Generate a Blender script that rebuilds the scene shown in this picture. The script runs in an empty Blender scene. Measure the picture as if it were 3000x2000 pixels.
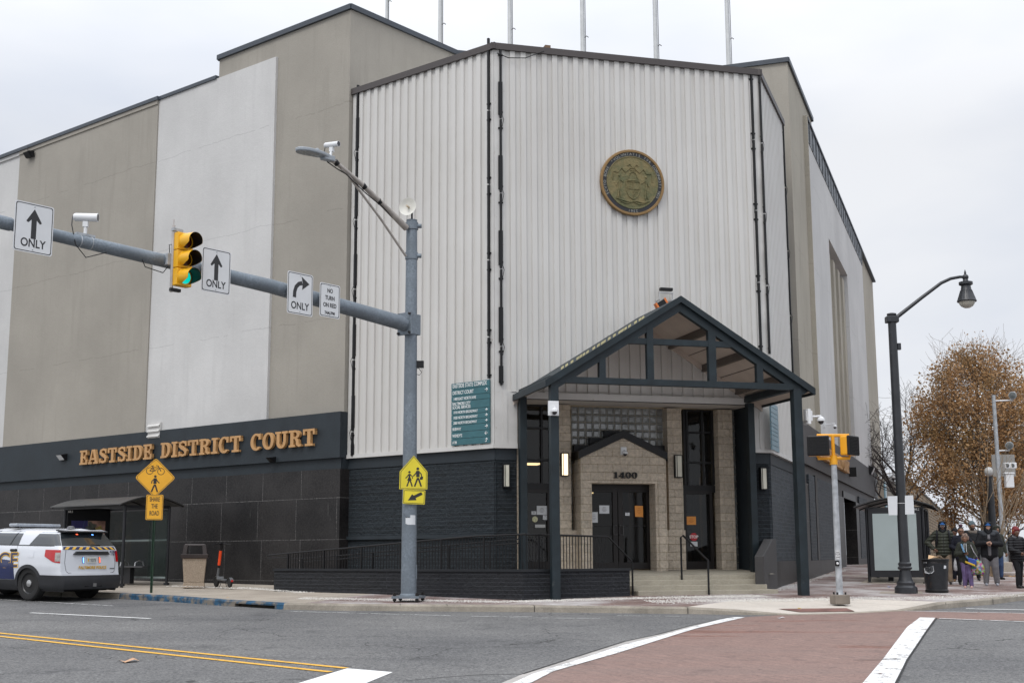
import bpy, bmesh, math, random
from mathutils import Vector, Matrix, noise
random.seed(7)
R = math.radians
S = bpy.context.scene
COL = S.collection
# ------------------------------------------------------------------ camera
CZ = .9504; FPX = 3791.; PITCH = R(9.36); ROLL = R(-.24)
cd = bpy.data.cameras.new('camera'); cam = bpy.data.objects.new('camera', cd); COL.objects.link(cam)
CM = Matrix.Rotation(math.pi/2+PITCH, 3, 'X') @ Matrix.Rotation(ROLL, 3, 'Z')
cam.matrix_world = Matrix.Translation((0, 0, CZ)) @ CM.to_4x4()
cd.sensor_width = 36; cd.lens = FPX/3000*36; cd.clip_end = 3000; cd.clip_start = .1
S.camera = cam
# ------------------------------------------------------------------ world: overcast sky
W_ = bpy.data.worlds.new('World'); S.world = W_; W_.use_nodes = True
nt = W_.node_tree; nt.nodes.clear()
def wn(t, **k):
    n = nt.nodes.new(t)
    for a, b in k.items(): setattr(n, a, b)
    return n
SUN_EL, SUN_AZ = R(52), R(205)
sky = wn('ShaderNodeTexSky', sky_type='NISHITA'); sky.sun_disc = False
sky.sun_elevation = SUN_EL; sky.sun_rotation = SUN_AZ; sky.dust_density = 5
tc = wn('ShaderNodeTexCoord')
sep = wn('ShaderNodeSeparateXYZ'); nt.links.new(tc.outputs['Generated'], sep.inputs[0])
mp = wn('ShaderNodeMapping'); mp.inputs['Scale'].default_value = (1.1, 1.1, 3.0); nt.links.new(tc.outputs['Generated'], mp.inputs[0])
nz = wn('ShaderNodeTexNoise'); nz.inputs['Scale'].default_value = 2.1; nz.inputs['Detail'].default_value = 5; nz.inputs['Roughness'].default_value = .45
nt.links.new(mp.outputs[0], nz.inputs['Vector'])
cr = wn('ShaderNodeValToRGB')
cr.color_ramp.elements[0].position = .38; cr.color_ramp.elements[0].color = (.685, .73, .82, 1)
cr.color_ramp.elements[1].position = .60; cr.color_ramp.elements[1].color = (.87, .885, .92, 1)
nt.links.new(nz.outputs[0], cr.inputs[0])
g1 = wn('ShaderNodeMapRange'); g1.inputs['From Min'].default_value = .30; g1.inputs['From Max'].default_value = 1
g1.inputs['To Min'].default_value = 10.0; g1.inputs['To Max'].default_value = 26.
nt.links.new(sep.outputs[2], g1.inputs[0])
mul = wn('ShaderNodeVectorMath', operation='SCALE'); nt.links.new(cr.outputs[0], mul.inputs[0]); nt.links.new(g1.outputs[0], mul.inputs['Scale'])
mx = wn('ShaderNodeMixRGB'); mx.inputs[0].default_value = .93
nt.links.new(sky.outputs[0], mx.inputs[1]); nt.links.new(mul.outputs[0], mx.inputs[2])
bg = wn('ShaderNodeBackground'); bg.inputs['Strength'].default_value = .1; nt.links.new(mx.outputs[0], bg.inputs[0])
wo = wn('ShaderNodeOutputWorld'); nt.links.new(bg.outputs[0], wo.inputs[0])
# ------------------------------------------------------------------ sun through the cloud
sd = bpy.data.lights.new('sun', 'SUN'); sd.energy = 1.1; sd.angle = R(22); sd.color = (1, .97, .92)
so = bpy.data.objects.new('sun', sd); COL.objects.link(so)
sv = Vector((math.sin(SUN_AZ)*math.cos(SUN_EL), math.cos(SUN_AZ)*math.cos(SUN_EL), math.sin(SUN_EL)))
so.rotation_euler = sv.to_track_quat('Z', 'Y').to_euler()
S.view_settings.view_transform = 'Standard'; S.view_settings.look = 'None'; S.view_settings.gamma = 1
S.view_settings.exposure = 0.06
S.cycles.max_bounces = 6; S.cycles.transparent_max_bounces = 12

# ------------------------------------------------------------------ measuring helpers: bearings read off the photograph
def dirv(a): a = R(a); return Vector((math.sin(a), math.cos(a), 0))
GX, GY, GC, YF = -.0041, .0281, -.8413, 50.
def zg(x, y): return GX*max(-60, min(60, x)) + GY*min(y, YF) + GC
CP = Vector((0, 0, CZ))
def ray(px, py): return (CM @ Vector(((px-1500)/FPX, -(py-1000)/FPX, -1))).normalized()
def G(px, py, off=0):
    r = ray(px, py); t = (GC+off-CZ)/(r.z-GX*r.x-GY*r.y); p = CP+r*t
    if p.y > YF or t < 0:
        p = CP+r*((zg(10, YF)+off-CZ)/r.z)
    return p
def Wp(px, py, o, d):
    n = Vector((d.y, -d.x, 0)); r = ray(px, py); return CP+r*(n.dot(Vector(o)-CP)/n.dot(r))
def AtY(px, py, y): r = ray(px, py); return CP+r*(y/r.y)
class Frame:
    """u runs along the wall, d stands out of it towards the street, z is up"""
    def __init__(s, o, d, flip=1):
        s.o = Vector((o[0], o[1], 0)); s.d = d; s.n = Vector((d.y, -d.x, 0))*flip
    def P(s, u, d, z): return s.o+s.d*u+s.n*d+Vector((0, 0, z))
    def pick(s, px, py, d=0):
        q = Wp(px, py, s.o+s.n*d, s.d); return (q-s.o).dot(s.d), q.z
def K(ox, oy, sc): return lambda x, y: (ox+x/sc, oy+y/sc)

# ------------------------------------------------------------------ materials
MATS = {}
def newmat(name):
    m = bpy.data.materials.new(name); m.use_nodes = True; m.node_tree.nodes.clear(); MATS[name] = m; return m, m.node_tree
class NT:
    def __init__(s, t): s.t = t
    def n(s, ty, ins=None, **k):
        nd = s.t.nodes.new('ShaderNode'+ty)
        for a, b in k.items(): setattr(nd, a, b)
        for a, b in (ins or {}).items():
            if isinstance(b, bpy.types.NodeSocket): s.t.links.new(b, nd.inputs[a])
            else: nd.inputs[a].default_value = b
        return nd
    def noise(s, vec, scale, detail=4, rough=.55):
        return s.n('TexNoise', {'Vector': vec, 'Scale': scale, 'Detail': detail, 'Roughness': rough}).outputs[0]
    def ramp(s, v, a, b, ca=(0, 0, 0, 1), cb=(1, 1, 1, 1)):
        r = s.n('ValToRGB', {0: v}); e = r.color_ramp.elements
        e[0].position = a; e[1].position = b; e[0].color = ca; e[1].color = cb; return r.outputs[0]
    def mix(s, f, a, b, bt='MIX'):
        return s.n('MixRGB', {0: f, 1: a, 2: b}, blend_type=bt).outputs[0]
    def math(s, op, a, b=0): return s.n('Math', {0: a, 1: b}, operation=op).outputs[0]
    def out(s, col, rough=.6, metal=0, bump=None, bs=.3, bd=.02, spec=.5, emis=None, es=0, coat=0, alpha=None, trans=0):
        ins = {'Base Color': col, 'Roughness': rough, 'Metallic': metal, 'Specular IOR Level': spec, 'Coat Weight': coat}
        if bump is not None:
            ins['Normal'] = s.n('Bump', {'Height': bump, 'Strength': bs, 'Distance': bd}).outputs[0]
        if emis is not None: ins['Emission Color'] = emis; ins['Emission Strength'] = es
        if alpha is not None: ins['Alpha'] = alpha
        if trans: ins['Transmission Weight'] = trans
        b = s.n('BsdfPrincipled', ins); s.n('OutputMaterial', {0: b.outputs[0]}); return b
def c4(c): return (c[0], c[1], c[2], 1)
def pos(t, d=None, o=(0, 0, 0), sc=(1, 1, 1)):
    g = t.n('NewGeometry').outputs['Position']
    if d is None: return g
    u = t.n('VectorMath', {0: g, 1: d}, operation='DOT_PRODUCT').outputs['Value']
    z = t.n('SeparateXYZ', {0: g}).outputs[2]
    return t.n('CombineXYZ', {0: t.math('ADD', u, 50), 1: t.math('ADD', z, 5)}).outputs[0]
def simple(name, col, rough=.6, metal=0, var=.12, scale=3., bump=.0, bscale=60, spec=.5, coat=0, dirt=None, bd=.01, emis=None, es=0):
    m, tr = newmat(name); t = NT(tr); p = pos(t)
    n1 = t.noise(p, scale, 6)
    a = tuple(max(0, x*(1-var)) for x in col[:3]); b = tuple(min(1, x*(1+var)) for x in col[:3])
    c = t.ramp(n1, .3, .7, c4(a), c4(b))
    if dirt:
        f = t.ramp(t.noise(p, dirt[1], 8, .65), dirt[2], dirt[2]+.12)
        c = t.mix(f, c, c4(dirt[0]))
    rr = t.math('ADD', t.math('MULTIPLY', n1, .15), rough-.075)
    t.out(c, rr, metal, t.noise(p, bscale, 3) if bump else None, bump, bd, spec, c4(emis) if emis else None, es, coat)
    return m
def stucco(name, col, d, streak=.10):
    m, tr = newmat(name); t = NT(tr); p = pos(t)
    vs = t.n('Mapping', {0: p, 'Scale': (1.6, 1.6, .16)}).outputs[0]
    big = t.noise(p, .35, 5, .6); st = t.noise(vs, 2.2, 6, .6); fine = t.noise(p, 26, 5, .7); pits = t.noise(p, 7, 6, .7)
    c = t.ramp(big, .32, .7, c4([x*.90 for x in col]), c4([x*1.08 for x in col]))
    c = t.mix(t.ramp(st, .52, .75), c, c4([x*(1-streak) for x in col]))
    c = t.mix(t.ramp(fine, .25, .75, (.93, .93, .93, 1), (1.05, 1.05, 1.05, 1)), c, c, 'MIX')
    c = t.mix(.8, c, t.ramp(fine, .2, .8, (.86, .86, .86, 1), (1, 1, 1, 1)), 'MULTIPLY')
    # hairline cracks: where a warped coordinate crosses zero
    u = t.n('VectorMath', {0: p, 1: tuple(d)}, operation='DOT_PRODUCT').outputs['Value']
    z = t.n('SeparateXYZ', {0: p}).outputs[2]
    lift = t.math('ADD', z, t.math('MULTIPLY', t.noise(p, .5, 7, .72), .42))
    fr = t.math('ABSOLUTE', t.math('SUBTRACT', t.math('FRACT', t.math('DIVIDE', lift, 3.05)), .5))
    crack = t.math('MULTIPLY', t.math('LESS_THAN', fr, .0042), t.math('GREATER_THAN', t.noise(p, .7, 2), .47))
    dr = t.noise(t.n('Mapping', {0: p, 'Scale': (5, 5, .18)}).outputs[0], 2.2, 5, .7); c = t.mix(t.math('MULTIPLY', t.ramp(dr, .62, .76), .25), c, c4([x*.62 for x in col]))
    c = t.mix(t.math('MULTIPLY', crack, .30), c, c4([x*.45 for x in col]))
    h = t.math('ADD', t.math('MULTIPLY', pits, 1.0), t.math('MULTIPLY', fine, .6))
    t.out(c, .9, 0, h, .35, .02, .25); return m
def brickwall(name, d, col, mortar_or_highlight, bw, bh, gap=.006, strong=1., spec=.4, rough=.7, nscale=(9, 22), var=.25, off=.5, groove=1.):  # joint colour; on dark split block it also holds the course highlights
    m, tr = newmat(name); t = NT(tr); v = pos(t, tuple(d)); p = pos(t)
    b = t.n('TexBrick', {'Vector': v, 'Color1': c4([x*(1-var) for x in col]), 'Color2': c4([x*(1+var) for x in col]), 'Mortar': c4(mortar_or_highlight),
        'Scale': 1, 'Mortar Size': gap, 'Brick Width': bw, 'Row Height': bh, 'Mortar Smooth': .1}, offset=off)
    rk = t.noise(p, nscale[0], 7, .68); fn = t.noise(p, nscale[1], 5, .7)
    c = t.mix(.75, b.outputs[0], t.ramp(rk, .28, .72, (.62, .62, .62, 1), (1.25, 1.25, 1.25, 1)), 'MULTIPLY')
    h = t.math('SUBTRACT', t.math('ADD', rk, t.math('MULTIPLY', fn, .5)), t.math('MULTIPLY', b.outputs[1], groove))
    t.out(c, rough, 0, h, min(1, .8*strong), .05*strong, spec); return m
def granite(name, d, ox, tw, th, oz=0):
    m, tr = newmat(name); t = NT(tr); p = pos(t)
    u = t.n('VectorMath', {0: p, 1: tuple(d)}, operation='DOT_PRODUCT').outputs['Value']
    z = t.n('SeparateXYZ', {0: p}).outputs[2]
    v = t.n('CombineXYZ', {0: t.math('ADD', u, 60+ox), 1: t.math('ADD', z, 10+oz)}).outputs[0]
    b = t.n('TexBrick', {'Vector': v, 'Color1': (.0095, .009, .0095, 1), 'Color2': (.017, .0155, .0155, 1), 'Mortar': (.11, .11, .11, 1), 'Scale': 1,
        'Mortar Size': .007, 'Brick Width': tw, 'Row Height': th, 'Mortar Smooth': 0}, offset=.12)
    sp = t.noise(p, 22, 3, .95); big = t.noise(p, .9, 6, .6); vs = t.n('Mapping', {0: p, 'Scale': (6, 6, .5)}).outputs[0]
    c = t.mix(1, b.outputs[0], t.ramp(sp, .42, .64, (.35, .35, .35, 1), (2.2, 2.12, 2.05, 1)), 'MULTIPLY')
    c = t.mix(t.math('MULTIPLY', t.ramp(big, .42, .72), .55), c, (.038, .035, .034, 1))
    c = t.mix(t.math('MULTIPLY', t.ramp(t.noise(vs, 2.4, 3), .70, .73), .35), c, (.16, .16, .15, 1))
    h = t.math('SUBTRACT', t.math('MULTIPLY', sp, .25), b.outputs[1])
    t.out(c, .42, 0, h, .35, .01, .28); return m

# ------------------------------------------------------------------ mesh builder
class MB:
    def __init__(s): s.v = []; s.f = []; s.m = []; s.cur = 0
    def mat(s, i): s.cur = i; return s
    def add(s, vs, fs):
        k = len(s.v); s.v += [Vector(x) for x in vs]; s.f += [tuple(i+k for i in f) for f in fs]; s.m += [s.cur]*len(fs); return s
    def quad(s, *p): return s.add(p, [tuple(range(len(p)))])
    def prism(s, pts, vec):
        n = len(pts); a = [Vector(p) for p in pts]; b = [p+Vector(vec) for p in a]
        fs = [tuple(range(n))[::-1], tuple(range(n, 2*n))]+[(i, (i+1) % n, n+(i+1) % n, n+i) for i in range(n)]
        return s.add(a+b, fs)
    def box(s, c, x, y, z):
        """centre c, full-size edge vectors x, y, z"""
        c, x, y, z = Vector(c), Vector(x)/2, Vector(y)/2, Vector(z)/2
        v = [c+x*i+y*j+z*k for i in (-1, 1) for j in (-1, 1) for k in (-1, 1)]
        return s.add(v, [(0, 1, 3, 2), (4, 6, 7, 5), (0, 4, 5, 1), (2, 3, 7, 6), (0, 2, 6, 4), (1, 5, 7, 3)])
    def fb(s, F, u0, u1, d0, d1, z0, z1):
        q = [F.P(u, d, z) for u in (u0, u1) for d in (d0, d1) for z in (z0, z1)]
        return s.add(q, [(0, 1, 3, 2), (4, 6, 7, 5), (0, 4, 5, 1), (2, 3, 7, 6), (0, 2, 6, 4), (1, 5, 7, 3)])
    def tube(s, pts, r, n=10, cap=True, up=None):
        pts = [Vector(p) for p in pts]; rs = r if isinstance(r, (list, tuple)) else [r]*len(pts)
        rings = []; prev = None
        for i, p in enumerate(pts):
            d = (pts[min(i+1, len(pts)-1)]-pts[max(i-1, 0)]).normalized()
            if prev is None:
                a = Vector(up) if up else (Vector((0, 0, 1)) if abs(d.z) < .9 else Vector((1, 0, 0)))
                x = d.cross(a).normalized()
            else: x = (prev-d*prev.dot(d)).normalized()
            prev = x; y = d.cross(x)
            rings.append([p+(x*math.cos(2*math.pi*k/n)+y*math.sin(2*math.pi*k/n))*rs[i] for k in range(n)])
        vs = [v for g in rings for v in g]; fs = []
        for i in range(len(rings)-1):
            for k in range(n): fs.append((i*n+k, i*n+(k+1) % n, (i+1)*n+(k+1) % n, (i+1)*n+k))
        if cap: fs += [tuple(range(n))[::-1], tuple(range((len(rings)-1)*n, len(rings)*n))]
        return s.add(vs, fs)
    def lathe(s, c, prof, n=20, ax=(0, 0, 1), xa=None, sx=1, sy=1):
        c = Vector(c); ax = Vector(ax).normalized(); x = Vector(xa).normalized() if xa else ax.orthogonal().normalized(); y = ax.cross(x)
        vs = []; fs = []
        for r, h in prof: vs += [c+ax*h+(x*math.cos(2*math.pi*k/n)*sx+y*math.sin(2*math.pi*k/n)*sy)*r for k in range(n)]
        for i in range(len(prof)-1):
            for k in range(n): fs.append((i*n+k, i*n+(k+1) % n, (i+1)*n+(k+1) % n, (i+1)*n+k))
        if prof[0][0] > 1e-4: fs.append(tuple(range(n))[::-1])
        if prof[-1][0] > 1e-4: fs.append(tuple(range((len(prof)-1)*n, len(prof)*n)))
        return s.add(vs, fs)
    def ball(s, c, r, n=12, m=8, sx=1, sy=1, sz=1):
        prof = [(math.sin(math.pi*i/m)*r+(1e-5 if i in (0, m) else 0), -math.cos(math.pi*i/m)*r*sz) for i in range(m+1)]
        return s.lathe(c, prof, n, xa=(1, 0, 0), sx=sx, sy=sy)
    def grid(s, f, nu, nv):
        vs = [f(i/nu, j/nv) for i in range(nu+1) for j in range(nv+1)]
        return s.add(vs, [(i*(nv+1)+j, (i+1)*(nv+1)+j, (i+1)*(nv+1)+j+1, i*(nv+1)+j+1) for i in range(nu) for j in range(nv)])
    def build(s, name, mats, parent=None, smooth=False, bevel=0, loc=None, fix=True):
        me = bpy.data.meshes.new(name)
        base = Vector(loc) if loc is not None else (parent['_b'] if parent is not None and '_b' in parent else Vector((0, 0, 0)))
        base = Vector(base)
        me.from_pydata([tuple(v-base) for v in s.v], [], s.f)
        for m in (mats if isinstance(mats, (list, tuple)) else [mats]): me.materials.append(m)
        me.polygons.foreach_set('material_index', s.m)
        if fix:
            bm = bmesh.new(); bm.from_mesh(me); bmesh.ops.remove_doubles(bm, verts=bm.verts, dist=1e-6) if smooth else None
            bmesh.ops.recalc_face_normals(bm, faces=bm.faces); bm.to_mesh(me); bm.free()
        if smooth:
            me.polygons.foreach_set('use_smooth', [True]*len(me.polygons)); me.set_sharp_from_angle(angle=R(38 if smooth is True else smooth))
        ob = bpy.data.objects.new(name, me); COL.objects.link(ob)
        if parent is not None:
            ob.parent = parent
            if loc is not None: ob.location = Vector(loc)-Vector(parent['_b'])
        elif loc is not None: ob.location = loc
        ob['_b'] = tuple(base)
        if bevel:
            bv = ob.modifiers.new('bevel', 'BEVEL'); bv.width = bevel; bv.segments = 2; bv.limit_method = 'ANGLE'; bv.angle_limit = R(40)
        return ob
def thing(name, loc, label, cat, group=None):
    o = bpy.data.objects.new(name, None); COL.objects.link(o); o.location = loc; o.empty_display_size = .2
    o['_b'] = tuple(loc); return tag(o, label, cat, group)
def tag(o, label=None, cat=None, group=None, kind=None):
    for k, v in (('label', label), ('category', cat), ('group', group), ('kind', kind)):
        if v: o[k] = v
    return o
def text(s, c, x, y, n, size, mat, name, parent, width=1., ext=.002, align='CENTER', bold=0., space=1., loc=None):
    """text whose baseline middle is c, running along x with up y, standing off along n"""
    cu = bpy.data.curves.new(name, 'FONT'); cu.body = s; cu.size = size*1.36; cu.extrude = ext; cu.align_x = align; cu.offset = bold; cu.space_character = space
    tmp = bpy.data.objects.new('tmp', cu); COL.objects.link(tmp)
    me = bpy.data.meshes.new_from_object(tmp.evaluated_get(bpy.context.evaluated_depsgraph_get()))
    bpy.data.objects.remove(tmp); bpy.data.curves.remove(cu)
    x, y, n = Vector(x).normalized(), Vector(y).normalized(), Vector(n).normalized()
    base = Vector(parent['_b']) if parent is not None else Vector(loc or (0, 0, 0)); c = Vector(c)
    for v in me.vertices: v.co = c+x*(v.co.x*width)+y*v.co.y+n*v.co.z-base
    me.materials.clear(); me.materials.append(mat)
    ob = bpy.data.objects.new(name, me); COL.objects.link(ob); ob['_b'] = tuple(base)
    if parent is not None: ob.parent = parent
    else: ob.location = base
    return ob
UP = Vector((0, 0, 1))
def copy_tree(o, parent=None):
    c = o.copy(); COL.objects.link(c)
    if parent is not None: c.parent = parent
    for ch in [k for k in COL.objects if k.parent == o]: copy_tree(ch, c)
    return c
# ================================================================== directions and frames of the building
dL, dR, dF = dirv(-50.55), dirv(19.9), dirv(74.9)
b0 = Vector((-6.290, 34.509, 0))*1.05
fc = Wp(997.4, 1204.1, b0, dL); FLW = Frame(fc, dL, 1)
if FLW.n.y > 0: FLW.n = -FLW.n
p0 = Wp(1022, 1207, fc, dirv(39.45))
v5 = Wp(1449.1, 1312.3, p0, dL)
v6 = Wp(2259, 1327.5, v5, dF)
def fr(o, d):
    f = Frame(o, d)
    if f.n.dot(Vector((0, 0, 0))-f.o) < 0: f.n = -f.n
    return f
FLW = fr(fc, dL); FL = fr(v5, dL); FF = fr(v5, dF); FR = fr(v6, dR)
cR = Vector((6.0905, 31.707, 0))*.97
FRW = fr(cR, dR)
# ================================================================== ground materials
def asphalt():
    m, tr = newmat('asphalt'); t = NT(tr); p = pos(t)
    sp = t.noise(p, 24, 3, .95); sp2 = t.noise(p, 9, 4, .8); big = t.noise(p, .28, 5, .6)
    wear = t.noise(t.n('Mapping', {0: p, 'Rotation': (0, 0, R(-10)), 'Scale': (.12, 1.1, 1)}).outputs[0], 1.2, 4)
    c = t.ramp(big, .3, .7, (.100, .101, .105, 1), (.165, .164, .163, 1))
    c = t.mix(t.math('MULTIPLY', t.ramp(wear, .5, .72), .35), c, (.07, .07, .073, 1))
    c = t.mix(1, c, t.ramp(sp, .36, .66, (.40, .40, .41, 1), (1.8, 1.78, 1.72, 1)), 'MULTIPLY')
    c = t.mix(.7, c, t.ramp(sp2, .3, .7, (.72, .72, .72, 1), (1.22, 1.22, 1.22, 1)), 'MULTIPLY')
    st = t.noise(p, .9, 8, .72); c = t.mix(t.math('MULTIPLY', t.ramp(st, .56, .68), .6), c, (.055, .055, .057, 1))
    v = t.n('TexVoronoi', {'Vector': t.n('VectorMath', {0: p, 1: t.n('VectorMath', {0: t.n('TexNoise', {'Vector': p, 'Scale': 1.3, 'Detail': 5}).outputs[1], 1: (.9, .9, .9)}, operation='MULTIPLY').outputs[0]}, operation='ADD').outputs[0], 'Scale': .24}, feature='DISTANCE_TO_EDGE').outputs[0]
    ck = t.math('MULTIPLY', t.math('LESS_THAN', v, .0028), t.math('GREATER_THAN', t.noise(p, .35, 2), .50)); c = t.mix(t.math('MULTIPLY', ck, .75), c, (.02, .02, .02, 1))
    pt_ = t.math('GREATER_THAN', t.noise(t.n('Mapping', {0: p, 'Rotation': (0, 0, R(39)), 'Scale': (.05, .25, 1)}).outputs[0], 1, 1), .58); c = t.mix(t.math('MULTIPLY', pt_, .25), c, (.10, .10, .102, 1))
    t.out(c, .82, 0, sp, .5, .012, .3); return m
def pavers(name, ang, c1, c2, mort, bw, bh, salt=0., stretch=1., rough=.75):
    m, tr = newmat(name); t = NT(tr); p = pos(t)
    v = t.n('Mapping', {0: p, 'Rotation': (0, 0, R(ang))}).outputs[0]
    b = t.n('TexBrick', {'Vector': v, 'Color1': c4(c1), 'Color2': c4(c2), 'Mortar': c4(mort), 'Scale': 1, 'Mortar Size': .006, 'Brick Width': bw, 'Row Height': bh, 'Bias': -.2})
    n1 = t.noise(p, 3.2, 8, .7); n2 = t.noise(p, 34, 5, .8); n3 = t.noise(p, .5, 6, .65)
    c = t.mix(.8, b.outputs[0], t.ramp(n1, .3, .7, (.72, .72, .72, 1), (1.25, 1.25, 1.25, 1)), 'MULTIPLY')
    c = t.mix(.6, c, t.ramp(n2, .3, .7, (.7, .7, .7, 1), (1.3, 1.3, 1.3, 1)), 'MULTIPLY')
    if salt:
        f = t.math('MULTIPLY', t.ramp(t.math('ADD', t.math('MULTIPLY', n3, .9), t.math('MULTIPLY', n2, .35)), .62-.1*salt, .86-.1*salt), .8)
        c = t.mix(f, c, (.62, .61, .60, 1))
        c = t.mix(t.math('MULTIPLY', t.ramp(t.noise(p, 75, 2, .9), .60, .66), .55*salt), c, (.75, .75, .73, 1))
    else:
        c = t.mix(t.math('MULTIPLY', t.ramp(n3, .5, .75), .35), c, c4([x*.6 for x in c1]))
    t.out(c, rough, 0, t.math('SUBTRACT', t.math('MULTIPLY', n2, .4), b.outputs[1]), .5, .01, .3); return m
def concrete(name, col, joint=1.5, ang=39.45, salt=.5, dark=.35):
    m, tr = newmat(name); t = NT(tr); p = pos(t)
    v = t.n('Mapping', {0: p, 'Rotation': (0, 0, R(ang))}).outputs[0]
    b = t.n('TexBrick', {'Vector': v, 'Color1': (1, 1, 1, 1), 'Color2': (.9, .9, .9, 1), 'Mortar': (.42, .4, .38, 1), 'Scale': 1, 'Mortar Size': .008, 'Brick Width': joint, 'Row Height': joint}, offset=0)
    n1 = t.noise(p, 1.1, 8, .7); n2 = t.noise(p, 40, 4, .85); n3 = t.noise(p, 6, 7, .75)
    c = t.ramp(n1, .3, .72, c4([x*(1-dark) for x in col]), c4(col))
    c = t.mix(1, c, b.outputs[0], 'MULTIPLY')
    c = t.mix(.7, c, t.ramp(n2, .3, .7, (.72, .72, .72, 1), (1.28, 1.28, 1.28, 1)), 'MULTIPLY')
    c = t.mix(t.math('MULTIPLY', t.ramp(n3, .6, .78), .4), c, c4([x*.45 for x in col]))
    if salt: c = t.mix(t.math('MULTIPLY', t.ramp(t.noise(p, 70, 2, .9), .61, .66), .5*salt), c, (.78, .78, .76, 1))
    t.out(c, .85, 0, t.math('ADD', t.math('MULTIPLY', n2, .6), n3), .35, .01, .25); return m
def paint(name, col, wear=.5, scale=7., thr=.60):
    m, tr = newmat(name); t = NT(tr); p = pos(t)
    n = t.math('ADD', t.math('MULTIPLY', t.noise(p, scale, 8, .75), .7), t.math('MULTIPLY', t.noise(p, 60, 3, .9), .3))
    f = t.ramp(n, thr, thr+.03)
    dirt = t.noise(p, 1.5, 6, .7)
    c = t.mix(t.math('MULTIPLY', t.ramp(dirt, .4, .7), .3), c4(col), c4([x*.6 for x in col]))
    b = t.n('BsdfPrincipled', {'Base Color': c, 'Roughness': .7}); tr_ = t.n('BsdfTransparent')
    mixs = t.n('MixShader', {0: t.math('MULTIPLY', f, 1 if wear else 0), 1: b.outputs[0], 2: tr_.outputs[0]})
    t.n('OutputMaterial', {0: mixs.outputs[0]}); return m
ASPH = asphalt()
BRICK_SW = pavers('brick_paving', 39, (.145, .088, .074), (.20, .128, .11), (.17, .14, .125), .21, .105, salt=.62)
BRICK_FAR = pavers('brick_paving_far', 39, (.15, .085, .07), (.20, .12, .10), (.14, .11, .10), .21, .105, salt=.25)
BRICK_XW = pavers('stamped_crosswalk', 66, (.265, .150, .127), (.30, .178, .152), (.205, .125, .108), .42, .21)
CONC = concrete('sidewalk_concrete', (.44, .385, .32))
CONC_L = concrete('ramp_concrete', (.60, .545, .48), 9, salt=1., dark=.2)
CURB = concrete('curb_concrete', (.42, .375, .31), 40, dark=.55)
WHITE_P = paint('road_paint_white', (.74, .74, .73), scale=5, thr=.545); WHITE_T = paint('road_paint_thin', (.62, .62, .61), thr=.51); YEL_P = paint('road_paint_yellow', (.72, .40, .05), scale=11, thr=.56)
BLUE_P = simple('curb_blue_paint', (.013, .062, .12), .8, var=.6, scale=7, bump=.6, dirt=((.16, .14, .115), 4.5, .46))
# ================================================================== road sheet (tilted plane, level beyond the crest)
RO = -.13
m = MB()
xs = [-300, -60, -30, -10, 0, 10, 30, 60, 300]; ys = [-60, 0, 20, 35, YF, 80, 200, 900]
vs = [Vector((x, y, zg(x, y)+RO)) for x in xs for y in ys]
m.add(vs, [(i*8+j, (i+1)*8+j, (i+1)*8+j+1, i*8+j+1) for i in range(8) for j in range(7)])
tag(m.build('road', ASPH), kind='structure')
# curb line: photo bearings of the top edge of the kerb, with kerb height left there (1 = full, 0 = flush)
curb_px = [(-500, 1714, 1), (0, 1722, 1), (351, 1737, 1), (491, 1744, 1), (655, 1756, 1), (832, 1766, 1), (1000, 1769, 1), (1200, 1770.5, 1), (1565, 1773, 1), (1800, 1775.5, 1), (2014, 1778, 1),
    (2160, 1786, .7), (2321, 1799, .08), (2480, 1795, .06), (2640, 1787, .08), (2700, 1776, .6), (2765, 1763.5, 1), (2906, 1752, 1), (3000, 1740, 1), (3120, 1722, 1), (3400, 1690, 1)]
H = .125
cp = []
for x, y, h in curb_px: p = G(x, y, -H*(1-h)); cp.append((Vector((p.x, p.y, 0)), h))
p_first = cp[0][0]+dL*60; cp = [(p_first, 1)]+cp
def gz(p, off=0): return Vector((p.x, p.y, zg(p.x, p.y)+off))
def inward(i):
    a = cp[max(i-1, 0)][0]; b = cp[min(i+1, len(cp)-1)][0]; t_ = (b-a).normalized(); n = Vector((-t_.y, t_.x, 0))
    return n if n.y > -.3 else n
segs = {'concrete': [], 'blue': []}
mk = {'c': MB(), 'b': MB()}
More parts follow.
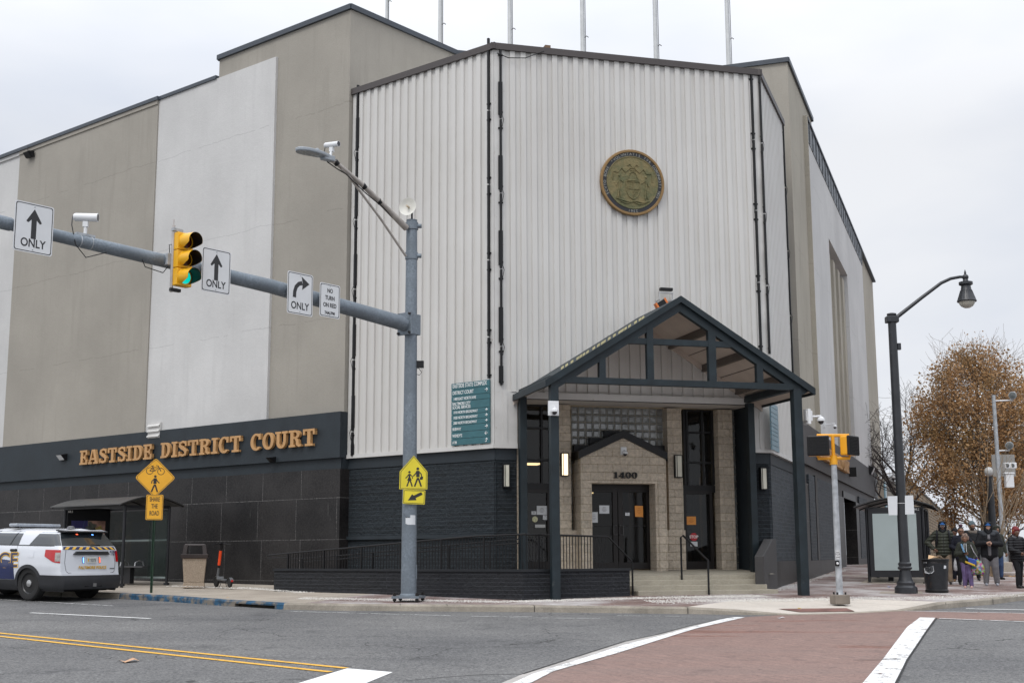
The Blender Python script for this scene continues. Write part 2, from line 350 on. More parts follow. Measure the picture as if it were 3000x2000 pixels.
for i in range(len(cp)-1):
    (a, ha), (b, hb) = cp[i], cp[i+1]; na, nb = inward(i), inward(i+1)
    k = 'b' if i in (3, 4, 5) else 'c'
    def ring(p, n, h):
        top = -H*(1-h)
        return [gz(p-n*.02, RO-.05), gz(p-n*.006, top-.03 if h > .3 else top-.004), gz(p+n*.02, top+.004), gz(p+n*.15, top+.005), gz(p+n*.16, RO-.05)]
    ra, rb = ring(a, na, ha), ring(b, nb, hb)
    if i == 5:   # catch basin under this stretch: face left open below the top slab
        ra0 = [q.copy() for q in ra]; rb0 = [q.copy() for q in rb]
        mm = mk['b']
        for j in (1, 2, 3): mm.quad(ra[j], rb[j], rb[j+1], ra[j+1])
        lo = lambda r_: [r_[1]-UP*.035, r_[4]-UP*0]
        mm.quad(ra[1], rb[1], rb[1]-UP*.03, ra[1]-UP*.03); mm.quad(ra[1]-UP*.03, rb[1]-UP*.03, rb[1]-UP*.03+nb*.12, ra[1]-UP*.03+na*.12)
        for f0, f1 in ((0, .2), (.86, 1)):
            A0 = ra[0].lerp(rb[0], f0); A1 = ra[0].lerp(rb[0], f1); B0 = (ra[1]-UP*.03).lerp(rb[1]-UP*.03, f0); B1 = (ra[1]-UP*.03).lerp(rb[1]-UP*.03, f1)
            mm.quad(A0, A1, B1, B0); mm.quad(A0, B0, B0+na*.12, A0+na*.12); mm.quad(A1, B1, B1+na*.12, A1+na*.12)
        cb = MB(); cb.quad(ra[0]+na*.13, rb[0]+nb*.13, rb[1]+nb*.13, ra[1]+na*.13)
        tag(cb.build('storm_drain', simple('drain_dark', (.035, .03, .022), .9, bump=.5, var=.5, scale=9)), 'dark kerb inlet opening in the blue painted kerb', 'storm drain')
        continue
    for j in range(4): mk[k].quad(ra[j], rb[j], rb[j+1], ra[j+1])
tag(mk['c'].build('kerb', CURB, smooth=30), kind='structure')
tag(mk['b'].build('kerb', BLUE_P, smooth=30), kind='structure')
# kerb joints
jm = MB()
for px, py in ((1173, 1770), (1310, 1771), (1565, 1773), (1696, 1774), (2014, 1778), (2768, 1763), (2800, 1760), (2906, 1752), (60, 1731), (180, 1734), (420, 1741)):
    a = G(px, py); n = Vector((-.2, .97, 0)) if px < 2100 else Vector((-.5, .86, 0)); a = a-n*.024; w = Vector((n.y, -n.x, 0))*.008
    jm.quad(gz(a-w, -.004), gz(a+w, -.004), gz(a+w, RO), gz(a-w, RO)); b2 = a+n*.18
    jm.quad(gz(a-w, .009), gz(a+w, .009), gz(b2+w, .009), gz(b2-w, .009))
tag(jm.build('kerb_joints', simple('joint_dark', (.05, .045, .04), .9)), kind='structure')
# sidewalk: back edge is inside the building; strip by strip behind the kerb
def inner(i, d): p, h = cp[i]; return p+inward(i)*d
def strip(name, idx, mat, far=None, off=0):
    q = MB()
    pts = [inner(i, .15) for i in idx]
    poly = [gz(p, -H*(1-cp[i][1])+off) for p, i in zip(pts, idx)]
    return poly
LB = [inner(i, .15) for i in range(0, 7)]
brk_l = G(879, 1764); brk_b = G(1076, 1741)
c6 = inner(6, .15)
sw = MB()   # concrete left part
left = [gz(p, .004) for p in LB]+[gz(c6.lerp(inner(7, .15), .3), .004), gz(brk_b, .004), gz(Vector((-2, 37, 0)), .004), gz(Vector((-40, 68, 0)), .004), gz(LB[0]+Vector((5, 12, 0)), .004)]
sw.quad(*left)
tag(sw.build('sidewalk', CONC), kind='structure')
RB_ = [G(2160, 1757), G(2440, 1752), G(2700, 1760), G(2765, 1757)]
bk = MB()
mid = [gz(c6.lerp(inner(7, .15), .3), .004)]+[gz(inner(i, .15), .004) for i in range(7, 12)]+[gz(RB_[0], .004), gz(RB_[1], .004), gz(RB_[2], .004), gz(inner(17, .15), .004)]+[gz(inner(i, .15), .004) for i in (18, 19, 20, 21)]
bk.quad(*(mid+[gz(Vector((45, 50, 0)), .004), gz(Vector((30, 50, 0)), .004), gz(Vector((10, 50, 0)), .004), gz(Vector((-2, 37, 0)), .004), gz(brk_b, .004)]))
tag(bk.build('brick_sidewalk', BRICK_SW), kind='structure')
pl = MB(); pl.quad(*[Vector((x, y, zg(x, y)+.004)) for x, y in ((8, 49.9), (45, 49.9), (60, 75), (20, 75))])
tag(pl.build('far_sidewalk', BRICK_FAR), kind='structure')
rp = MB()   # concrete wheelchair ramp at the corner
top = [gz(inner(11, .15), .004)]+[gz(RB_[0], .004), gz(RB_[1], .004), gz(RB_[2], .004), gz(inner(17, .15), .004)]
low = [gz(inner(i, .15), -H*(1-cp[i][1])+.004) for i in (12, 13, 14, 15, 16)]
for tri in ((top[0], low[0], top[1]), (low[0], low[1], top[1]), (low[1], low[2], top[1]), (top[1], low[2], top[2]), (low[2], low[3], top[2]), (low[3], top[3], top[2]), (low[3], low[4], top[3]), (low[4], top[4], top[3])): rp.quad(*tri)
tag(rp.build('kerb_ramp', CONC_L), kind='structure')
# brick-red tactile patch and concrete slabs
def patch(name, pxs, mat, off=.008, kind='structure'):
    q = MB(); q.quad(*[gz(G(x, y), off) for x, y in pxs]); return tag(q.build(name, mat), kind=kind)
def rampz(px, py, off=.012):
    # point on the kerb ramp surface under a photo bearing
    r = ray(px, py); best = None
    for tri in ((low[1], low[2], top[1]), (top[1], low[2], top[2]), (low[2], low[3], top[2]), (low[3], top[3], top[2]), (low[0], low[1], top[1])):
        n = (tri[1]-tri[0]).cross(tri[2]-tri[0]).normalized(); t_ = n.dot(tri[0]-CP)/n.dot(r); p = CP+r*t_
        if best is None: best = p
        from mathutils.geometry import intersect_point_tri
        if intersect_point_tri(p, *tri): best = p; break
    return best+UP*off
q = MB(); q.quad(*[rampz(x, y) for x, y in ((2280, 1783.5), (2480, 1781.5), (2505, 1791), (2345, 1793))])
tag(q.build('tactile_paving', simple('tactile_red', (.17, .085, .068), .85, bump=.6, bscale=30, var=.4, dirt=((.4, .38, .35), 9, .62))), kind='structure')
patch('concrete_slab', [(2436, 1684.7), (2546, 1689), (2556, 1652), (2498, 1652)], CONC)
patch('concrete_slab', [(2520, 1708), (2720, 1711), (2735, 1690), (2560, 1686)], CONC)
patch('concrete_slab', [(2575, 1738.5), (2705, 1738.5), (2700, 1732), (2582, 1732)], CONC)
# ================================================================== road markings
def mark(name, pxs, mat, off=.004):
    q = MB(); q.quad(*[gz(G(x, y, RO), RO+off) for x, y in pxs]); return tag(q.build(name, mat), kind='structure')
def line(name, a, b, w, mat, off=.008):
    A, B = G(*a, RO), G(*b, RO); A.z = B.z = 0; t_ = (B-A).normalized(); n = Vector((-t_.y, t_.x, 0))*w/2
    q = MB(); N = 8
    for i in range(N):
        p, r_ = A.lerp(B, i/N), A.lerp(B, (i+1)/N); q.quad(gz(p-n, RO+off), gz(r_-n, RO+off), gz(r_+n, RO+off), gz(p+n, RO+off))
    return tag(q.build(name, mat), kind='structure')
line('yellow_line', (-260, 1828), (1015, 1957), .11, YEL_P); line('yellow_line', (-260, 1836), (968, 1968), .11, YEL_P)
mark('stop_line', [(1017, 1957), (1151, 1968), (1000, 2030), (776, 2030)], paint('stop_line_paint', (.76, .76, .75), scale=16, thr=.66))
line('lane_line', (89, 1794.5), (440, 1811.5), .11, WHITE_P)
line('parking_line', (-200, 1745), (330, 1774), .07, WHITE_T)
line('edge_line', (850, 1790.5), (1320, 1803), .07, WHITE_T); line('edge_line', (1380, 1805), (1560, 1805.5), .06, WHITE_T); line('edge_line', (1480, 1809), (1760, 1811), .05, WHITE_T); line('edge_line', (1800, 1803), (2020, 1805), .05, WHITE_T)
XL = [(1400, 2030), (1531, 1975), (1680, 1927), (1829, 1879.6), (1930, 1858), (2017, 1834.8), (2100, 1816), (2143, 1808.5)]
XR = [(2600, 2040), (2627, 2000), (2657.7, 1935), (2713.8, 1851), (2744, 1811)]
def xwalk():
    m, tr = newmat('stamped_crosswalk_worn'); t = NT(tr); p = pos(t); v = t.n('Mapping', {0: p, 'Rotation': (0, 0, R(66))}).outputs[0]
    b = t.n('TexBrick', {'Vector': v, 'Color1': (.180, .096, .076, 1), 'Color2': (.240, .138, .112, 1), 'Mortar': (.10, .06, .052, 1), 'Scale': 1, 'Mortar Size': .012, 'Brick Width': .40, 'Row Height': .20})
    n1 = t.noise(p, 22, 4, .9); n2 = t.noise(p, 2.4, 8, .72); n3 = t.noise(t.n('Mapping', {0: p, 'Rotation': (0, 0, R(-16)), 'Scale': (.15, 1.3, 1)}).outputs[0], 1.1, 4)
    c = t.mix(t.ramp(t.noise(p, 1.1, 5, .7), .35, .6), (.208, .115, .093, 1), b.outputs[0])
    c = t.mix(t.math('MULTIPLY', t.ramp(n3, .5, .68), .45), c, (.14, .10, .09, 1)); c = t.mix(t.math('MULTIPLY', t.ramp(n3, .36, .26), .35), c, (.27, .22, .20, 1))
    c = t.mix(.8, c, t.ramp(n1, .32, .68, (.62, .62, .62, 1), (1.35, 1.34, 1.32, 1)), 'MULTIPLY'); c = t.mix(t.math('MULTIPLY', t.ramp(n2, .56, .66), .55), c, (.10, .07, .065, 1))
    ch = t.noise(t.n('Mapping', {0: p, 'Scale': (9, 9, 1)}).outputs[0], 1.2, 3, .6); c = t.mix(t.math('MULTIPLY', t.ramp(ch, .70, .73), .85), c, (.035, .025, .025, 1))
    t.out(c, .8, 0, t.math('SUBTRACT', n1, b.outputs[1]), .4, .01, .3); return m
BRICK_XW = xwalk()
mark('brick_crosswalk', XL+[(2190, 1806.5), (2312, 1799.5), (2480, 1796), (2640, 1788), (2760, 1790.5), (3400, 1802), (3400, 1828), (2752, 1812)]+XR[::-1], BRICK_XW, .004)
band = [(1400, 2030), (1531, 1975), (1680, 1927), (1829, 1879.6), (1930, 1858), (2017, 1834.8), (2100, 1816), (2150, 1808), (2183, 1808.3), (2110, 1825), (2040, 1841), (1997, 1854), (1808, 1913.6), (1621, 1967), (1500, 2030)]
mark('crosswalk_border', band, simple('border_concrete', (.36, .34, .32), .8, var=.2, bump=.3), .008)
wl = [(1440, 2030), (1560, 1975), (1700, 1931), (1829, 1889), (1930, 1864), (2017, 1840), (2110, 1815), (2150, 1808), (2183, 1808.3), (2110, 1825), (2040, 1841), (1997, 1854), (1808, 1913.6), (1621, 1967), (1500, 2030)]
mark('crosswalk_line', wl, WHITE_P, .012)
mark('crosswalk_line', [(2500, 2040), (2529, 2000), (2587.6, 1930.6), (2657.7, 1837), (2695, 1809), (2740, 1810), (2712, 1849), (2655, 1935), (2622, 2000), (2596, 2040)], WHITE_P, .012)
line('crosswalk_line', (2648, 1789.5), (3300, 1803), .06, WHITE_P, .012); line('crosswalk_line', (2751, 1811.5), (3300, 1833), .08, WHITE_P, .012)
line('stop_line', (2830, 1782.5), (3300, 1792), .13, WHITE_P, .008)
# crack where asphalt meets the crosswalk
q = MB()
for A, B in zip(XL[1:-1], XL[2:]):
    a, b = G(*A, RO), G(*B, RO); n = (b-a).normalized(); n = Vector((-n.y, n.x, 0))*.018; q.quad(gz(a-n, RO+.014), gz(b-n, RO+.014), gz(b+n*.5, RO+.014), gz(a+n*.5, RO+.014))
for A, B in zip(XR[:-1], XR[1:]):
    a, b = G(*A, RO), G(*B, RO); n = (b-a).normalized(); n = Vector((-n.y, n.x, 0))*.012; q.quad(gz(a-n, RO+.016), gz(b-n, RO+.016), gz(b+n, RO+.016), gz(a+n, RO+.016))
pts = [(1190, 1993), (1300, 1983), (1400, 1976), (1480, 1974), (1531, 1974)]
for A, B in zip(pts[:-1], pts[1:]):
    a, b = G(*A, RO), G(*B, RO); n = Vector((0, .012, 0)); q.quad(gz(a-n, RO+.006), gz(b-n, RO+.006), gz(b+n, RO+.006), gz(a+n, RO+.006))
a, b = G(2500, 1935, RO), G(2640, 1932, RO); n = Vector((0, .02, 0)); q.quad(gz(a-n, RO+.018), gz(b-n, RO+.018), gz(b+n, RO+.018), gz(a+n*.2, RO+.018))
tag(q.build('road_crack', simple('crack_black', (.02, .02, .02), .9)), kind='structure')
# ================================================================== building materials
TAUPE = (.345, .322, .282); WHITE_S = (.575, .57, .56)
ST_B = stucco('taupe_stucco', TAUPE, dL); ST_W = stucco('white_stucco', WHITE_S, dL, .05)
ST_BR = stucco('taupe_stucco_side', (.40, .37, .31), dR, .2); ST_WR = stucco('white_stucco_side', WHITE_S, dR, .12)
SLATE = simple('slate_paint', (.021, .028, .034), .6, var=.2, scale=1.5, bump=.5, bscale=18, spec=.35, dirt=((.26, .26, .25), 11, .70))
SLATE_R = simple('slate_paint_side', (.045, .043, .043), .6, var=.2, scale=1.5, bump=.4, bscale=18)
COPE = simple('slate_coping', (.045, .055, .07), .45, var=.15); COPE_B = simple('brown_coping', (.062, .052, .05), .5, var=.1, scale=1)
def siding_mat():
    m, tr = newmat('cream_metal_siding'); t = NT(tr); p = pos(t)
    vs = t.n('Mapping', {0: p, 'Scale': (9, 9, .25)}).outputs[0]; st = t.noise(vs, 2.0, 6, .7); big = t.noise(p, .4, 4)
    c = t.ramp(big, .3, .7, (.545, .53, .505, 1), (.60, .588, .565, 1)); c = t.mix(t.math('MULTIPLY', t.ramp(st, .54, .74), .45), c, (.43, .40, .34, 1))
    t.out(c, .45, 0, t.noise(p, 4, 3), .08, .02, .4); return m
SID = siding_mat(); TRIM = simple('cream_trim', (.56, .55, .53), .5, var=.08, scale=2, dirt=((.40, .37, .32), 6, .62))
SPL_L = brickwall('painted_split_block_left', dL, (.013, .019, .024), (.046, .060, .072), 9, .10, .007, 1.8, .35, .6, (8, 17))  # joint lines lightened: highlights along the courses put into the colour
SPL_F = brickwall('painted_split_block_front', dF, (.013, .018, .023), (.046, .060, .072), 9, .10, .007, 1.8, .35, .6, (8, 17))  # joints paled the same way, course highlights painted in
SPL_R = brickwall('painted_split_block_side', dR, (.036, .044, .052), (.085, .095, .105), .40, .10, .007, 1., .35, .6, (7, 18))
GRN = granite('dark_granite', dL, .2, 1.62, 1.1, .72); GRN_R = granite('dark_granite_side', dR, 0, 1.3, 1.1, .2)
TAN = brickwall('tan_split_block', dF, (.60, .52, .42), (.44, .36, .25), .40, .20, .006, 1.2, .25, .85, (13, 30), .09)
TAN_S = brickwall('tan_split_block_return', dirv(-15.1), (.52, .44, .345), (.37, .29, .19), .40, .20, .006, 1., .25, .85, (11, 40), .13)
BLK = simple('black_metal', (.007, .007, .008), .45, var=.1, spec=.35); DKB = simple('bronze_frame', (.012, .0095, .009), .4, var=.1, spec=.35)
CEIL = simple('soffit_white', (.62, .59, .56), .7, var=.06); FLOORC = concrete('step_concrete', (.42, .385, .31), 40, salt=.6, dark=.3)
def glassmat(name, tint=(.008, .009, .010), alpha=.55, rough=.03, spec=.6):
    m, tr = newmat(name); t = NT(tr); p = pos(t)
    b = t.n('BsdfPrincipled', {'Base Color': c4(tint), 'Roughness': rough, 'Specular IOR Level': spec, 'Coat Weight': .15, 'Coat Roughness': .02,
        'Normal': t.n('Bump', {'Height': t.noise(p, .8, 2), 'Strength': .15, 'Distance': .02}).outputs[0]})
    tr_ = t.n('BsdfTransparent', {0: (.85, .87, .86, 1)}); f = t.n('MixShader', {0: alpha, 1: b.outputs[0], 2: tr_.outputs[0]}); t.n('OutputMaterial', {0: f.outputs[0]}); return m
GL = glassmat('window_glass'); GLD_ = glassmat('door_glass', (.006, .006, .006), .42, .04, .35); GL_CLR = glassmat('shelter_glass', (.05, .07, .065), .80, .05, .6)
def gblock():
    m, tr = newmat('glass_block'); t = NT(tr); p = pos(t); n = t.noise(p, 7, 3, .6)
    c = t.ramp(t.noise(p, 1.4, 4), .35, .65, (.10, .105, .10, 1), (.30, .31, .30, 1))
    t.out(c, .12, 0, n, .8, .03, 1., coat=.8); return m
GBL = gblock(); GBM = simple('block_mortar', (.23, .21, .17), .7)
ROOFM = simple('dark_shingles', (.030, .038, .042), .8, var=.3, scale=6, bump=.6, bscale=25); TEAL_B = simple('canopy_paint', (.013, .021, .026), .5, var=.3, scale=3, bump=.2, bscale=40, spec=.35, dirt=((.05, .06, .06), 5, .66))
PLY = simple('soffit_plywood', (.50, .43, .375), .75, var=.1, scale=1.5); PURL = simple('purlin_paint', (.12, .10, .085), .7)
TANM = simple('lamp_cream', (.62, .60, .50), .4)

# ================================================================== the courthouse
ZFT = FLW.pick(997.4, 1204.1)[1]; ZFB = FLW.pick(998.7, 1338.6)[1]; ZGT = FLW.pick(998.7, 1371)[1]
ZROOF = FLW.pick(462, 284.2)[1]; ZTOW = Wp(1030.5, 3, fc, dL).z
B = thing('courthouse', (fc.x, fc.y, 0), 'large corner courthouse with taupe and white stucco walls, cream ribbed siding and black granite base', 'building')
def fbx(name, mat, F, *a, par=B, **k): m = MB(); m.fb(F, *a); return m.build(name, mat, par, **k)
UE = 42
def each(name, mat, F, lst, **k):
    for a in lst: m = MB(); m.fb(*( (F,)+tuple(a) if F else a)); m.build(name, mat, B, **k)
fbx('granite_wall', GRN, FLW, 0.0, UE, -.5, -.03, -1.2, ZGT)
fbx('wall_band', SLATE, FLW, .05, UE, -.5, -.10, ZGT, ZFB)
fbx('fascia', SLATE, FLW, 0, UE, -.5, .0, ZFB, ZFT)
u426, _ = FLW.pick(426.3, 1264, -.07); u780, _ = FLW.pick(780.4, 1226, -.07); u7, _ = FLW.pick(8, 1300, -.03)
ZW = FLW.pick(640, 229, -.07)[1]
TRB = .30
# taupe panel and white panels of the long wall, top band stepped
each('taupe_wall_panel', ST_B, FLW, [(u426+.002, u7, -.5, -.03, ZFT, ZROOF-.24)]); each('wall_cornice', ST_B, FLW, [(u426+.002, u7, -.5, .01, ZROOF-.24, ZROOF-.11)])
m = MB(); m.fb(FLW, u780, u426, -.5, -.07, ZFT, ZW); m.build('white_wall_panel', ST_W, B)
each('white_wall_panel', ST_W, FLW, [(u7, UE, -.5, -.08, ZFT, ZROOF-.24)]); each('wall_cornice', ST_W, FLW, [(u7, UE, -.5, -.02, ZROOF-.24, ZROOF-.11)])
# tower plan
uT, _ = FLW.pick(644, 160, -.15)
A_ = FLW.P(.02, -.15, 0); AL = FLW.P(uT, -.15, 0)
A2 = Wp(1337, 148, A_, dirv(39.45)); A2.z = 0
dFR = -.15
def onR(px, py, d=-.12): q = Wp(px, py, FRW.o+FRW.n*d, dR); q.z = 0; return q
B_ = onR(2304, 139); B2 = onR(2375, 319)
dB = dirv(19.9-90)
def isect(p, d, q, e):
    det = d.x*(-e.y)+e.x*d.y; r = q-p; s_ = (r.x*(-e.y)+e.x*r.y)/det; return p+d*s_
MID = isect(A2, dF, B_, dB)
back1 = AL+dirv(39.45)*9; back2 = B2+dirv(19.9-90)*8
plan = [AL, A_, A2, MID, B_, B2, back2, back1]
m = MB(); m.prism([p+UP*(ZFT-.02) for p in plan], UP*(ZTOW-.13-ZFT)); m.build('tower', ST_B, B)
m = MB(); m.prism([p+UP*(.5) for p in plan], UP*(ZFT-.6)); m.build('inner_core', SLATE, B)
m = MB()
for p, q_ in zip(plan[:-2], plan[1:-1]):
    d_ = (q_-p).normalized(); n_ = Vector((d_.y, -d_.x, 0)); e = .06
    m.box((p+q_)/2+n_*.0+UP*(ZTOW-.08), (q_-p)+d_*.1, n_*.16, UP*.15)
m.box((AL+back1)/2+UP*(ZTOW-.08), back1-AL, dL*.2, UP*.15)
m.fb(FLW, u7-26 if False else uT, u426, -.5, -.02, ZW-.01, ZW+.10)
m.fb(FLW, u426-.05, UE, -.5, .05, ZROOF-.11, ZROOF+.01)
m.build('roof_coping', COPE, B)
m = MB(); m.quad(*[Vector(p)+UP*(ZROOF-.3) for p in (FLW.P(uT, -.4, 0), FLW.P(UE, -.4, 0), FLW.P(UE, -14, 0), FLW.P(uT, -14, 0))]); m.build('roof', ROOFM, B)
# ---- corner facets with ribbed siding
uFL, _ = FL.pick(1024, 1340); uFL = (p0-FL.o).dot(dL)
WF = (v6-FF.o).dot(dF)
qe = Wp(2328, 1361, v6, dR); uFR = (qe-FR.o).dot(dR)
ZS0 = v5.z; ZS1 = Wp(1444.5, 147.1, v5, dF).z
def siding(F, u0, u1, z0, z1, per=.281, d0=.0, ph=0):
    m = MB(); n = max(1, round((u1-u0)/per)); per = (u1-u0)/n; prof = []
    for i in range(n):
        a = u0+i*per
        prof += [(a, 0), (a+per*.44, 0), (a+per*.48, .048), (a+per*.94, .048)]
    prof += [(u1, 0)]
    vs = []
    for u, d in prof: vs += [F.P(u, d0+d, z0), F.P(u, d0+d, z1)]
    m.add(vs, [(2*i, 2*i+2, 2*i+3, 2*i+1) for i in range(len(prof)-1)]); return m
ua, _ = FF.pick(1515, 1312); ub, _ = FF.pick(2209, 1328); ZH0 = FF.pick(1650, 1171)[1]; ZH1 = FF.pick(1650, 1152)[1]
ff_, fs = [], []
s = siding(FL, .28, uFL-.25, ZS0+.1, ZS1); s.build('siding', SID, B, fix=False)
s = siding(FF, .28, WF-.28, ZH1, ZS1); s.build('siding', SID, B, fix=False)
s = siding(FR, .12, uFR-.12, ZS0+.1, ZS1, .26); s.build('siding', SID, B, fix=False)
each('corner_trim', TRIM, None, [(FL, -.01, .28, -.2, .03, ZS0, ZS1), (FL, uFL-.25, uFL, -.2, .03, ZS0, ZS1),
    (FF, .0, .28, -.2, .032, ZH1, ZS1), (FF, WF-.28, WF, -.2, .032, ZH1, ZS1), (FR, .0, .12, -.2, .03, ZS0, ZS1), (FR, uFR-.12, uFR, -.2, .03, ZS0, ZS1)])
each('drip_edge', TRIM, None, [(FL, -.03, uFL+.02, -.3, .06, ZS0, ZS0+.10), (FF, -.05, ua, -.3, .062, ZS0+.002, ZS0+.102), (FF, ub, WF+.05, -.3, .062, ZS0+.002, ZS0+.102), (FR, -.03, uFR+.03, -.3, .06, ZS0, ZS0+.10)])
for F, a, b in ((FF, 0, ua), (FF, ub, WF)):
    m = MB(); m.fb(F, a, b, -.25, .03, ZS0+.1, ZH1+.02); c = (a+b)/2
    m.fb(F, c-.08, c+.03, .02, .05, ZS0+.1, ZH1); m.build('flat_panel', TRIM, B)
# solid behind the siding
pl_ = [FL.P(uFL, -.03, 0), FL.P(0, -.03, 0), FF.P(WF, -.03, 0), FR.P(uFR, -.03, 0), FR.P(uFR, -3, 0), FL.P(uFL, -3.5, 0)]
m = MB(); m.prism([p+UP*(ZH1-.01) for p in pl_], UP*(ZS1-ZH1+.05)); m.build('siding_backing', TRIM, B)
m = MB()
for F, a, b in ((FL, -.10, uFL+.05), (FF, -.10, WF+.1), (FR, -.1, uFR+.05)):
    m.fb(F, a, b, -.3, .10, ZS1-.0, ZS1+.17)
m.build('siding_coping', COPE_B, B)
# ---- black base under the siding
ZB1 = FF.pick(1449.1, 1346)[1]; ZLEDGE = FL.pick(1200, 1573)[1]
each('smooth_band', SLATE, None, [(FL, .0, uFL+.2, -.5, -.03, ZB1, ZS0), (FF, .0, ua, -.5, -.032, ZB1, ZS0), (FF, ub, WF, -.5, -.032, ZB1, ZS0), (FR, .0, uFR+.3, -.5, -.03, ZB1, ZS0)])
fbx('split_block_wall', SPL_L, FL, 0, uFL+.3, -.5, -.05, -1, ZB1)
fbx('split_block_wall', SPL_F, FF, 0.001, ua, -.5, -.052, -1, ZB1)
fbx('split_block_wall', SPL_F, FF, ub, WF-.001, -.5, -.052, -1, ZB1)
ZPL = FR.pick(2290, 1643)[1]
fbx('split_block_wall', SPL_R, FR, 0, uFR+.4, -.5, -.05, ZPL, ZB1)
fbx('granite_plinth', GRN_R, FR, 0.0, uFR+.4, -.5, -.02, -1, ZPL)
m = MB(); m.fb(FL, 0.0, uFL+.1, -.2, .02, ZLEDGE-.04, ZLEDGE+.05); m.build('wall_ledge', SLATE, B)
# ---- right hand wall
k3 = K(2350, 1230, 3.014)
def RP(x, y, d=0): return FRW.pick(*k3(x, y), d)
uR0 = FRW.pick(2352, 1235)[0]-.35; ZRT = FRW.pick(2363, 1241)[1]; ZRB = FRW.pick(2366, 1361)[1]; UR1 = FRW.pick(2562, 1381)[0]; UR2 = FRW.pick(2584.3, 1385, -.12)[0]
fbx('fascia', SLATE_R, FRW, uR0, UR1, -.5, .02, ZRB, ZRT)
fbx('wall_band', SLATE_R, FRW, uR0+.02, UR1, -.5, -.08, ZRB-.55, ZRB)
d0u, d1u = RP(385, 900)[0], RP(490, 900)[0]
fbx('granite_wall', GRN_R, FRW, uR0+.02, d0u, -.5, -.03, -1.2, ZRB-.55)
fbx('granite_wall', GRN_R, FRW, d1u, UR2, -.5, -.03, -1.2, ZRB-.55)
ZD = RP(430, 648)[1]
fbx('door_lintel', GRN_R, FRW, d0u, d1u, -.5, -.035, ZD, ZRB-.55)
fbx('side_door', DKB, FRW, d0u-.1, d1u+.1, -1.1, -.95, 0, ZD+.1)
zpt = RP(160, 520)[1]; zpb = RP(165, 1235)[1]
for a, b in ((78, 128), (152, 292), (515, 585)): each('block_infill', SPL_R, FRW, [(RP(a, 900)[0], RP(b, 900)[0], -.2, -.01, zpb, zpt)])
fbx('window_slot', BLK, FRW, RP(133, 900)[0], RP(150, 900)[0], -.2, -.005, zpb, zpt+.05)
# upper wall of the right side
uw0 = onR(2352, 330); uw0 = (uw0-FRW.o).dot(dR); uw1 = (onR(2519, 764)-FRW.o).dot(dR); ZTW = FRW.pick(2517, 714, -.05)[1]
ZMT = FRW.pick(2354, 338, -.05)[1]; ZMB = FRW.pick(2358, 402, -.05)[1]
r0 = FRW.pick(2427, 700, -.03)[0]; r1 = FRW.pick(2482, 810, -.03)[0]; ZRC = FRW.pick(2428, 700, -.03)[1]
m = MB()
m.fb(FRW, uw0, r0, -.5, -.02, ZRT, ZMB); m.fb(FRW, r1, uw1, -.5, -.02, ZRT, ZMB); m.fb(FRW, r0, r1, -.5, -.02, ZRC, ZMB); m.fb(FRW, r0, r1, -.6, -.42, ZRT, ZRC)
m.build('white_wall_panel', ST_WR, B)
nr = 4
for i in range(nr):
    a = r0+(r1-r0)*(i+.25)/nr; b = r0+(r1-r0)*(i+.68)/nr; each('wall_rib', ST_BR, FRW, [(a, b, -.42, -.12, ZRT, ZRC-.35)])
each('taupe_wall_panel', ST_BR, FRW, [(uw0-.12, uw0-.002, -.5, .03, ZRT, ZMT+.1), (uw1, UR2, -.5, -.12, ZRT, ZTW)])
RUST = simple('grey_metal_flashing', (.12, .13, .14), .5, .3, var=.5, scale=4)
m = MB(); m.fb(FRW, uw0, uw1, -.5, .0, ZMB, ZMT)
for i in range(22): u = uw0+(uw1-uw0)*(i+.5)/22; m.fb(FRW, u, u+.05, -.1, .03, ZMB, ZMT)
m.build('metal_parapet', RUST, B)
m = MB(); m.fb(FRW, uw0, UR2, -.5, .05, ZMT, ZMT+.08); m.build('side_coping', COPE, B)
# side face of the tower
m = MB(); m.fb(FRW, (B_-FRW.o).dot(dR)+.001, (B2-FRW.o).dot(dR), -.6, -.115, ZRT, ZTOW-.14); m.build('tower_side', ST_BR, B)
# louvre grille at the far end of the fascia
m = MB()
m.fb(FRW, UR1, UR1+1.2, -.1, .0, ZRB, ZRT)
for i in range(9): z = ZRB+(ZRT-ZRB)*(i+.5)/9; m.fb(FRW, UR1, UR1+1.2, -.05, .03, z-.05, z+.02)
m.build('louvre', BLK, B)
# ================================================================== entrance recess
DB = -1.14
k = K(1450, 1150, 2.4125)
def E(x, y, d=DB): return FF.pick(*k(x, y), d)
def rect(m, F, x0, y0, x1, y1, d0, d1, kk=k):
    xm, ym = (x0+x1)/2, (y0+y1)/2
    a, b = F.pick(*kk(x0, ym), d1)[0], F.pick(*kk(x1, ym), d1)[0]; c, e = F.pick(*kk(xm, y1), d1)[1], F.pick(*kk(xm, y0), d1)[1]
    m.fb(F, min(a, b), max(a, b), d0, d1, c, e); return m
ZFLR = .57
fbx('entrance_ceiling', CEIL, FF, ua-.05, ub+.05, -1.6, -.02, ZH0, ZH0+.12)
fbx('header_beam', TRIM, FF, ua-.02, ub+.02, -.12, .07, ZH0, ZH1)
fbx('vent_slot', DKB, FF, ua+.2, ub-.2, -.02, .066, ZH0-.012, ZH0+.001)  # thin dark slot line standing for the header vents
# side walls
m = MB(); m.fb(FF, ub, ub+.3, -1.3, -.07, -.5, ZH0); m.build('recess_wall', SLATE, B)
m = MB(); m.fb(FF, ua-.3, ua+.05, -1.3, -.07, -.5, ZH0); m.build('recess_wall', TAN_S, B)
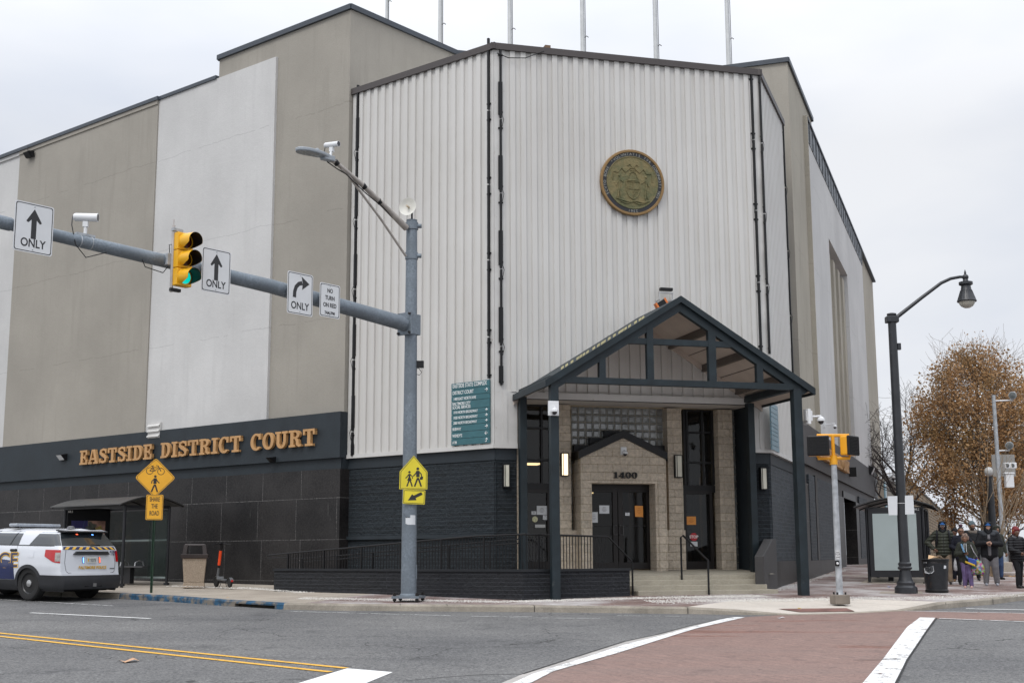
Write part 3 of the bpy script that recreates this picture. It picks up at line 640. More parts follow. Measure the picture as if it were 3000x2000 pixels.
# tan block work
DP = -.80
m = MB()
ua_, z_ = E(455, 500, DP); 
for a in ((440, 85, 540, 1250, DB-.1, DP), (1228, 110, 1330, 1250, DB-.1, DP), (1590, 120, 1692, 1250, DB-.1, DP)): rect(MB(), FF, *a).build('tan_pillar', TAN, B)
for a in ((540, 970, 618, 1250, DB-.1, DP-.002), (1200, 970, 1350, 1250, DB-.1, DP+.004)): rect(MB(), FF, *a).build('low_block_wall', TAN, B)
# portal
DPo = -.45
def portal_pts(d):
    g = lambda x, y: FF.P(*[FF.pick(*k(x, y), DPo)[0], d, FF.pick(*k(x, y), DPo)[1]])
    zt = E(900, 640, DPo)[1]
    ul, uo, ui, ur = E(610, 900, DPo)[0], E(667, 900, DPo)[0], E(1160, 900, DPo)[0], E(1218, 900, DPo)[0]
    zl = E(610, 460, DPo)[1]; zp = E(915, 318, DPo)[1]; up = (ul+ur)/2
    return [FF.P(ul, d, -.1), FF.P(ul, d, zl), FF.P(up, d, zp), FF.P(ur, d, zl), FF.P(ur, d, -.1), FF.P(ui, d, -.1), FF.P(ui, d, zt), FF.P(uo, d, zt), FF.P(uo, d, -.1)], (ul, ur, up, zl, zp, zt, uo, ui)
pp, (ul, ur, up_, zl, zp, zt, uo, ui) = portal_pts(DPo)
m = MB(); m.prism(pp, FF.n*(-.50)); 
m.fb(FF, ul-.004, ul+.3, DB, DPo-.02, -.1, zl-.1); m.fb(FF, ur-.3, ur+.004, DB, DPo-.02, -.1, zl-.1)
m.build('portal', TAN, B, bevel=.012)
m = MB()   # black gable coping over the portal
th = .19; ov = .06
outer = [(ul-ov, zl-.04), (ul-ov, zl+th*.9), (up_, zp+th), (ur+ov*.5, zl+th*.9), (ur+ov*.5, zl-.04), (ur-.0, zl), (up_, zp), (ul+.0, zl)]
m.prism([FF.P(u, DPo+.05, z) for u, z in outer], FF.n*(-.62)); m.build('portal_coping', BLK, B)
m = MB()
for x0, y0, x1, y1 in ((560, 372, 980, 470), (670, 320, 1050, 372.5), (775, 268, 952, 320.5), (1050, 372, 1225, 470)): rect(m, FF, x0, y0, x1, y1, DB-.05, DB+.13)
m.build('stepped_panel', BLK, B)
rect(MB(), FF, 0, 0, 1, 1, 0, .1)
# glass block wall
def blocks(x0, x1, y0, y1, d, nx, nz, name='glass_block_window'):
    a, b = E(x0, (y0+y1)/2, d)[0], E(x1, (y0+y1)/2, d)[0]; c, e = E((x0+x1)/2, y1, d)[1], E((x0+x1)/2, y0, d)[1]
    w, h = (b-a)/nx, (e-c)/nz; g = .008
    m = MB()
    for i in range(nx):
        for j in range(nz):
            u0, u1, z0, z1 = a+w*i+g, a+w*(i+1)-g, c+h*j+g, c+h*(j+1)-g; s = min(w, h)*.16
            f = [FF.P(u0, d, z0), FF.P(u1, d, z0), FF.P(u1, d, z1), FF.P(u0, d, z1)]
            r_ = [FF.P(u0+s, d-.025, z0+s), FF.P(u1-s, d-.025, z0+s), FF.P(u1-s, d-.025, z1-s), FF.P(u0+s, d-.025, z1-s)]
            m.add(f+r_, [(0, 1, 5, 4), (1, 2, 6, 5), (2, 3, 7, 6), (3, 0, 4, 7), (4, 5, 6, 7)])
    o = m.build(name, GBL, B, fix=False)
    m = MB()
    for i in range(nx+1): m.fb(FF, a+w*i-g, a+w*i+g, d-.05, d+.004, c, e)
    for j in range(nz+1): m.fb(FF, a, b, d-.05, d+.006, c+h*j-g, c+h*j+g)
    m.build('mortar_grid', GBM, o)
blocks(540, 1192, 106, 430, DB+.02, 13, 6)
blocks(538, 576, 430, 972, DB+.03, 1, 11)
blocks(1198, 1228, 430, 972, DB+.03, 1, 11)
blocks(1688, 1748, 120, 1248, DB+.03, 1, 22)
# window bays and doors
def bay(name, x0, x1, yt, yh, bars_v, bars_h, door):
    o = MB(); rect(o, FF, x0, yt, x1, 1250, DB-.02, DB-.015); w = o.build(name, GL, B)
    m = MB()
    for x, wd in bars_v: rect(m, FF, x-wd/2, yt, x+wd/2, yh, DB-.05, DB+.05)
    for y, wd in bars_h: rect(m, FF, x0, y-wd/2, x1, y+wd/2, DB-.05, DB+.045)
    rect(m, FF, x0, yt-8, x1, yt+4, DB-.05, DB+.052); m.build('window_frame', BLK, w)
    dm = MB(); (a, b) = door
    rect(dm, FF, a-12, yh+50, a+8, 1248, DB-.05, DB+.055); rect(dm, FF, b-12, yh+50, b+8, 1248, DB-.05, DB+.055); rect(dm, FF, a, yh+44, b, yh+66, DB-.05, DB+.05); rect(dm, FF, a, 1190, b, 1248, DB-.05, DB+.05)
    dm.build('door_frame', DKB, w); return w
wl_ = bay('entrance_window', 160, 455, 92, 640, [(222, 10), (332, 14), (395, 14)], [(250, 15), (474, 13), (662, 46)], (222, 385))
wr_ = bay('entrance_window', 1330, 1600, 128, 650, [(1342, 16), (1362, 14), (1470, 16), (1540, 18)], [(281, 14), (494, 13), (678, 52)], (1350, 1535))
DD = -.93
dr = thing('x', (0, 0, 0), 'x', 'x'); bpy.data.objects.remove(dr)
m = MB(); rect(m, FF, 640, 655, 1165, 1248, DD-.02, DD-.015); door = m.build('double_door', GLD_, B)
m = MB()
for x0, x1 in ((655, 672), (836, 868), (874, 906), (1074, 1090)): rect(m, FF, x0, 655, x1, 1246, DD-.03, DD+.03)
rect(m, FF, 1090, 640, 1165, 1248, DD-.05, DD+.02)
for x0, x1 in ((655, 868), (874, 1090)):
    rect(m, FF, x0, 672, x1, 702, DD-.03, DD+.028); rect(m, FF, x0, 1198, x1, 1244, DD-.03, DD+.028); rect(m, FF, x0, 939, x1, 943, DD-.01, DD+.01)
rect(m, FF, 640, 636, 1165, 674, DD-.05, DD+.035); m.build('door_frame', DKB, door)
for x0, x1 in ((838, 860), (884, 906)):
    m = MB(); a = E(x0, 938, DD+.07); b = E(x1, 938, DD+.07); c = E(x1, 1003, DD+.07)
    sgn = 1 if x0 < 860 else -1
    base_u = b[0] if sgn > 0 else a[0]; out_u = a[0] if sgn > 0 else b[0]
    m.tube([FF.P(base_u, DD+.03, a[1]), FF.P(base_u, DD+.09, a[1]), FF.P(out_u, DD+.09, a[1]), FF.P(out_u, DD+.09, c[1]), FF.P(base_u, DD+.09, c[1]), FF.P(base_u, DD+.03, c[1])], .011, 8)
    m.build('door_handle', simple('handle_metal', (.10, .10, .10), .3, .8), door)
# ---- room behind the glass
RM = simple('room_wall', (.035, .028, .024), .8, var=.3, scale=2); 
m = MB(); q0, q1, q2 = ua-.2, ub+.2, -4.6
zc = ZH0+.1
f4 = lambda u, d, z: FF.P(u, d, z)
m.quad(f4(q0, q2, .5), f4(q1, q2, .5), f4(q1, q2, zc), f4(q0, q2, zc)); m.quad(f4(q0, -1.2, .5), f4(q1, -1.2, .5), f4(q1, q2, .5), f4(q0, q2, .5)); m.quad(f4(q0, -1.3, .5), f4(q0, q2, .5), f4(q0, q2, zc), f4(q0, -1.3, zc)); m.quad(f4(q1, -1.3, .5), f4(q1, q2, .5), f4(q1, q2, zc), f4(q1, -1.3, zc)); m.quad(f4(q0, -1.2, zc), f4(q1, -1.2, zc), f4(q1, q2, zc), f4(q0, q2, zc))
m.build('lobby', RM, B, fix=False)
LOBP = simple('lobby_panel', (.20, .15, .11), .6, var=.4, scale=2)
WARM = simple('lobby_light', (.9, .75, .5), .4, emis=(1, .72, .38), es=6)
for u, d, z in ((ua+.9, -2.6, 3.3), (ua+2.3, -3, 3.9), (ua+3.4, -2.5, 3.9), (ub-1.5, -2.8, 3.2), (ub-2.2, -3.2, 3.9), (ua+2.7, -3.6, 2.6)):
    m = MB(); m.fb(FF, u, u+.35, d, d+.35, z, z+.04); m.build('lobby_lamp', WARM, B)
for u, w, d, z0, z1 in ((ua+.3, .5, -3.4, .5, 2.2), (ua+2.2, .9, -3.9, .5, 1.5), (ua+3.3, .16, -2.3, .5, 2.9), (ua+3.9, .3, -2.8, .5, 2.6), (ub-1.3, .7, -3, .5, 1.6), (ub-.6, .15, -2.2, .5, 3)): m = MB(); m.fb(FF, u, u+w, d, d+.15, z0, z1); m.build('lobby_partition', LOBP, B)
# vent louvre on the long wall
uv0, zv1 = FLW.pick(437, 1240, -.03); uv1, zv0 = FLW.pick(470, 1281, -.03)
m = MB(); a, b = min(uv0, uv1), max(uv0, uv1); m.fb(FLW, a, b, -.06, .005, zv0, zv1); 
for i in range(3): z = zv0+(zv1-zv0)*(i+.25)/3; m.box(FLW.P((a+b)/2, .03, z+.03), dL*(b-a), FLW.n*.05+UP*-.05, UP*.03)
m.build('wall_vent', TRIM, B)
# ---- steps
ST = thing('entrance_steps', tuple(FF.P(3, .5, 0)), 'four wide concrete steps up to the court doors', 'steps')
K1 = G(802, 1727); K2 = G(1533, 1758); K3 = G(1846, 1746)
us0, _ = FF.pick(1846, 1700, 1.2); us1, _ = FF.pick(2222, 1700, 1.1)
dst = [(G(1850, 1745)-FF.o).dot(FF.n)]
m = MB(); D0 = dst[0]; nst = 4; zland = .46
for i in range(nst):
    d1 = D0-.30*i; z = (zland)*(i+1)/nst
    m.fb(FF, us0-.05, us1+(.14 if i == 0 else .0), -.4-.01*i, d1, -.6, z)
m.build('step', FLOORC, ST, bevel=.012)
m = MB(); d1 = D0-.30*4+.28
q = [FF.P(ua, d1, zland+.004), FF.P(ub+.02, d1, zland+.004), FF.P(ub+.02, -1.2, ZFLR), FF.P(ua, -1.2, ZFLR)]
m.prism([p-UP*.5 for p in q], UP*.5) if False else m.quad(*q); m.build('landing', FLOORC, ST, fix=False)
m = MB(); m.fb(FF, ua-.6, us0, -1.1, 1.15, -.5, zland+.002); m.build('landing_slab', FLOORC, ST)
# ---- black wing wall right of the steps
uwf = (G(2245, 1736)-FR.o).dot(dR)
zw1 = FR.pick(2245, 1629, .0)[1]; zw2 = FR.pick(2266, 1578, .0)[1]; uwt = FR.pick(2262, 1585)[0]
m = MB(); prof = [(.25, -1), (uwf, -1), (uwf, zw1), (min(uwt, -.1), zw2), (.25, zw2)]
m.prism([FR.P(u, .012, z) for u, z in prof], FR.n*-.22)
o = m.build('wing_wall', SLATE_R, None, bevel=.01, loc=tuple(FR.P(uwf, 0, 0))); tag(o, 'short black wall with sloping top at the right end of the steps', 'wall')
print('wing', uwf, zw1, zw2, uwt)
# ================================================================== canopy over the entrance
CN = thing('entrance_canopy', tuple(FF.P(WF/2, 2.5, 0)), 'dark slate gabled timber canopy on square posts over the court entrance', 'canopy')
gl, gr = G(1625, 1757), G(2350, 1743)
dc = ((gl-FF.o).dot(FF.n)+(gr-FF.o).dot(FF.n))/2
c3 = K(1450, 820, 2.352)
def C(x, y, d=None): return FF.pick(*c3(x, y), dc if d is None else d)
uPL = FF.pick(1625, 1500, dc)[0]; uPR = FF.pick(2345, 1500, dc)[0]
dk = dc+.16
uP, zP = FF.pick(1992, 867, dk); uE0, zE0 = FF.pick(1601, 1114, dk); uE1, zE1 = FF.pick(2387.5, 1135, dk)
zE = (zE0+zE1)/2; uP = (uE0+uE1)/2*.5+uP*.5
def slope(u): return zP-(zP-zE)*abs(u-uP)/(uE1-uP if u > uP else uP-uE0)
zc0 = FF.pick(1985, 1116, dc)[1]-.0; zc1 = zc0+.155; zc0 = C(1500, 742)[1]; zc1 = C(1500, 700)[1]
for u, d, w in ((uPL, dc, .19), (uPR, dc, .21)):
    b = FF.P(u, d, 0); zb = zg(b.x, b.y)-.05; m = MB(); m.fb(FF, u-w/2, u+w/2, d-w/2, d+w/2, zb, zc0+.03); m.build('post', TEAL_B, CN, bevel=.008)
rl, rr = FF.pick(1531, 1300, .16)[0], FF.pick(2199, 1300, .16)[0]
for u in (rl, rr): m = MB(); m.fb(FF, u-.085, u+.085, .07, .26, -.3, ZH0+.02); m.build('post', TEAL_B, CN)
for s_, a in ((0, uE0), (1, uE1)):
    m = MB(); m.prism([FF.P(a, .03, zE), FF.P(uP, .03, zP), FF.P(uP, .03, zP-.09), FF.P(a, .03, zE-.09)], FF.n*(dk-.06)); m.build('roof_slope', ROOFM, CN)
    m = MB(); m.prism([FF.P(a, .05, zE-.092), FF.P(uP, .05, zP-.092), FF.P(uP, .05, zP-.11), FF.P(a, .05, zE-.11)], FF.n*(dk-.12)); m.build('soffit', PLY, CN)
    m = MB(); m.prism([FF.P(a, dk, zE+.012), FF.P(uP, dk, zP+.012), FF.P(uP, dk, zP-.14), FF.P(a, dk, zE-.16)], FF.n*-.06)
    m.build('rake_board', TEAL_B, CN)
    sg = 1 if a > uP else -1; a2 = a-sg*.10
    m = MB(); m.prism([FF.P(a2, dc+.07, slope(a2)-.11), FF.P(uP, dc+.07, zP-.11), FF.P(uP, dc+.07, zP-.35), FF.P(a2-sg*.2, dc+.07, slope(a2-sg*.2)-.35)], FF.n*-.14); m.build('rafter', TEAL_B, CN)
    m = MB(); m.fb(FF, a-.03 if sg > 0 else a-.02, a+.02 if sg > 0 else a+.03, .05, dk-.01, zE-.15, zE-.0); m.build('eave_fascia', TEAL_B, CN)
    ub_ = uPR if sg > 0 else uPL
    m = MB(); m.fb(FF, ub_-.08, ub_+.08, .06, dc-.08, zc0+.01, zc0+.17); m.build('side_beam', TEAL_B, CN)
    for f in (.25, .52, .79):
        u = uP+(a-uP)*f; z = slope(u)-.11; m = MB(); m.fb(FF, u-.05, u+.05, .06, dc-.08, z-.16, z+.02); m.build('purlin', PURL, CN)
    for f in (.4, .66): u = uP+(a-uP)*f; m = MB(); m.fb(FF, u-.012, u+.012, .06, dc-.08, slope(u)-.12, slope(u)-.108); m.build('seam_strip', PURL, CN)
m = MB(); m.fb(FF, uPL-.1, uPR+.1, dc-.07, dc+.08, zc0, zc1); m.build('tie_beam', TEAL_B, CN)
zu0, zu1 = C(1300, 455)[1], C(1300, 415)[1]
hw = .5*((uE1-uP)*(zP-.30-zu1)/(zP-zE)+(uP-uE0)*(zP-.30-zu1)/(zP-zE))
m = MB(); m.fb(FF, uP-hw-.12, uP+hw+.12, dc-.055, dc+.065, zu0, zu1); m.build('collar_beam', TEAL_B, CN)
for x0, x1 in ((713, 757), (1043, 1088), (1467, 1518), (1795, 1838)):
    a, b = C(x0, 600)[0], C(x1, 600)[0]; m = MB(); m.fb(FF, a, b, dc-.06, dc+.075, zc1-.01, slope((a+b)/2)-.28); m.build('truss_post', TEAL_B, CN)
# wall trim under the roof
for a in (uE0, uE1):
    m = MB(); m.prism([FF.P(a, .045, zE-.1), FF.P(uP, .045, zP-.1), FF.P(uP, .045, zP-.25), FF.P(a, .045, zE-.25)], FF.n*.05); m.build('wall_trim', PLY, CN)
TABM = simple('tab_yellow', (.50, .45, .25), .7)
for i in range(20):
    f = .28+.62*i/20+.01*math.sin(i*5); u = uP+(uE0-uP)*f; z = slope(u)
    m = MB(); m.box(FF.P(u, dk-.10-.02*math.sin(i*3), z+.045), dF*.05+UP*.04, FF.n*.05, UP*.05); m.build('shingle_tab', TABM, CN)
# cables and cable box
def wire(name, pts, r, mat, par=None, label=None, cat='cable'):
    m = MB(); m.tube(pts, r, 6); o = m.build(name, mat, par, smooth=True, loc=None if par else tuple(pts[0]))
    if not par: tag(o, label, cat)
    return o
GREYW = simple('cable_grey', (.35, .34, .32), .5)
wire('cable', [FF.P(ua+.1+(ub-ua)*i/12, .09, ZH1+.03+.015*math.sin(i*2.1)-.0*i) for i in range(13)], .014, GREYW, CN)
# flood lights on the canopy ridge and on the wall above
def flood(px, py, d, name, lab, sz=.2):
    u, z = FF.pick(px, py, d); t = thing(name, tuple(FF.P(u, d, z)), lab, 'floodlight'); return t, u, z
t, u, z = flood(1938, 892, 1.0, 'flood_light', 'orange and black flood light tipped over on the canopy roof')
dd = (dF*.8+UP*.5).normalized(); ee = dd.cross(FF.n)
m = MB(); m.box(FF.P(u, 1.0, z), dd*.26, ee*.20, FF.n*.12); m.build('housing', BLK, t, bevel=.01)
for s_ in (-1, 1): m = MB(); m.box(FF.P(u, 1.0, z)+dd*.135*s_, dd*.05, ee*.21, FF.n*.13); m.build('end_cap', simple('orange_plastic', (.75, .20, .04), .5), t)
m = MB(); m.box(FF.P(u, 1.0, z)+ee*-.1, dd*.22, ee*.02, FF.n*.14); m.build('bracket', GREYW, t)
t, u, z = flood(1951, 856, .25, 'flood_light', 'black bar flood light on a silver bracket on the siding above the canopy')
m = MB(); m.fb(FF, u-.17, u+.17, .2, .32, z+.03, z+.11); m.build('housing', BLK, t, bevel=.01)
m = MB(); m.fb(FF, u-.19, u+.19, .22, .27, z-.03, z); m.fb(FF, u-.19, u-.17, .22, .27, z-.2, z); m.fb(FF, u+.17, u+.19, .22, .27, z-.22, z); m.fb(FF, u-.18, u-.15, .0, .27, z-.21, z-.18); m.fb(FF, u+.15, u+.18, .0, .27, z-.21, z-.18); m.build('bracket', simple('silver', (.5, .5, .5), .4, .5), t)
# ================================================================== ramp wall, railings
RW = thing('ramp_wall', tuple(K2), 'low black split block wall hiding the wheelchair ramp', 'wall')
ZC = .635
dirA = (K2-K1); dirA.z = 0; dirA.normalize(); dirB = (K3-K2); dirB.z = 0; dirB.normalize()
nA = Vector((-dirA.y, dirA.x, 0)); nB = Vector((-dirB.y, dirB.x, 0))
SPW = brickwall('ramp_split_block', dL, (.013, .0145, .018), (.050, .054, .062), 9, .085, .007, 1.8, .35, .65, (8, 17))  # pale joint lines carry the painted highlights of the ramp wall courses
SPW2 = brickwall('ramp_split_block_front', dirB, (.013, .015, .019), (.050, .055, .065), 9, .085, .007, 1.8, .35, .65, (8, 17))  # course highlights painted into these joint lines too
CAPM = simple('cap_black', (.016, .018, .021), .5, var=.2, spec=.35)
flat = lambda p, z: Vector((p.x, p.y, z))
cor = isect(flat(K1, 0)+nA*.25, dirA, flat(K2, 0)+nB*.25, dirB)
K4 = flat(K3, 0)+nB*1.6
for nm, a, b, a2, b2, mt in (('wall_run', K1, K2, K1+nA*.25, cor, SPW), ('wall_run', K2, K3, cor, K3+nB*.25, SPW2)):
    m = MB(); m.prism([flat(a, -.6), flat(b, -.6), flat(b2, -.6), flat(a2, -.6)], UP*(ZC+.6-.05)); m.build(nm, mt, RW)
    n_ = nA if a is K1 else nB; e = .025
    m = MB(); oa = flat(a, ZC-.05)-n_*e; 
    c_out = isect(flat(K1, 0)-nA*e, dirA, flat(K2, 0)-nB*e, dirB)
    P1 = flat(K1, 0)-nA*e-dirA*e if a is K1 else c_out; P2 = c_out if a is K1 else flat(K3, 0)-nB*e+dirB*e
    m.prism([flat(P1, ZC-.05), flat(P2, ZC-.05), flat(b2, ZC-.05)+(n_*e if b is K3 else Vector((0, 0, 0))), flat(a2, ZC-.05)+(n_*e if a is K1 else Vector((0, 0, 0)))], UP*.055); m.build('wall_cap', CAPM, RW)
m = MB(); m.prism([flat(K3, -.5)+nB*.25, flat(K3, -.5)+nB*1.5, flat(K3, -.5)+nB*1.5-dirB*.2, flat(K3, -.5)+nB*.25-dirB*.2], UP*(ZC+.5-.05)); m.build('wall_run', SPW2, RW)
m = MB(); m.prism([FF.P(-.2, .1, 0), FF.P(us0-.3, .1, 0), flat(K3, 0)+nB*.3-dirB*.3, cor, flat(K1, 0)+nA*.26+dirA*2], UP*(zland-.02)); m.build('ramp_surface', FLOORC, RW)
FA = fr(K1+nA*.12, dirA); FB = fr(K2+nB*.12, dirB)
RL = thing('ramp_railing', tuple(flat(K1, ZC)), 'black metal railing with thin balusters rising along the ramp wall', 'railing')
pA = [FA.pick(x, y) for x, y in ((787, 1626), (852, 1619.5), (1000, 1606), (1243, 1583), (1396, 1569.5), (1521, 1564.5))]
uK2 = (K2-FA.o).dot(dirA); pA.append((uK2, pA[-1][1]+.005))
def zr(prof, u):
    for (a, za), (b, zb) in zip(prof[:-1], prof[1:]):
        if a <= u <= b: return za+(zb-za)*(u-a)/(b-a)
    return prof[-1][1]
m = MB(); lo = FA.P(pA[0][0]-.0, 0, pA[0][1]-.07)
m.tube([FA.P(.35, 0, zr(pA, .35)-.11), lo, FA.P(pA[0][0]-.05, 0, pA[0][1]-.03)]+[FA.P(u, 0, z) for u, z in pA], .022, 8); m.build('top_rail', BLK, RL, smooth=True)
u = .35
i = 0
while u < uK2-.04:
    big = i % 14 == 0; m = MB(); w = .020 if big else .0075
    m.fb(FA, u-w, u+w, -w, w, ZC, zr(pA, u)-.01); m.build('post' if big else 'baluster', BLK, RL); u += .086; i += 1
RL2 = thing('landing_railing', tuple(flat(K2, ZC)), 'black metal railing with balusters on the wall end beside the steps', 'railing')
pB = [FB.pick(x, y) for x, y in ((1537, 1565), (1640, 1567), (1773, 1570.7), (1783, 1573), (1849, 1641))]
uK3 = (K3-FB.o).dot(dirB)
m = MB(); g3 = FB.P(pB[-1][0]+.02, -.1, 0)
m.tube([FB.P(u, 0, z) for u, z in pB]+[FB.P(pB[-1][0]+.03, 0, pB[-1][1]-.06), FB.P(pB[-1][0]+.03, 0, zg(g3.x, g3.y))], .022, 8); m.build('top_rail', BLK, RL2, smooth=True)
u = .08; i = 0
while u < pB[3][0]-.02:
    big = i in (5, 28); m = MB(); w = .020 if big else .0075
    m.fb(FB, u-w, u+w, -w, w, ZC, zr(pB, u)-.01); m.build('post' if big else 'baluster', BLK, RL2); u += .082; i += 1
RL3 = thing('wall_handrail', tuple(flat(K1, ZC)), 'inner double handrail of the ramp against the black wall', 'railing')
FI = fr(K1+nA*1.25, dirA)
pi_ = [FI.pick(x, y) for x, y in ((856, 1637), (1000, 1626), (1243, 1604), (1396, 1589), (1521, 1578))]
for dz in (0, -.09): m = MB(); m.tube([FI.P(u, 0, z+dz) for u, z in pi_], .017, 8); m.build('rail', BLK, RL3, smooth=True)
for k_ in range(6): u = pi_[0][0]+(pi_[-1][0]-pi_[0][0])*(k_+.3)/6; m = MB(); m.fb(FI, u-.02, u+.02, -.02, .02, .3, zr(pi_, u)); m.build('post', BLK, RL3)
HR = thing('stair_handrail', tuple(FF.P(4, 1, 0)), 'free standing black pipe handrail in the middle of the steps', 'railing')
hd0 = 1.0; hd1 = D0+.05
h = [FF.pick(1997, 1676, hd0), FF.pick(1997, 1573, hd0), FF.pick(2004, 1568, hd0-.1)]
e1 = FF.pick(2070, 1631, hd1-.15); e2 = FF.pick(2077, 1742, hd1)
uh = h[0][0]
m = MB(); m.tube([FF.P(uh, hd0, .3), FF.P(uh, hd0, h[1][1]), FF.P(uh+.04, hd0+.05, h[2][1]), FF.P(e2[0]-.03, hd1-.12, e1[1]), FF.P(e2[0], hd1, e1[1]-.07), FF.P(e2[0], hd1, e2[1]-.02)], .024, 10); m.build('pipe', BLK, HR, smooth=True)
# ================================================================== slab serif lettering
LAY = [0]
def arc(cx, cy, rx, ry, tx, ty, a0, a1, n=14):
    o_ = [(cx+rx*math.cos(R(a0+(a1-a0)*i/n)), cy+ry*math.sin(R(a0+(a1-a0)*i/n))) for i in range(n+1)]
    q_ = [(cx+(rx-tx)*math.cos(R(a0+(a1-a0)*i/n)), cy+(ry-ty)*math.sin(R(a0+(a1-a0)*i/n))) for i in range(n+1)]
    return o_+q_[::-1]
def bx(a, b, c, d): return [(a, c), (b, c), (b, d), (a, d)]
def ribbon(pts, w):
    o_, i_ = [], []
    for k_, (x, y) in enumerate(pts):
        x0, y0 = pts[max(k_-1, 0)]; x1, y1 = pts[min(k_+1, len(pts)-1)]; dx, dy = x1-x0, y1-y0; l = math.hypot(dx, dy); ww = w[k_]/2
        o_.append((x-dy/l*ww, y+dx/l*ww)); i_.append((x+dy/l*ww, y-dx/l*ww))
    return o_+i_[::-1]
T_, H_ = .22, .13
GLY = {
 'E': (.78, [bx(.10, .10+T_, 0, 1), bx(0, .76, 0, H_), bx(0, .74, 1-H_, 1), bx(.1, .58, .44, .56), bx(.60, .76, .0, .34), bx(.58, .74, .66, 1), bx(.50, .60, .34, .66)]),
 'I': (.48, [bx(.13, .13+T_, 0, 1), bx(0, .48, 0, H_), bx(0, .48, 1-H_, 1)]),
 'T': (.82, [bx(.30, .30+T_, 0, 1), bx(.14, .68, 0, H_), bx(0, .82, 1-H_, 1), bx(0, .13, .66, 1), bx(.69, .82, .66, 1)]),
 'D': (.84, [bx(.10, .10+T_, 0, 1), bx(0, .42, 0, H_), bx(0, .42, 1-H_, 1), arc(.40, .5, .42, .5, .22, .13, -90, 90)]),
 'O': (.84, [arc(.42, .5, .42, .52, .22, .12, 0, 180), arc(.42, .5, .42, .52, .22, .12, 180, 360)]),
 'C': (.80, [arc(.42, .5, .42, .52, .22, .12, 50, 180), arc(.42, .5, .42, .52, .22, .12, 180, 315), bx(.60, .76, .64, 1)]),
 'U': (.90, [bx(.10, .10+T_, .34, 1), bx(.60, .60+T_-.04, .34, 1), bx(0, .42, 1-H_, 1), bx(.5, .90, 1-H_, 1), arc(.44, .36, .34, .38, .21, .13, 180, 360)]),
 'R': (.90, [bx(.10, .10+T_, 0, 1), bx(0, .44, 0, H_), bx(0, .44, 1-H_, 1), arc(.42, .74, .34, .26, .2, .12, -90, 90), bx(.3, .44, .48, .60), ribbon([(.48, .5), (.60, .38), (.62, .16), (.72, .06), (.88, .08)], [.14, .2, .2, .14, .1])]),
 'A': (.94, [[(.38, 1), (.60, 1), (.86, .1), (.64, .1)], [(.30, 1), (.42, 1), (.20, .1), (.08, .1)], bx(.22, .66, .28, .40), bx(0, .34, 0, H_), bx(.52, .94, 0, H_)]),
 'S': (.74, [ribbon([(.62, .70), (.60, .86), (.36, .95), (.14, .86), (.12, .70), (.30, .56), (.50, .46), (.62, .32), (.58, .13), (.36, .05), (.12, .14), (.10, .32)], [.12, .14, .13, .18, .22, .22, .22, .22, .18, .13, .14, .12]), bx(.56, .68, .66, .98), bx(.04, .16, .02, .34)]),
 '1': (.56, [bx(.16, .38, 0, 1), bx(0, .54, 0, H_), [(.0, .78), (.18, .86), (.3, 1), (.0, .86)]]),
 '4': (.74, [bx(.40, .62, 0, 1), bx(0, .72, .24, .36), [(.0, .3), (.14, .3), (.44, .9), (.42, 1)], bx(.28, .74, 0, .11)]),
 '0': (.70, [arc(.35, .5, .35, .52, .2, .12, 0, 180), arc(.35, .5, .35, .52, .2, .12, 180, 360)]),
}
def slab(s_, F, x, u0, u1, z0, z1, d, th, mat, parent, name, each_=True, gapw=.66):
    """raised slab serif lettering from u0 to u1 (u0 is where the reading starts)"""
    adv = .10; tot = 0
    for c in s_: tot += gapw if c == ' ' else GLY[c][0]+adv
    sc = abs(u1-u0)/(tot-adv); h = z1-z0; cx = 0; sg = 1 if u1 > u0 else -1; allm = MB()
    for c in s_:
        if c == ' ': cx += gapw; continue
        m = MB() if each_ else allm
        for k_, poly in enumerate(GLY[c][1]):
            e = th+.0012*k_
            pts = [F.P(u0+sg*(cx+a)*sc, d, z0+b*h) for a, b in poly]
            m.prism(pts, F.n*e)
        if each_: m.build(name, mat, parent)
        cx += GLY[c][0]+adv
    if not each_: return allm.build(name, mat, parent)
GOLD = simple('gold_letter_paint', (.48, .27, .11), .5, var=.12, scale=3)
uS, zS0 = FLW.pick(233, 1360.5, .1); uS1, zS1_ = FLW.pick(922, 1305, .1); zS2 = FLW.pick(922, 1254.5, .1)[1]; zS3 = FLW.pick(235, 1319.5, .1)[1]
zs0 = (zS0+zS1_)/2; zs1 = (zS2+zS3)/2
SG = thing('court_name_sign', tuple(FLW.P(uS, .0, zs0)), 'raised gold letters reading EASTSIDE DISTRICT COURT on the slate fascia', 'sign')
slab('EASTSIDE DISTRICT COURT', FLW, None, uS, uS1, zs0, zs1, .02, .09, GOLD, SG, 'letter')
ur0, _ = FRW.pick(2398, 1330, .1); ur1, zr0 = FRW.pick(2484, 1387, .1); zr1 = FRW.pick(2484, 1353, .1)[1]
SG2 = thing('side_name_sign', tuple(FRW.P(ur0, .0, zr0)), 'gold court name letters seen edge on along the side street fascia', 'sign')
slab('EASTSIDE DISTRICT COURT', FRW, None, ur0, ur1, zr0, zr1, .03, .14, GOLD, SG2, 'letter')
un0, zn0 = FF.pick(*k(838, 603), DPo); un1, zn1 = FF.pick(*k(1002, 562), DPo)
NS = thing('street_number', tuple(FF.P(un0, DPo, zn0)), 'black numerals 1400 on the tan portal over the doors', 'sign')
slab('1400', FF, None, un0, un1, zn0, zn1, DPo+.005, .05, BLK, NS, 'numeral')
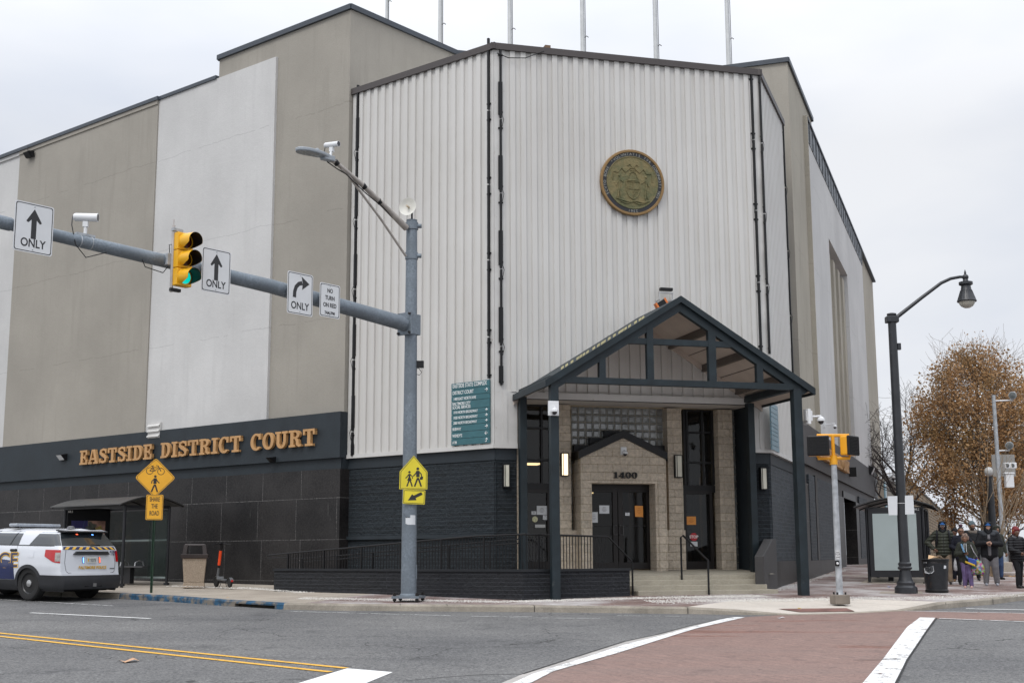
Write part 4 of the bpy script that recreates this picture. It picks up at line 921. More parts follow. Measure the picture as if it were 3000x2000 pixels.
# ================================================================== state seal
us_, zs_ = FF.pick(1851, 536.5, .08); rs = (FF.pick(1851, 440, .1)[1]-FF.pick(1851, 632, .1)[1])/2
SE = thing('state_seal', tuple(FF.P(us_, .05, zs_)), 'round bronze state seal with black lettered ring on the cream siding', 'plaque')
ctr = FF.P(us_, .04, zs_); AX = FF.n
BRZ = simple('bronze_rim', (.24, .145, .055), .45, .2, var=.15); RNG = simple('seal_ring', (.012, .013, .017), .5)
m_, tr_ = newmat('seal_relief'); t_ = NT(tr_); p_ = pos(t_)
n_1 = t_.noise(p_, 3.2, 6, .65); n_2 = t_.noise(p_, 14, 6, .7)
t_.out(t_.mix(t_.ramp(n_1, .4, .62), (.205, .165, .075, 1), (.115, .118, .055, 1)), .6, .15, n_2, .9, .03, .4)
REL = m_
m = MB(); m.lathe(ctr, [(rs*.99, 0), (rs, .03), (rs, .10), (rs*.985, .115), (rs*.93, .115), (rs*.915, .09), (rs*.9, .085)], 56, AX, UP); m.build('rim', BRZ, SE, smooth=True)
m = MB(); m.lathe(ctr, [(rs*.92, .087), (rs*.92, .09), (rs*.8, .09)], 56, AX, UP); m.build('lettered_ring', RNG, SE)
m = MB(); m.lathe(ctr, [(rs*.81, .08), (rs*.80, .104), (rs*.775, .104), (rs*.765, .092), (.01, .098)], 56, AX, UP); m.build('relief_disc', REL, SE, smooth=True)
def onseal(x, y, h=.1): return ctr+dF*(x*rs)+UP*(y*rs)+AX*h
m = MB()
def otl(pts, r=.009, h=.102): m.tube([onseal(x, y, h) for x, y in pts], r, 6)
shield = [(-.2, .02), (.22, .02), (.22, -.25), (.15, -.42), (.01, -.52), (-.13, -.42), (-.2, -.25), (-.2, .02)]
otl(shield, .013); otl([(.01, .02), (.01, -.5)]); otl([(-.2, -.2), (.22, -.2)])
for q in range(3): otl([(-.16+.055*q, 0), (-.16+.055*q, -.18)], .007); otl([(.05+.05*q, -.22), (.05+.05*q, -.42+.05*q)], .007)
otl([(-.17, .06), (.19, .06)], .016); otl([(-.15, .1), (-.1, .26), (.01, .33), (.12, .26), (.17, .1)], .014)
otl([(-.06, .36), (.08, .36), (.1, .43), (-.08, .43), (-.06, .36)], .01)
for s_ in (-1, 1):
    otl([(.02+s_*.02, .46), (.02+s_*.10, .55), (.02+s_*.18, .5)], .01); otl([(s_*.1, .4), (s_*.22, .30), (s_*.34, .42), (s_*.45, .28), (s_*.6, .3), (s_*.62, .05)], .012)
    fx = s_*.42
    otl([(fx, .12), (fx, -.08), (fx-.04, -.48)], .02); otl([(fx, -.1), (fx+.05, -.48)], .018); otl([(fx, .08), (fx-s_*.14, -.02)], .012); otl([(fx, .08), (fx+s_*.1, -.12)], .012)
    m.ball(onseal(fx, .18, .1), .028, 8, 6)
otl([(-.52, -.5), (-.3, -.56), (-.1, -.6), (.1, -.56), (.3, -.6), (.52, -.54)], .014); otl([(-.4, -.58), (-.2, -.66), (.0, -.58), (.2, -.66), (.42, -.6)], .012)
m.build('coat_of_arms', REL, SE, smooth=True)
SILV = simple('seal_letters', (.30, .30, .27), .5)
def ringtext(s_, a0, a1, size):
    for i, c in enumerate(s_):
        if c == ' ': continue
        a = R(a0+(a1-a0)*i/max(1, len(s_)-1)); rad = dF*math.cos(a)+UP*math.sin(a); tan = dF*math.sin(a)-UP*math.cos(a)
        yield text(c, ctr+rad*rs*.825+AX*.092, tan, rad, AX, size, SILV, 'inscription', SE, ext=.003)
parts = []
for s_, a0, a1 in (('SCVTO BONE', 206, 152), ('*VOLVNTATIS TVE', 136, 50), ('CORONASTI NOS', 38, -28), ('1632', 262, 278)):
    parts += list(ringtext(s_, a0, a1, .075))
def join(obs):
    bm = bmesh.new()
    for o_ in obs: bm.from_mesh(o_.data)
    k_ = obs[0]; bm.to_mesh(k_.data); bm.free()
    for o_ in obs[1:]: me = o_.data; bpy.data.objects.remove(o_); bpy.data.meshes.remove(me)
    return k_
join(parts)
# ================================================================== directory signs
TEAL = simple('teal_sign', (.035, .125, .145), .4, var=.12, scale=5); TEALR = simple('teal_sign_with_glare', (.16, .26, .31), .35, var=.15, scale=4); WLET = simple('white_lettering', (.75, .76, .75), .5, var=.02)  # TEALR is the same teal paled, glare put into its colour
KD = K(1300, 1090, 6.82)
dd_ = .09
uD0 = FL.pick(1322.5, 1200, dd_)[0]; uD1 = FL.pick(1434, 1200, dd_)[0]
zD = [FL.pick(*KD(160, y), dd_)[1] for y in (233, 358, 492, 602, 766, 866, 974, 1075, 1206, 1342, 1472)]
DS = thing('directory_sign', tuple(FL.P(uD0, .05, zD[-1])), 'teal directory board of ten slats with white lettering and arrows', 'sign')
rows = [('EASTSIDE STATE COMPLEX', '', .62, 0), ('DISTRICT COURT', '>', .5, 0), ('1400 EAST NORTH AVE', '', .5, .03), ('BALTIMORE CITY|SOCIAL SERVICES', '', .36, 0), ('1910 NORTH BROADWAY', '>', .52, .03), ('1920 NORTH BROADWAY', '>', .48, .03), ('2000 NORTH BROADWAY', '>', .5, .03), ('SUBWAY', '>', .42, 0), ("WENDY'S", '<', .42, 0), ('ATM', '^', .42, 0)]
W0 = abs(uD1-uD0)
for i, (s_, ar, fs_, ind) in enumerate(rows):
    m = MB(); g_ = .010; m.fb(FL, min(uD0, uD1), max(uD0, uD1), .05, dd_, zD[i+1]+g_, zD[i]-.0); sl = m.build('slat', TEAL, DS)
    hh = zD[i]-zD[i+1]; lines = s_.split('|')
    for j, ln in enumerate(lines):
        size = hh*fs_*1.06; zb = zD[i+1]+hh*(.27 if len(lines) == 1 else (.58 if j == 0 else .14))
        text(ln, FL.P(uD0-(.04+ind), dd_+.003, zb), -dL, UP, FL.n, size, WLET, 'lettering', sl, width=.66 if len(ln) > 18 and not ind else .72, align='LEFT', bold=.0012)
    if ar:
        cx = uD0-W0*.92; cz = (zD[i]+zD[i+1])/2+.01; a_ = hh*.26; m = MB(); P_ = lambda x, y: FL.P(cx-x, dd_+.004, cz+y)
        seg = {'>': [((-a_, 0), (a_, 0)), ((.1*a_, a_*.9), (a_, 0)), ((.1*a_, -a_*.9), (a_, 0))], '<': [((-a_, 0), (a_, 0)), ((-.1*a_, a_*.9), (-a_, 0)), ((-.1*a_, -a_*.9), (-a_, 0))], '^': [((a_*.1, -a_), (a_*.1, a_)), ((-.7*a_, .1*a_), (a_*.1, a_)), ((.9*a_, .1*a_), (a_*.1, a_)), ((-.8*a_, -a_), (a_*.1, -a_))]}[ar]
        for (x0, y0), (x1, y1) in seg: m.tube([P_(x0, y0), P_(x1, y1)], .009, 4)
        m.build('arrow', WLET, sl)
uQ0 = FR.pick(2260.5, 1250, dd_)[0]; uQ1 = FR.pick(2281, 1250, dd_)[0]; zq1 = FR.pick(2260, 1178, dd_)[1]; zq0 = FR.pick(2261, 1316, dd_)[1]
DS2 = thing('side_directory_sign', tuple(FR.P(uQ0, .05, zq0)), 'pale teal slatted directory board on the side street siding', 'sign')
zt_, zb_ = zD[0], zD[-1]
for i in range(10):
    a, b = zq0+(zq1-zq0)*(zD[i+1]-zb_)/(zt_-zb_), zq0+(zq1-zq0)*(zD[i]-zb_)/(zt_-zb_)
    m = MB(); m.fb(FR, uQ0, uQ1, .05, dd_, a+.014, b); m.build('slat', TEALR, DS2)
# ================================================================== light bars on the siding corners
def bar(F, px0, py0, px1, py1, lab, wob):
    u0, z1_ = F.pick(px0, py0, .08); u1, z0_ = F.pick(px1, py1, .08); u = (u0+u1)/2
    t = thing('light_bar', tuple(F.P(u, .05, z0_)), lab, 'light bar', 'black light bars on the siding corners')
    L = 1.95; z = z1_; i = 0
    while z > z0_+.2:
        zz = max(z0_, z-L+.04); m = MB(); w = .026
        m.fb(F, u-w, u+w, .035, .095, zz, z); m.fb(F, u-w-wob*.035, u+w+(.02 if wob > 0 else 0), .04, .085, zz+.08, zz+(z-zz)*.5)
        m.build('bar_segment', BLK, t)
        for f in (.12, .92): m = MB(); m.fb(F, u-.06, u+.06, .03, .07, z-(z-zz)*f-.02, z-(z-zz)*f+.02); m.build('clip', BLK, t)
        if zz > z0_+.1: m = MB(); m.tube([F.P(u+wob*.02, .07, zz+.12), F.P(u+wob*.07, .11, zz-.05), F.P(u+wob*.03, .09, zz-.25)], .008, 5); m.build('wire', BLK, t, smooth=True)
        z -= L; i += 1
    return t
bar(FL, 1046.5, 250, 1032, 1335, 'leftmost black light bar, beside the taupe tower wall', 1)
bar(FL, 1432, 112, 1429, 1108, 'black light bar sticking up above the siding, left of the front corner', -1)
bar(FF, 1467, 136, 1469, 1127, 'black light bar just right of the front left siding corner', 1)
bar(FF, 2202, 208, 2229, 1030, 'black light bar on the front siding left of the right corner', -1)
bar(FR, 2228, 222, 2255, 1035, 'black light bar at the near edge of the narrow side siding', 1)
bar(FR, 2297, 372, 2330, 1290, 'rightmost black light bar at the far edge of the side siding', 1)
a, b = FF.P(.25, .1, ZS1+.0), FF.P(1.55, .1, ZS1+.25)
wire('cable', [FF.P(.05, .12, ZS1-.12), FF.P(.35, .12, ZS1-.22), FF.P(.8, .12, ZS1-.18), FF.P(1.3, .14, ZS1+.05)], .012, BLK, None, 'thin black cable sagging over the top of the siding')
m = MB(); m.fb(FF, 1.35, 1.5, -.1, .08, ZS1+.17, ZS1+.25); tag(m.build('junction_box', simple('rusty_box', (.16, .10, .06), .8), loc=tuple(FF.P(1.4, 0, ZS1+.17))), 'small rusty box on the siding coping', 'box')
# ================================================================== wall lamps
def wlamp(F, x0, y0, x1, y1, d, lab, lit=False, kk=k):
    (u0, z1_), (u1, z0_) = F.pick(*kk(x0, y0), d+.1), F.pick(*kk(x1, y1), d+.1); t = thing('wall_lamp', tuple(F.P((u0+u1)/2, d, z0_)), lab, 'lamp', 'wall lamps around the entrance')
    u0, u1 = min(u0, u1), max(u0, u1); b = .015
    m = MB(); m.fb(F, u0, u1, d-.02, d+.03, z0_, z1_); m.fb(F, u0, u1, d, d+.12, z0_, z0_+.02); m.fb(F, u0, u1, d, d+.12, z1_-.02, z1_)
    for uu in (u0, u1): m.fb(F, uu-b/2, uu+b/2, d+.02, d+.125, z0_, z1_)
    m.fb(F, u0+(u1-u0)*.22, u0+(u1-u0)*.22+.012, d+.1, d+.126, z0_, z1_); m.build('frame', BLK, t)
    m = MB(); m.fb(F, u0+.012, u1-.012, d+.02, d+.112, z0_+.025, z1_-.025); m.build('diffuser', LIT if lit else TANM, t)
LIT = simple('lit_diffuser', (.9, .8, .6), .4, emis=(1, .78, .50), es=1.6)
wlamp(FF, 60, 502, 103, 668, -.05, 'unlit cream wall lamp on the black block wall left of the entrance')
wlamp(FF, 1877, 527, 1925, 685, -.05, 'unlit cream wall lamp on the black block wall right of the entrance')
wlamp(FF, 470, 424, 519, 588, DP, 'glowing warm wall lamp on the tan pillar left of the doors', True)
wlamp(FF, 1272, 438, 1325, 600, DP, 'unlit white wall lamp on the tan pillar right of the doors')
# ================================================================== cameras on the building
CAMW = simple('camera_white', (.70, .71, .72), .4, var=.04); CAMD = simple('camera_dome', (.015, .014, .018), .15, spec=.8)
def domecam(p, n, lab, s_=1., arm=.22, box=(.16, .22), drop=0):
    """box plate on a wall at p facing n, curved arm and dome"""
    n = n.normalized(); x = n.cross(UP).normalized(); t = thing('security_camera', tuple(p), lab, 'camera')
    m = MB(); m.box(p+n*.03*s_, x*box[0]*s_, n*.06*s_, UP*box[1]*s_); m.build('mount_plate', CAMW, t, bevel=.004)
    q = p+n*arm*s_; m = MB(); m.tube([p+n*.05*s_, p+n*(arm*.6)*s_+UP*.01*s_, q+UP*.02*s_, q-UP*(.03+drop)*s_], .022*s_, 8); m.build('arm', CAMW, t, smooth=True)
    q = q-UP*(drop+.03)*s_
    m = MB(); m.lathe(q, [(.0, .02*s_), (.03*s_, .01*s_), (.075*s_, -.03*s_), (.078*s_, -.075*s_), (.06*s_, -.08*s_)], 16); m.build('housing', CAMW, t, smooth=True)
    m = MB(); m.lathe(q, [(.055*s_, -.08*s_), (.052*s_, -.11*s_), (.03*s_, -.135*s_), (0.001, -.145*s_)], 14); m.build('dome', CAMD, t, smooth=True)
    return t
u, z = FF.pick(1834, 1320, DPo+.1); domecam(FF.P(u-.04, DPo, z), FF.n, 'white dome camera on the tan gable above the number 1400', .9, .15, (.17, .22), -.02)
u, z = FF.pick(1620, 1196, dc+.1); t = domecam(FF.P(u, dc+.1, z), FF.n, 'white dome camera on a square plate at the top of the left canopy post', 1.0, .12, (.24, .33), -.02)
u, z = FF.pick(2362, 1220, dc); t = domecam(FF.P(u, dc-.02, z), dF, 'white dome camera on a box arm at the right canopy post', 1.2, .33, (.2, .30), -.03)
m = MB(); m.box(FF.P(u+.06, dc-.02, z+.02), dF*.16, FF.n*.15, UP*.24); m.build('junction_box', CAMW, t, bevel=.008)
u, z = FRW.pick(2417, 1243, .02); domecam(FRW.P(u, -.02, z), FRW.n, 'small white dome camera on the white side wall', .9, .4, (.14, .22), 0)
u, z = FRW.pick(2584, 1388, .1); domecam(FRW.P(u, -.05, z), FRW.n, 'white twin camera at the far corner of the side wall', 2.0, .35, (.2, .25), 0)
# roof flood and fascia floods
def ffl(F, px, py, d, lab, w=.28, h=.18, mat=None):
    u, z = F.pick(px, py, d+.1); t = thing('wall_flood_light', tuple(F.P(u, d, z)), lab, 'floodlight'); m = MB()
    m.prism([F.P(u-w/2, d, z+h/2), F.P(u-w/2, d+.22, z+h*.3), F.P(u-w/2, d+.08, z-h/2), F.P(u-w/2, d, z-h/2)], F.d*w); m.build('housing', BLK, t)
    m = MB(); m.prism([F.P(u-w*.4, d+.225, z+h*.24), F.P(u-w*.4, d+.09, z-h*.44), F.P(u-w*.4, d+.10, z-h*.46), F.P(u-w*.4, d+.235, z+h*.24)], F.d*w*.8); m.build('lens', mat or CAMW, t); return t
ffl(FLW, 181, 1338, 0, 'flood light with pale lens on the slate fascia, left of the gold letters', .34, .22)
ffl(FLW, 795, 1345, -.02, 'small black flood light under the fascia near its right end', .2, .15, BLK)
ffl(FRW, 2554, 1377, .02, 'black spotlight on the side street fascia near its far end', .6, .4)
t = ffl(FLW, 84, 452, .02, 'black flood light hanging by a cable under the left roof edge', .42, .22, BLK)
m = MB(); u, z = FLW.pick(84, 432, .05); m.tube([FLW.P(u, .08, z+.05), FLW.P(u-.05, .1, z-.15), FLW.P(u, .1, z-.3)], .01, 5); m.build('cable', BLK, t, smooth=True)
u, z = FRW.pick(2491, 1382, .05); m = MB(); m.fb(FRW, u-.15, u+.15, .02, .3, z-.18, z+.18); tag(m.build('utility_box', BLK, bevel=.01, loc=tuple(FRW.P(u, .02, z))), 'black box beside the side street gold letters', 'box')
# ================================================================== papers on the glass
PW = simple('paper_white', (.62, .64, .66), .6, var=.04); PO = simple('paper_orange', (.75, .30, .06), .6, var=.04); INK = simple('ink_grey', (.16, .16, .17), .7)
def paper(x0, y0, x1, y1, d, mat, lab, name='paper_notice', lines=4, slant=0):
    (u0, z1_), (u1, z0_) = FF.pick(*k(x0, y0), d), FF.pick(*k(x1, y1), d); t = thing(name, tuple(FF.P(u0, d, z0_)), lab, 'notice')
    m = MB(); m.prism([FF.P(u0, d, z0_), FF.P(u1, d, z0_-slant), FF.P(u1, d, z1_), FF.P(u0-slant, d, z1_)], FF.n*.004); m.build('sheet', mat, t)
    m = MB()
    for i in range(lines): z = z0_+(z1_-z0_)*(.75-.6*i/max(1, lines)); w = (u1-u0)*(.3+.3*((i*7) % 3)/3); c = (u0+u1)/2; m.fb(FF, c-w/2, c+w/2, d+.0045, d+.0055, z-.006, z+.004)
    if lines: m.build('print', INK if mat is not PO else simple('ink_orange', (.5, .16, .03), .7), t)
gd, gb = DD+.005, DB+.005
paper(737, 795, 808, 853, gd, PW, 'white printed notice high on the left door leaf'); paper(671, 842, 727, 917, gd, PW, 'white notice low at the hinge side of the left door leaf'); paper(990, 798, 1047, 875, gd, PO, 'orange notice on the right door leaf', slant=.01)
paper(920, 846, 952, 868, gd, PW, 'small white slip on the right door leaf beside the handles', lines=2); paper(295, 798, 368, 861, gb, PW, 'white notice on the glass door left of the tan pillar'); paper(258, 836, 292, 860, gb, PW, 'small white slip beside the notice on the left glass door', lines=2)
paper(338, 864, 371, 897, gb, PW, 'pale slip below the notice on the left glass door', lines=1); paper(1353, 873, 1421, 932, gb, PO, 'orange notice on the glass door at the right of the portal')
u, z = FF.pick(*k(283, 893), gb); m = MB(); m.lathe(FF.P(u, gb, z), [(.075, 0), (.075, .004), (0.001, .0045)], 20, FF.n); tag(m.build('round_sticker', simple('sticker_cream', (.55, .55, .35), .6, var=.3, scale=30), loc=tuple(FF.P(u, gb, z))), 'round pale sticker on the left glass door', 'sticker')
m = MB(); rect(m, FF, 283, 930, 356, 952, DB, DB+.03); tag(m.build('mail_slot', simple('slot_metal', (.35, .35, .34), .35, .6), loc=tuple(E(283, 950)[0]*dF+FF.o)), 'metal mail slot in the left glass door', 'mail slot')
u, z = FF.pick(*k(1405, 1018), gb); RED = simple('sign_red', (.45, .02, .03), .4)
t = thing('stop_sticker', tuple(FF.P(u, gb, z)), 'red stop sticker with a white band on the right glass door', 'sticker')
m = MB(); m.lathe(FF.P(u, gb, z), [(.11, 0), (.11, .004), (0.001, .0045)], 8, FF.n, xa=(dF*math.cos(R(22.5))+UP*math.sin(R(22.5)))); m.build('disc', RED, t)
text('STOP', FF.P(u, gb+.006, z-.03), dF, UP, FF.n, .075, WLET, 'lettering', t, bold=.003)
m = MB(); m.fb(FF, u-.1, u+.1, gb, gb+.003, z-.24, z-.12); m.build('panel', PW, t)
# ================================================================== traffic signal pole with mast arm
def galv():
    m, tr = newmat('galvanised_steel'); t = NT(tr); p = pos(t)
    v = t.n('TexVoronoi', {'Vector': p, 'Scale': 28}).outputs['Color']; sp = t.n('RGBToBW', {0: v}).outputs[0]
    c = t.ramp(sp, .1, .9, (.155, .185, .215, 1), (.225, .26, .295, 1)); big = t.noise(p, 1.5, 5); c = t.mix(t.ramp(big, .4, .7), c, (.15, .175, .2, 1))
    c = t.mix(t.math('MULTIPLY', t.ramp(t.noise(p, 9, 6, .8), .62, .68), .3), c, (.36, .37, .37, 1))
    t.out(c, .55, .35, sp, .06, .005, .4); return m
GALV = galv(); GALVL = simple('pale_galvanised', (.38, .40, .42), .5, .3, var=.25, scale=8)
WEATH = simple('weathered_arm', (.36, .33, .30), .6, .2, var=.2, scale=5)
PO_ = G(1197, 1762); PX, PYY = PO_.x, PO_.y
TP = thing('traffic_signal_pole', tuple(PO_), 'tall galvanised steel pole on the kerb carrying a long mast arm', 'traffic pole')
ztop = AtY(1200, 645, PYY).z
def rr_(px, dist=None): return px*math.hypot(PX, PYY)/FPX
m = MB(); zs = [PO_.z+.1, 2, 4, 6, ztop]; m.tube([(PX, PYY, z) for z in zs], [.170, .160, .148, .135, .122], 28); m.build('pole', GALV, TP, smooth=True)
a_ = dirv(0); m = MB(); m.box((PX, PYY, PO_.z+.105), dirv(10)*.60, dirv(100)*.60, UP*.05); m.lathe((PX, PYY, PO_.z+.13), [(.2, 0), (.19, .03), (.172, .05)], 24); m.build('base_plate', GALV, TP)
for i in range(4):
    q = Vector((PX, PYY, 0))+dirv(55+90*i)*.35; m = MB(); m.lathe((q.x, q.y, PO_.z-.04), [(.022, 0), (.022, .24)], 8); m.lathe((q.x, q.y, PO_.z+.03), [(.042, 0), (.042, .045)], 6); m.lathe((q.x, q.y, PO_.z+.135), [(.042, 0), (.042, .05)], 6); m.build('anchor_bolt', DKB, TP)
m = MB(); m.fb(fr((PX, PYY, 0), dirv(90)), .15, .175, -.05, .05, .45, .75); m.build('hand_hole_cover', GALV, TP)
ARM = fr(Vector((PX, PYY, 0)), dirv(219.45))
if ARM.n.dot(Vector((0, 0, 0))-ARM.o) < 0: ARM.n = -ARM.n
ap = [(x, y) for x, y in ((1180, 947), (996.6, 895.5), (791, 838), (497.5, 768), (300, 722), (156, 688), (0, 650), (-160, 613))]
au = [ARM.pick(*q) for q in ap]; arad = [.165, .155, .142, .125, .115, .108, .10, .092]
m = MB(); m.tube([ARM.P(.12, 0, au[0][1]-.02)]+[ARM.P(u, 0, z) for u, z in au], [.168]+arad, 24); m.build('mast_arm', GALV, TP, smooth=True)
def armz(u):
    for (a, za), (b, zb) in zip(au[:-1], au[1:]):
        if u <= b: return za+(zb-za)*(u-a)/(b-a)
    return au[-1][1]
m = MB(); c = ARM.P(0, 0, au[0][1]); m.box(c+ARM.d*.19, ARM.d*.05, ARM.n*.42, UP*.50); m.box(c, ARM.d*.32, ARM.n*.30, UP*.46); m.box(c-ARM.d*.17, ARM.d*.02, ARM.n*.2, UP*.2); m.build('arm_flange', GALV, TP, bevel=.008)
for sx in (-1, 1):
    for sz in (-1, 1): m = MB(); m.lathe(c+ARM.d*.20+ARM.n*.17*sx+UP*.21*sz, [(.03, 0), (.03, .05)], 6, ARM.d); m.build('flange_bolt', DKB, TP)
m = MB(); m.tube([ARM.P(ARM.pick(30, 655)[0], 0, armz(ARM.pick(30, 655)[0])), ARM.P(ARM.pick(-10, 645)[0], 0, armz(ARM.pick(-10, 645)[0]))], .115, 24); m.build('arm_collar', GALV, TP, smooth=True)
# luminaire arm
lp = [(1190, 668), (1116, 594), (1066, 546), (1011, 499), (985, 477), (956, 463)]; lu = [ARM.pick(*q) for q in lp]
m = MB(); m.tube([ARM.P(u, 0, z) for u, z in lu], [.075, .062, .055, .048, .043, .04], 14); m.build('lamp_arm', WEATH, TP, smooth=True)
bp = [(1189, 750), (1116, 642), (1049, 553), (1016, 507), (999, 495)]; bu = [ARM.pick(*q) for q in bp]
m = MB(); m.tube([ARM.P(u, 0, z) for u, z in bu], .028, 10); m.build('arm_brace', WEATH, TP, smooth=True)
for q in ((1066, 546), (1111, 590), (985, 477)): u, z = ARM.pick(*q); m = MB(); m.tube([ARM.P(u-.04, 0, z-.03), ARM.P(u+.04, 0, z+.03)], .062, 12); m.build('band', BLK, TP)
for py in (663, 750):
    z = AtY(1199, py, PYY).z; m = MB(); m.lathe((PX, PYY, z-.09), [(.125, 0), (.145, .01), (.145, .17), (.125, .18)], 20); m.tube([Vector((PX, PYY, z))+dirv(95)*.13, Vector((PX, PYY, z))+dirv(95)*.22], .05, 10); m.build('clamp', GALV, TP, smooth=True)
m = MB(); m.tube([ARM.P(lu[0][0]+.3, -.02, lu[0][1]+.1)]+[ARM.P(u, .03, z-.09-.05*(i % 2)) for i, (u, z) in enumerate(lu[1:])], .012, 6); m.build('cable', BLK, TP, smooth=True)
# led head
LM = thing('street_light_head', tuple(ARM.P(*[lu[-1][0], 0, lu[-1][1]])), 'flat grey street light head at the end of the upper arm', 'street light')
u0, z0 = ARM.pick(962, 464); u1, z1 = ARM.pick(868, 440)
ax = (ARM.P(u1, 0, z1)-ARM.P(u0, 0, z0)); L = ax.length; ax.normalize(); sd_ = ax.cross(UP).normalized(); up_l = sd_.cross(ax)
LGR = simple('luminaire_grey', (.30, .33, .36), .45, var=.08); LENS = simple('lens_grey', (.16, .18, .20), .25, var=.3, scale=20)
def lamp_out(w0, f=1): return [(0, .07), (.12, .10), (.28, .15), (.5, .175), (.75, .17), (.9, .12), (.98, .05)]
o_ = lamp_out(0); pts = [ARM.P(u0, 0, z0)+ax*(t*L)+sd_*w for t, w in o_]+[ARM.P(u0, 0, z0)+ax*(t*L)-sd_*w for t, w in o_[::-1]]
m = MB(); m.prism([p+up_l*.0 for p in pts], up_l*.075); m.build('housing', LGR, LM, bevel=.02)
pts2 = [ARM.P(u0, 0, z0)+ax*((.3+t*.68)*L)+sd_*w*.9 for t, w in o_[1:]]+[ARM.P(u0, 0, z0)+ax*((.3+t*.68)*L)-sd_*w*.9 for t, w in o_[:0:-1]]
m = MB(); m.prism([p-up_l*.008 for p in pts2], up_l*.006); m.build('lens', LENS, LM)
m = MB(); m.lathe(ARM.P(u0, 0, z0)+ax*(.35*L)+up_l*.075, [(.045, 0), (.045, .06), (.03, .075)], 12); m.build('photocell', LGR, LM, smooth=True)
m = MB(); m.box(ARM.P(u0, 0, z0)+ax*.02, ax*.3, sd_*.16, up_l*.12); m.build('mount', LGR, LM, bevel=.02)
def bulletcam(p, ax, L_, r, lab, post_to, s_=1.):
    ax = ax.normalized(); t = thing('traffic_camera', tuple(post_to), lab, 'camera')
    m = MB(); m.lathe(p-ax*L_/2, [(r*.8, 0), (r, .03), (r, L_*.92), (r*1.06, L_)], 18, ax); m.build('housing', CAMW, t, smooth=True)
    m = MB(); m.lathe(p+ax*L_/2, [(r*.95, .0005), (r*.9, -.0), (.001, .001)], 18, ax); m.build('lens', CAMD, t)
    q = p-UP*r; m = MB(); m.box(q-UP*.05, ax*.09, ax.cross(UP).normalized()*.07, UP*.10); m.build('tilt_bracket', CAMW, t, bevel=.004)
    m = MB(); m.tube([q-UP*.08, post_to], .03*s_, 10); m.build('post', CAMW, t, smooth=True); return t
u, z = ARM.pick(972, 424); q = ARM.P(u, 0, z); qb = ARM.P(ARM.pick(966, 462)[0], 0, ARM.pick(966, 462)[1])
t = bulletcam(q, (dirv(118)*1-UP*.05), .36, .058, 'white camera standing above the street light head', qb)
m = MB(); m.tube([q-dirv(118)*.17, q-dirv(118)*.2-UP*.2, qb+UP*.02], .008, 6); m.build('cable', BLK, t, smooth=True)
u, z = ARM.pick(252, 637); q = ARM.P(u, 0, z); ub2 = ARM.pick(249, 700)[0]; qb = ARM.P(ub2, 0, armz(ub2)+.11)
t = bulletcam(q, (ARM.n*.75-ARM.d*.65-UP*.02), .42, .072, 'white cylindrical traffic camera on the mast arm between two signs', qb)
m = MB(); m.box(qb+UP*.02, ARM.d*.36, ARM.n*.07, UP*.04); m.build('saddle', GALVL, t)
for du in (-.10, .12): m = MB(); m.tube([ARM.P(ub2+du-.008, 0, armz(ub2)), ARM.P(ub2+du+.008, 0, armz(ub2))], .118, 20); m.build('strap', GALVL, t)
m = MB(); m.tube([q-ARM.n*.1+ARM.d*.2, ARM.P(u+.3, .05, z-.2), ARM.P(u+.25, .12, z-.55), ARM.P(u+.05, .14, z-.75), ARM.P(u-.35, .14, armz(u)-.14)], .009, 6); m.build('cable', BLK, t, smooth=True)
# radio dish on top
t = thing('radio_dish', (PX, PYY, ztop), 'small white dish antenna on top of the signal pole', 'antenna')
dc_ = AtY(1198, 608, PYY-.1); nd = (dirv(200)+UP*.1).normalized()
m = MB(); m.lathe(dc_, [(.001, 0), (.08, .008), (.15, .035), (.205, .07), (.21, .072), (.2, .055), (.14, .02), (.001, -.02)], 26, nd, sx=1); m.build('dish', simple('dish_cream', (.62, .61, .56), .5), t, smooth=True)
m = MB(); m.tube([dc_, dc_+nd*.12], .025, 10); m.build('feed', simple('feed_tan', (.45, .38, .28), .5), t); m = MB(); m.tube([(PX, PYY, ztop-.02), (PX, PYY, dc_.z), dc_-nd*.02], .022, 8); m.build('post', BLK, t, smooth=True)
m = MB(); m.lathe((PX, PYY, ztop-.01), [(.125, 0), (.001, .03)], 24); m.build('pole_cap', GALV, TP)
q = AtY(1229, 1067, PYY); t = thing('detector_box', tuple(q), 'small black box on a bracket at the right side of the pole', 'box')
m = MB(); m.box(q, dirv(90)*.19, dirv(0)*.1, UP*.155); m.build('box', BLK, t, bevel=.005); m = MB(); m.box(q+Vector((-.13, 0, -.07)), (.2, 0, 0), (0, .05, 0), UP*.05); m.build('bracket', GALVL, t)
m = MB(); m.tube([q+Vector((-.02, 0, -.08)), q+Vector((.05, 0, -.18)), q+Vector((0, 0, -.24)), q+Vector((-.12, 0, -.2))], .007, 5); m.build('cable', BLK, t, smooth=True)
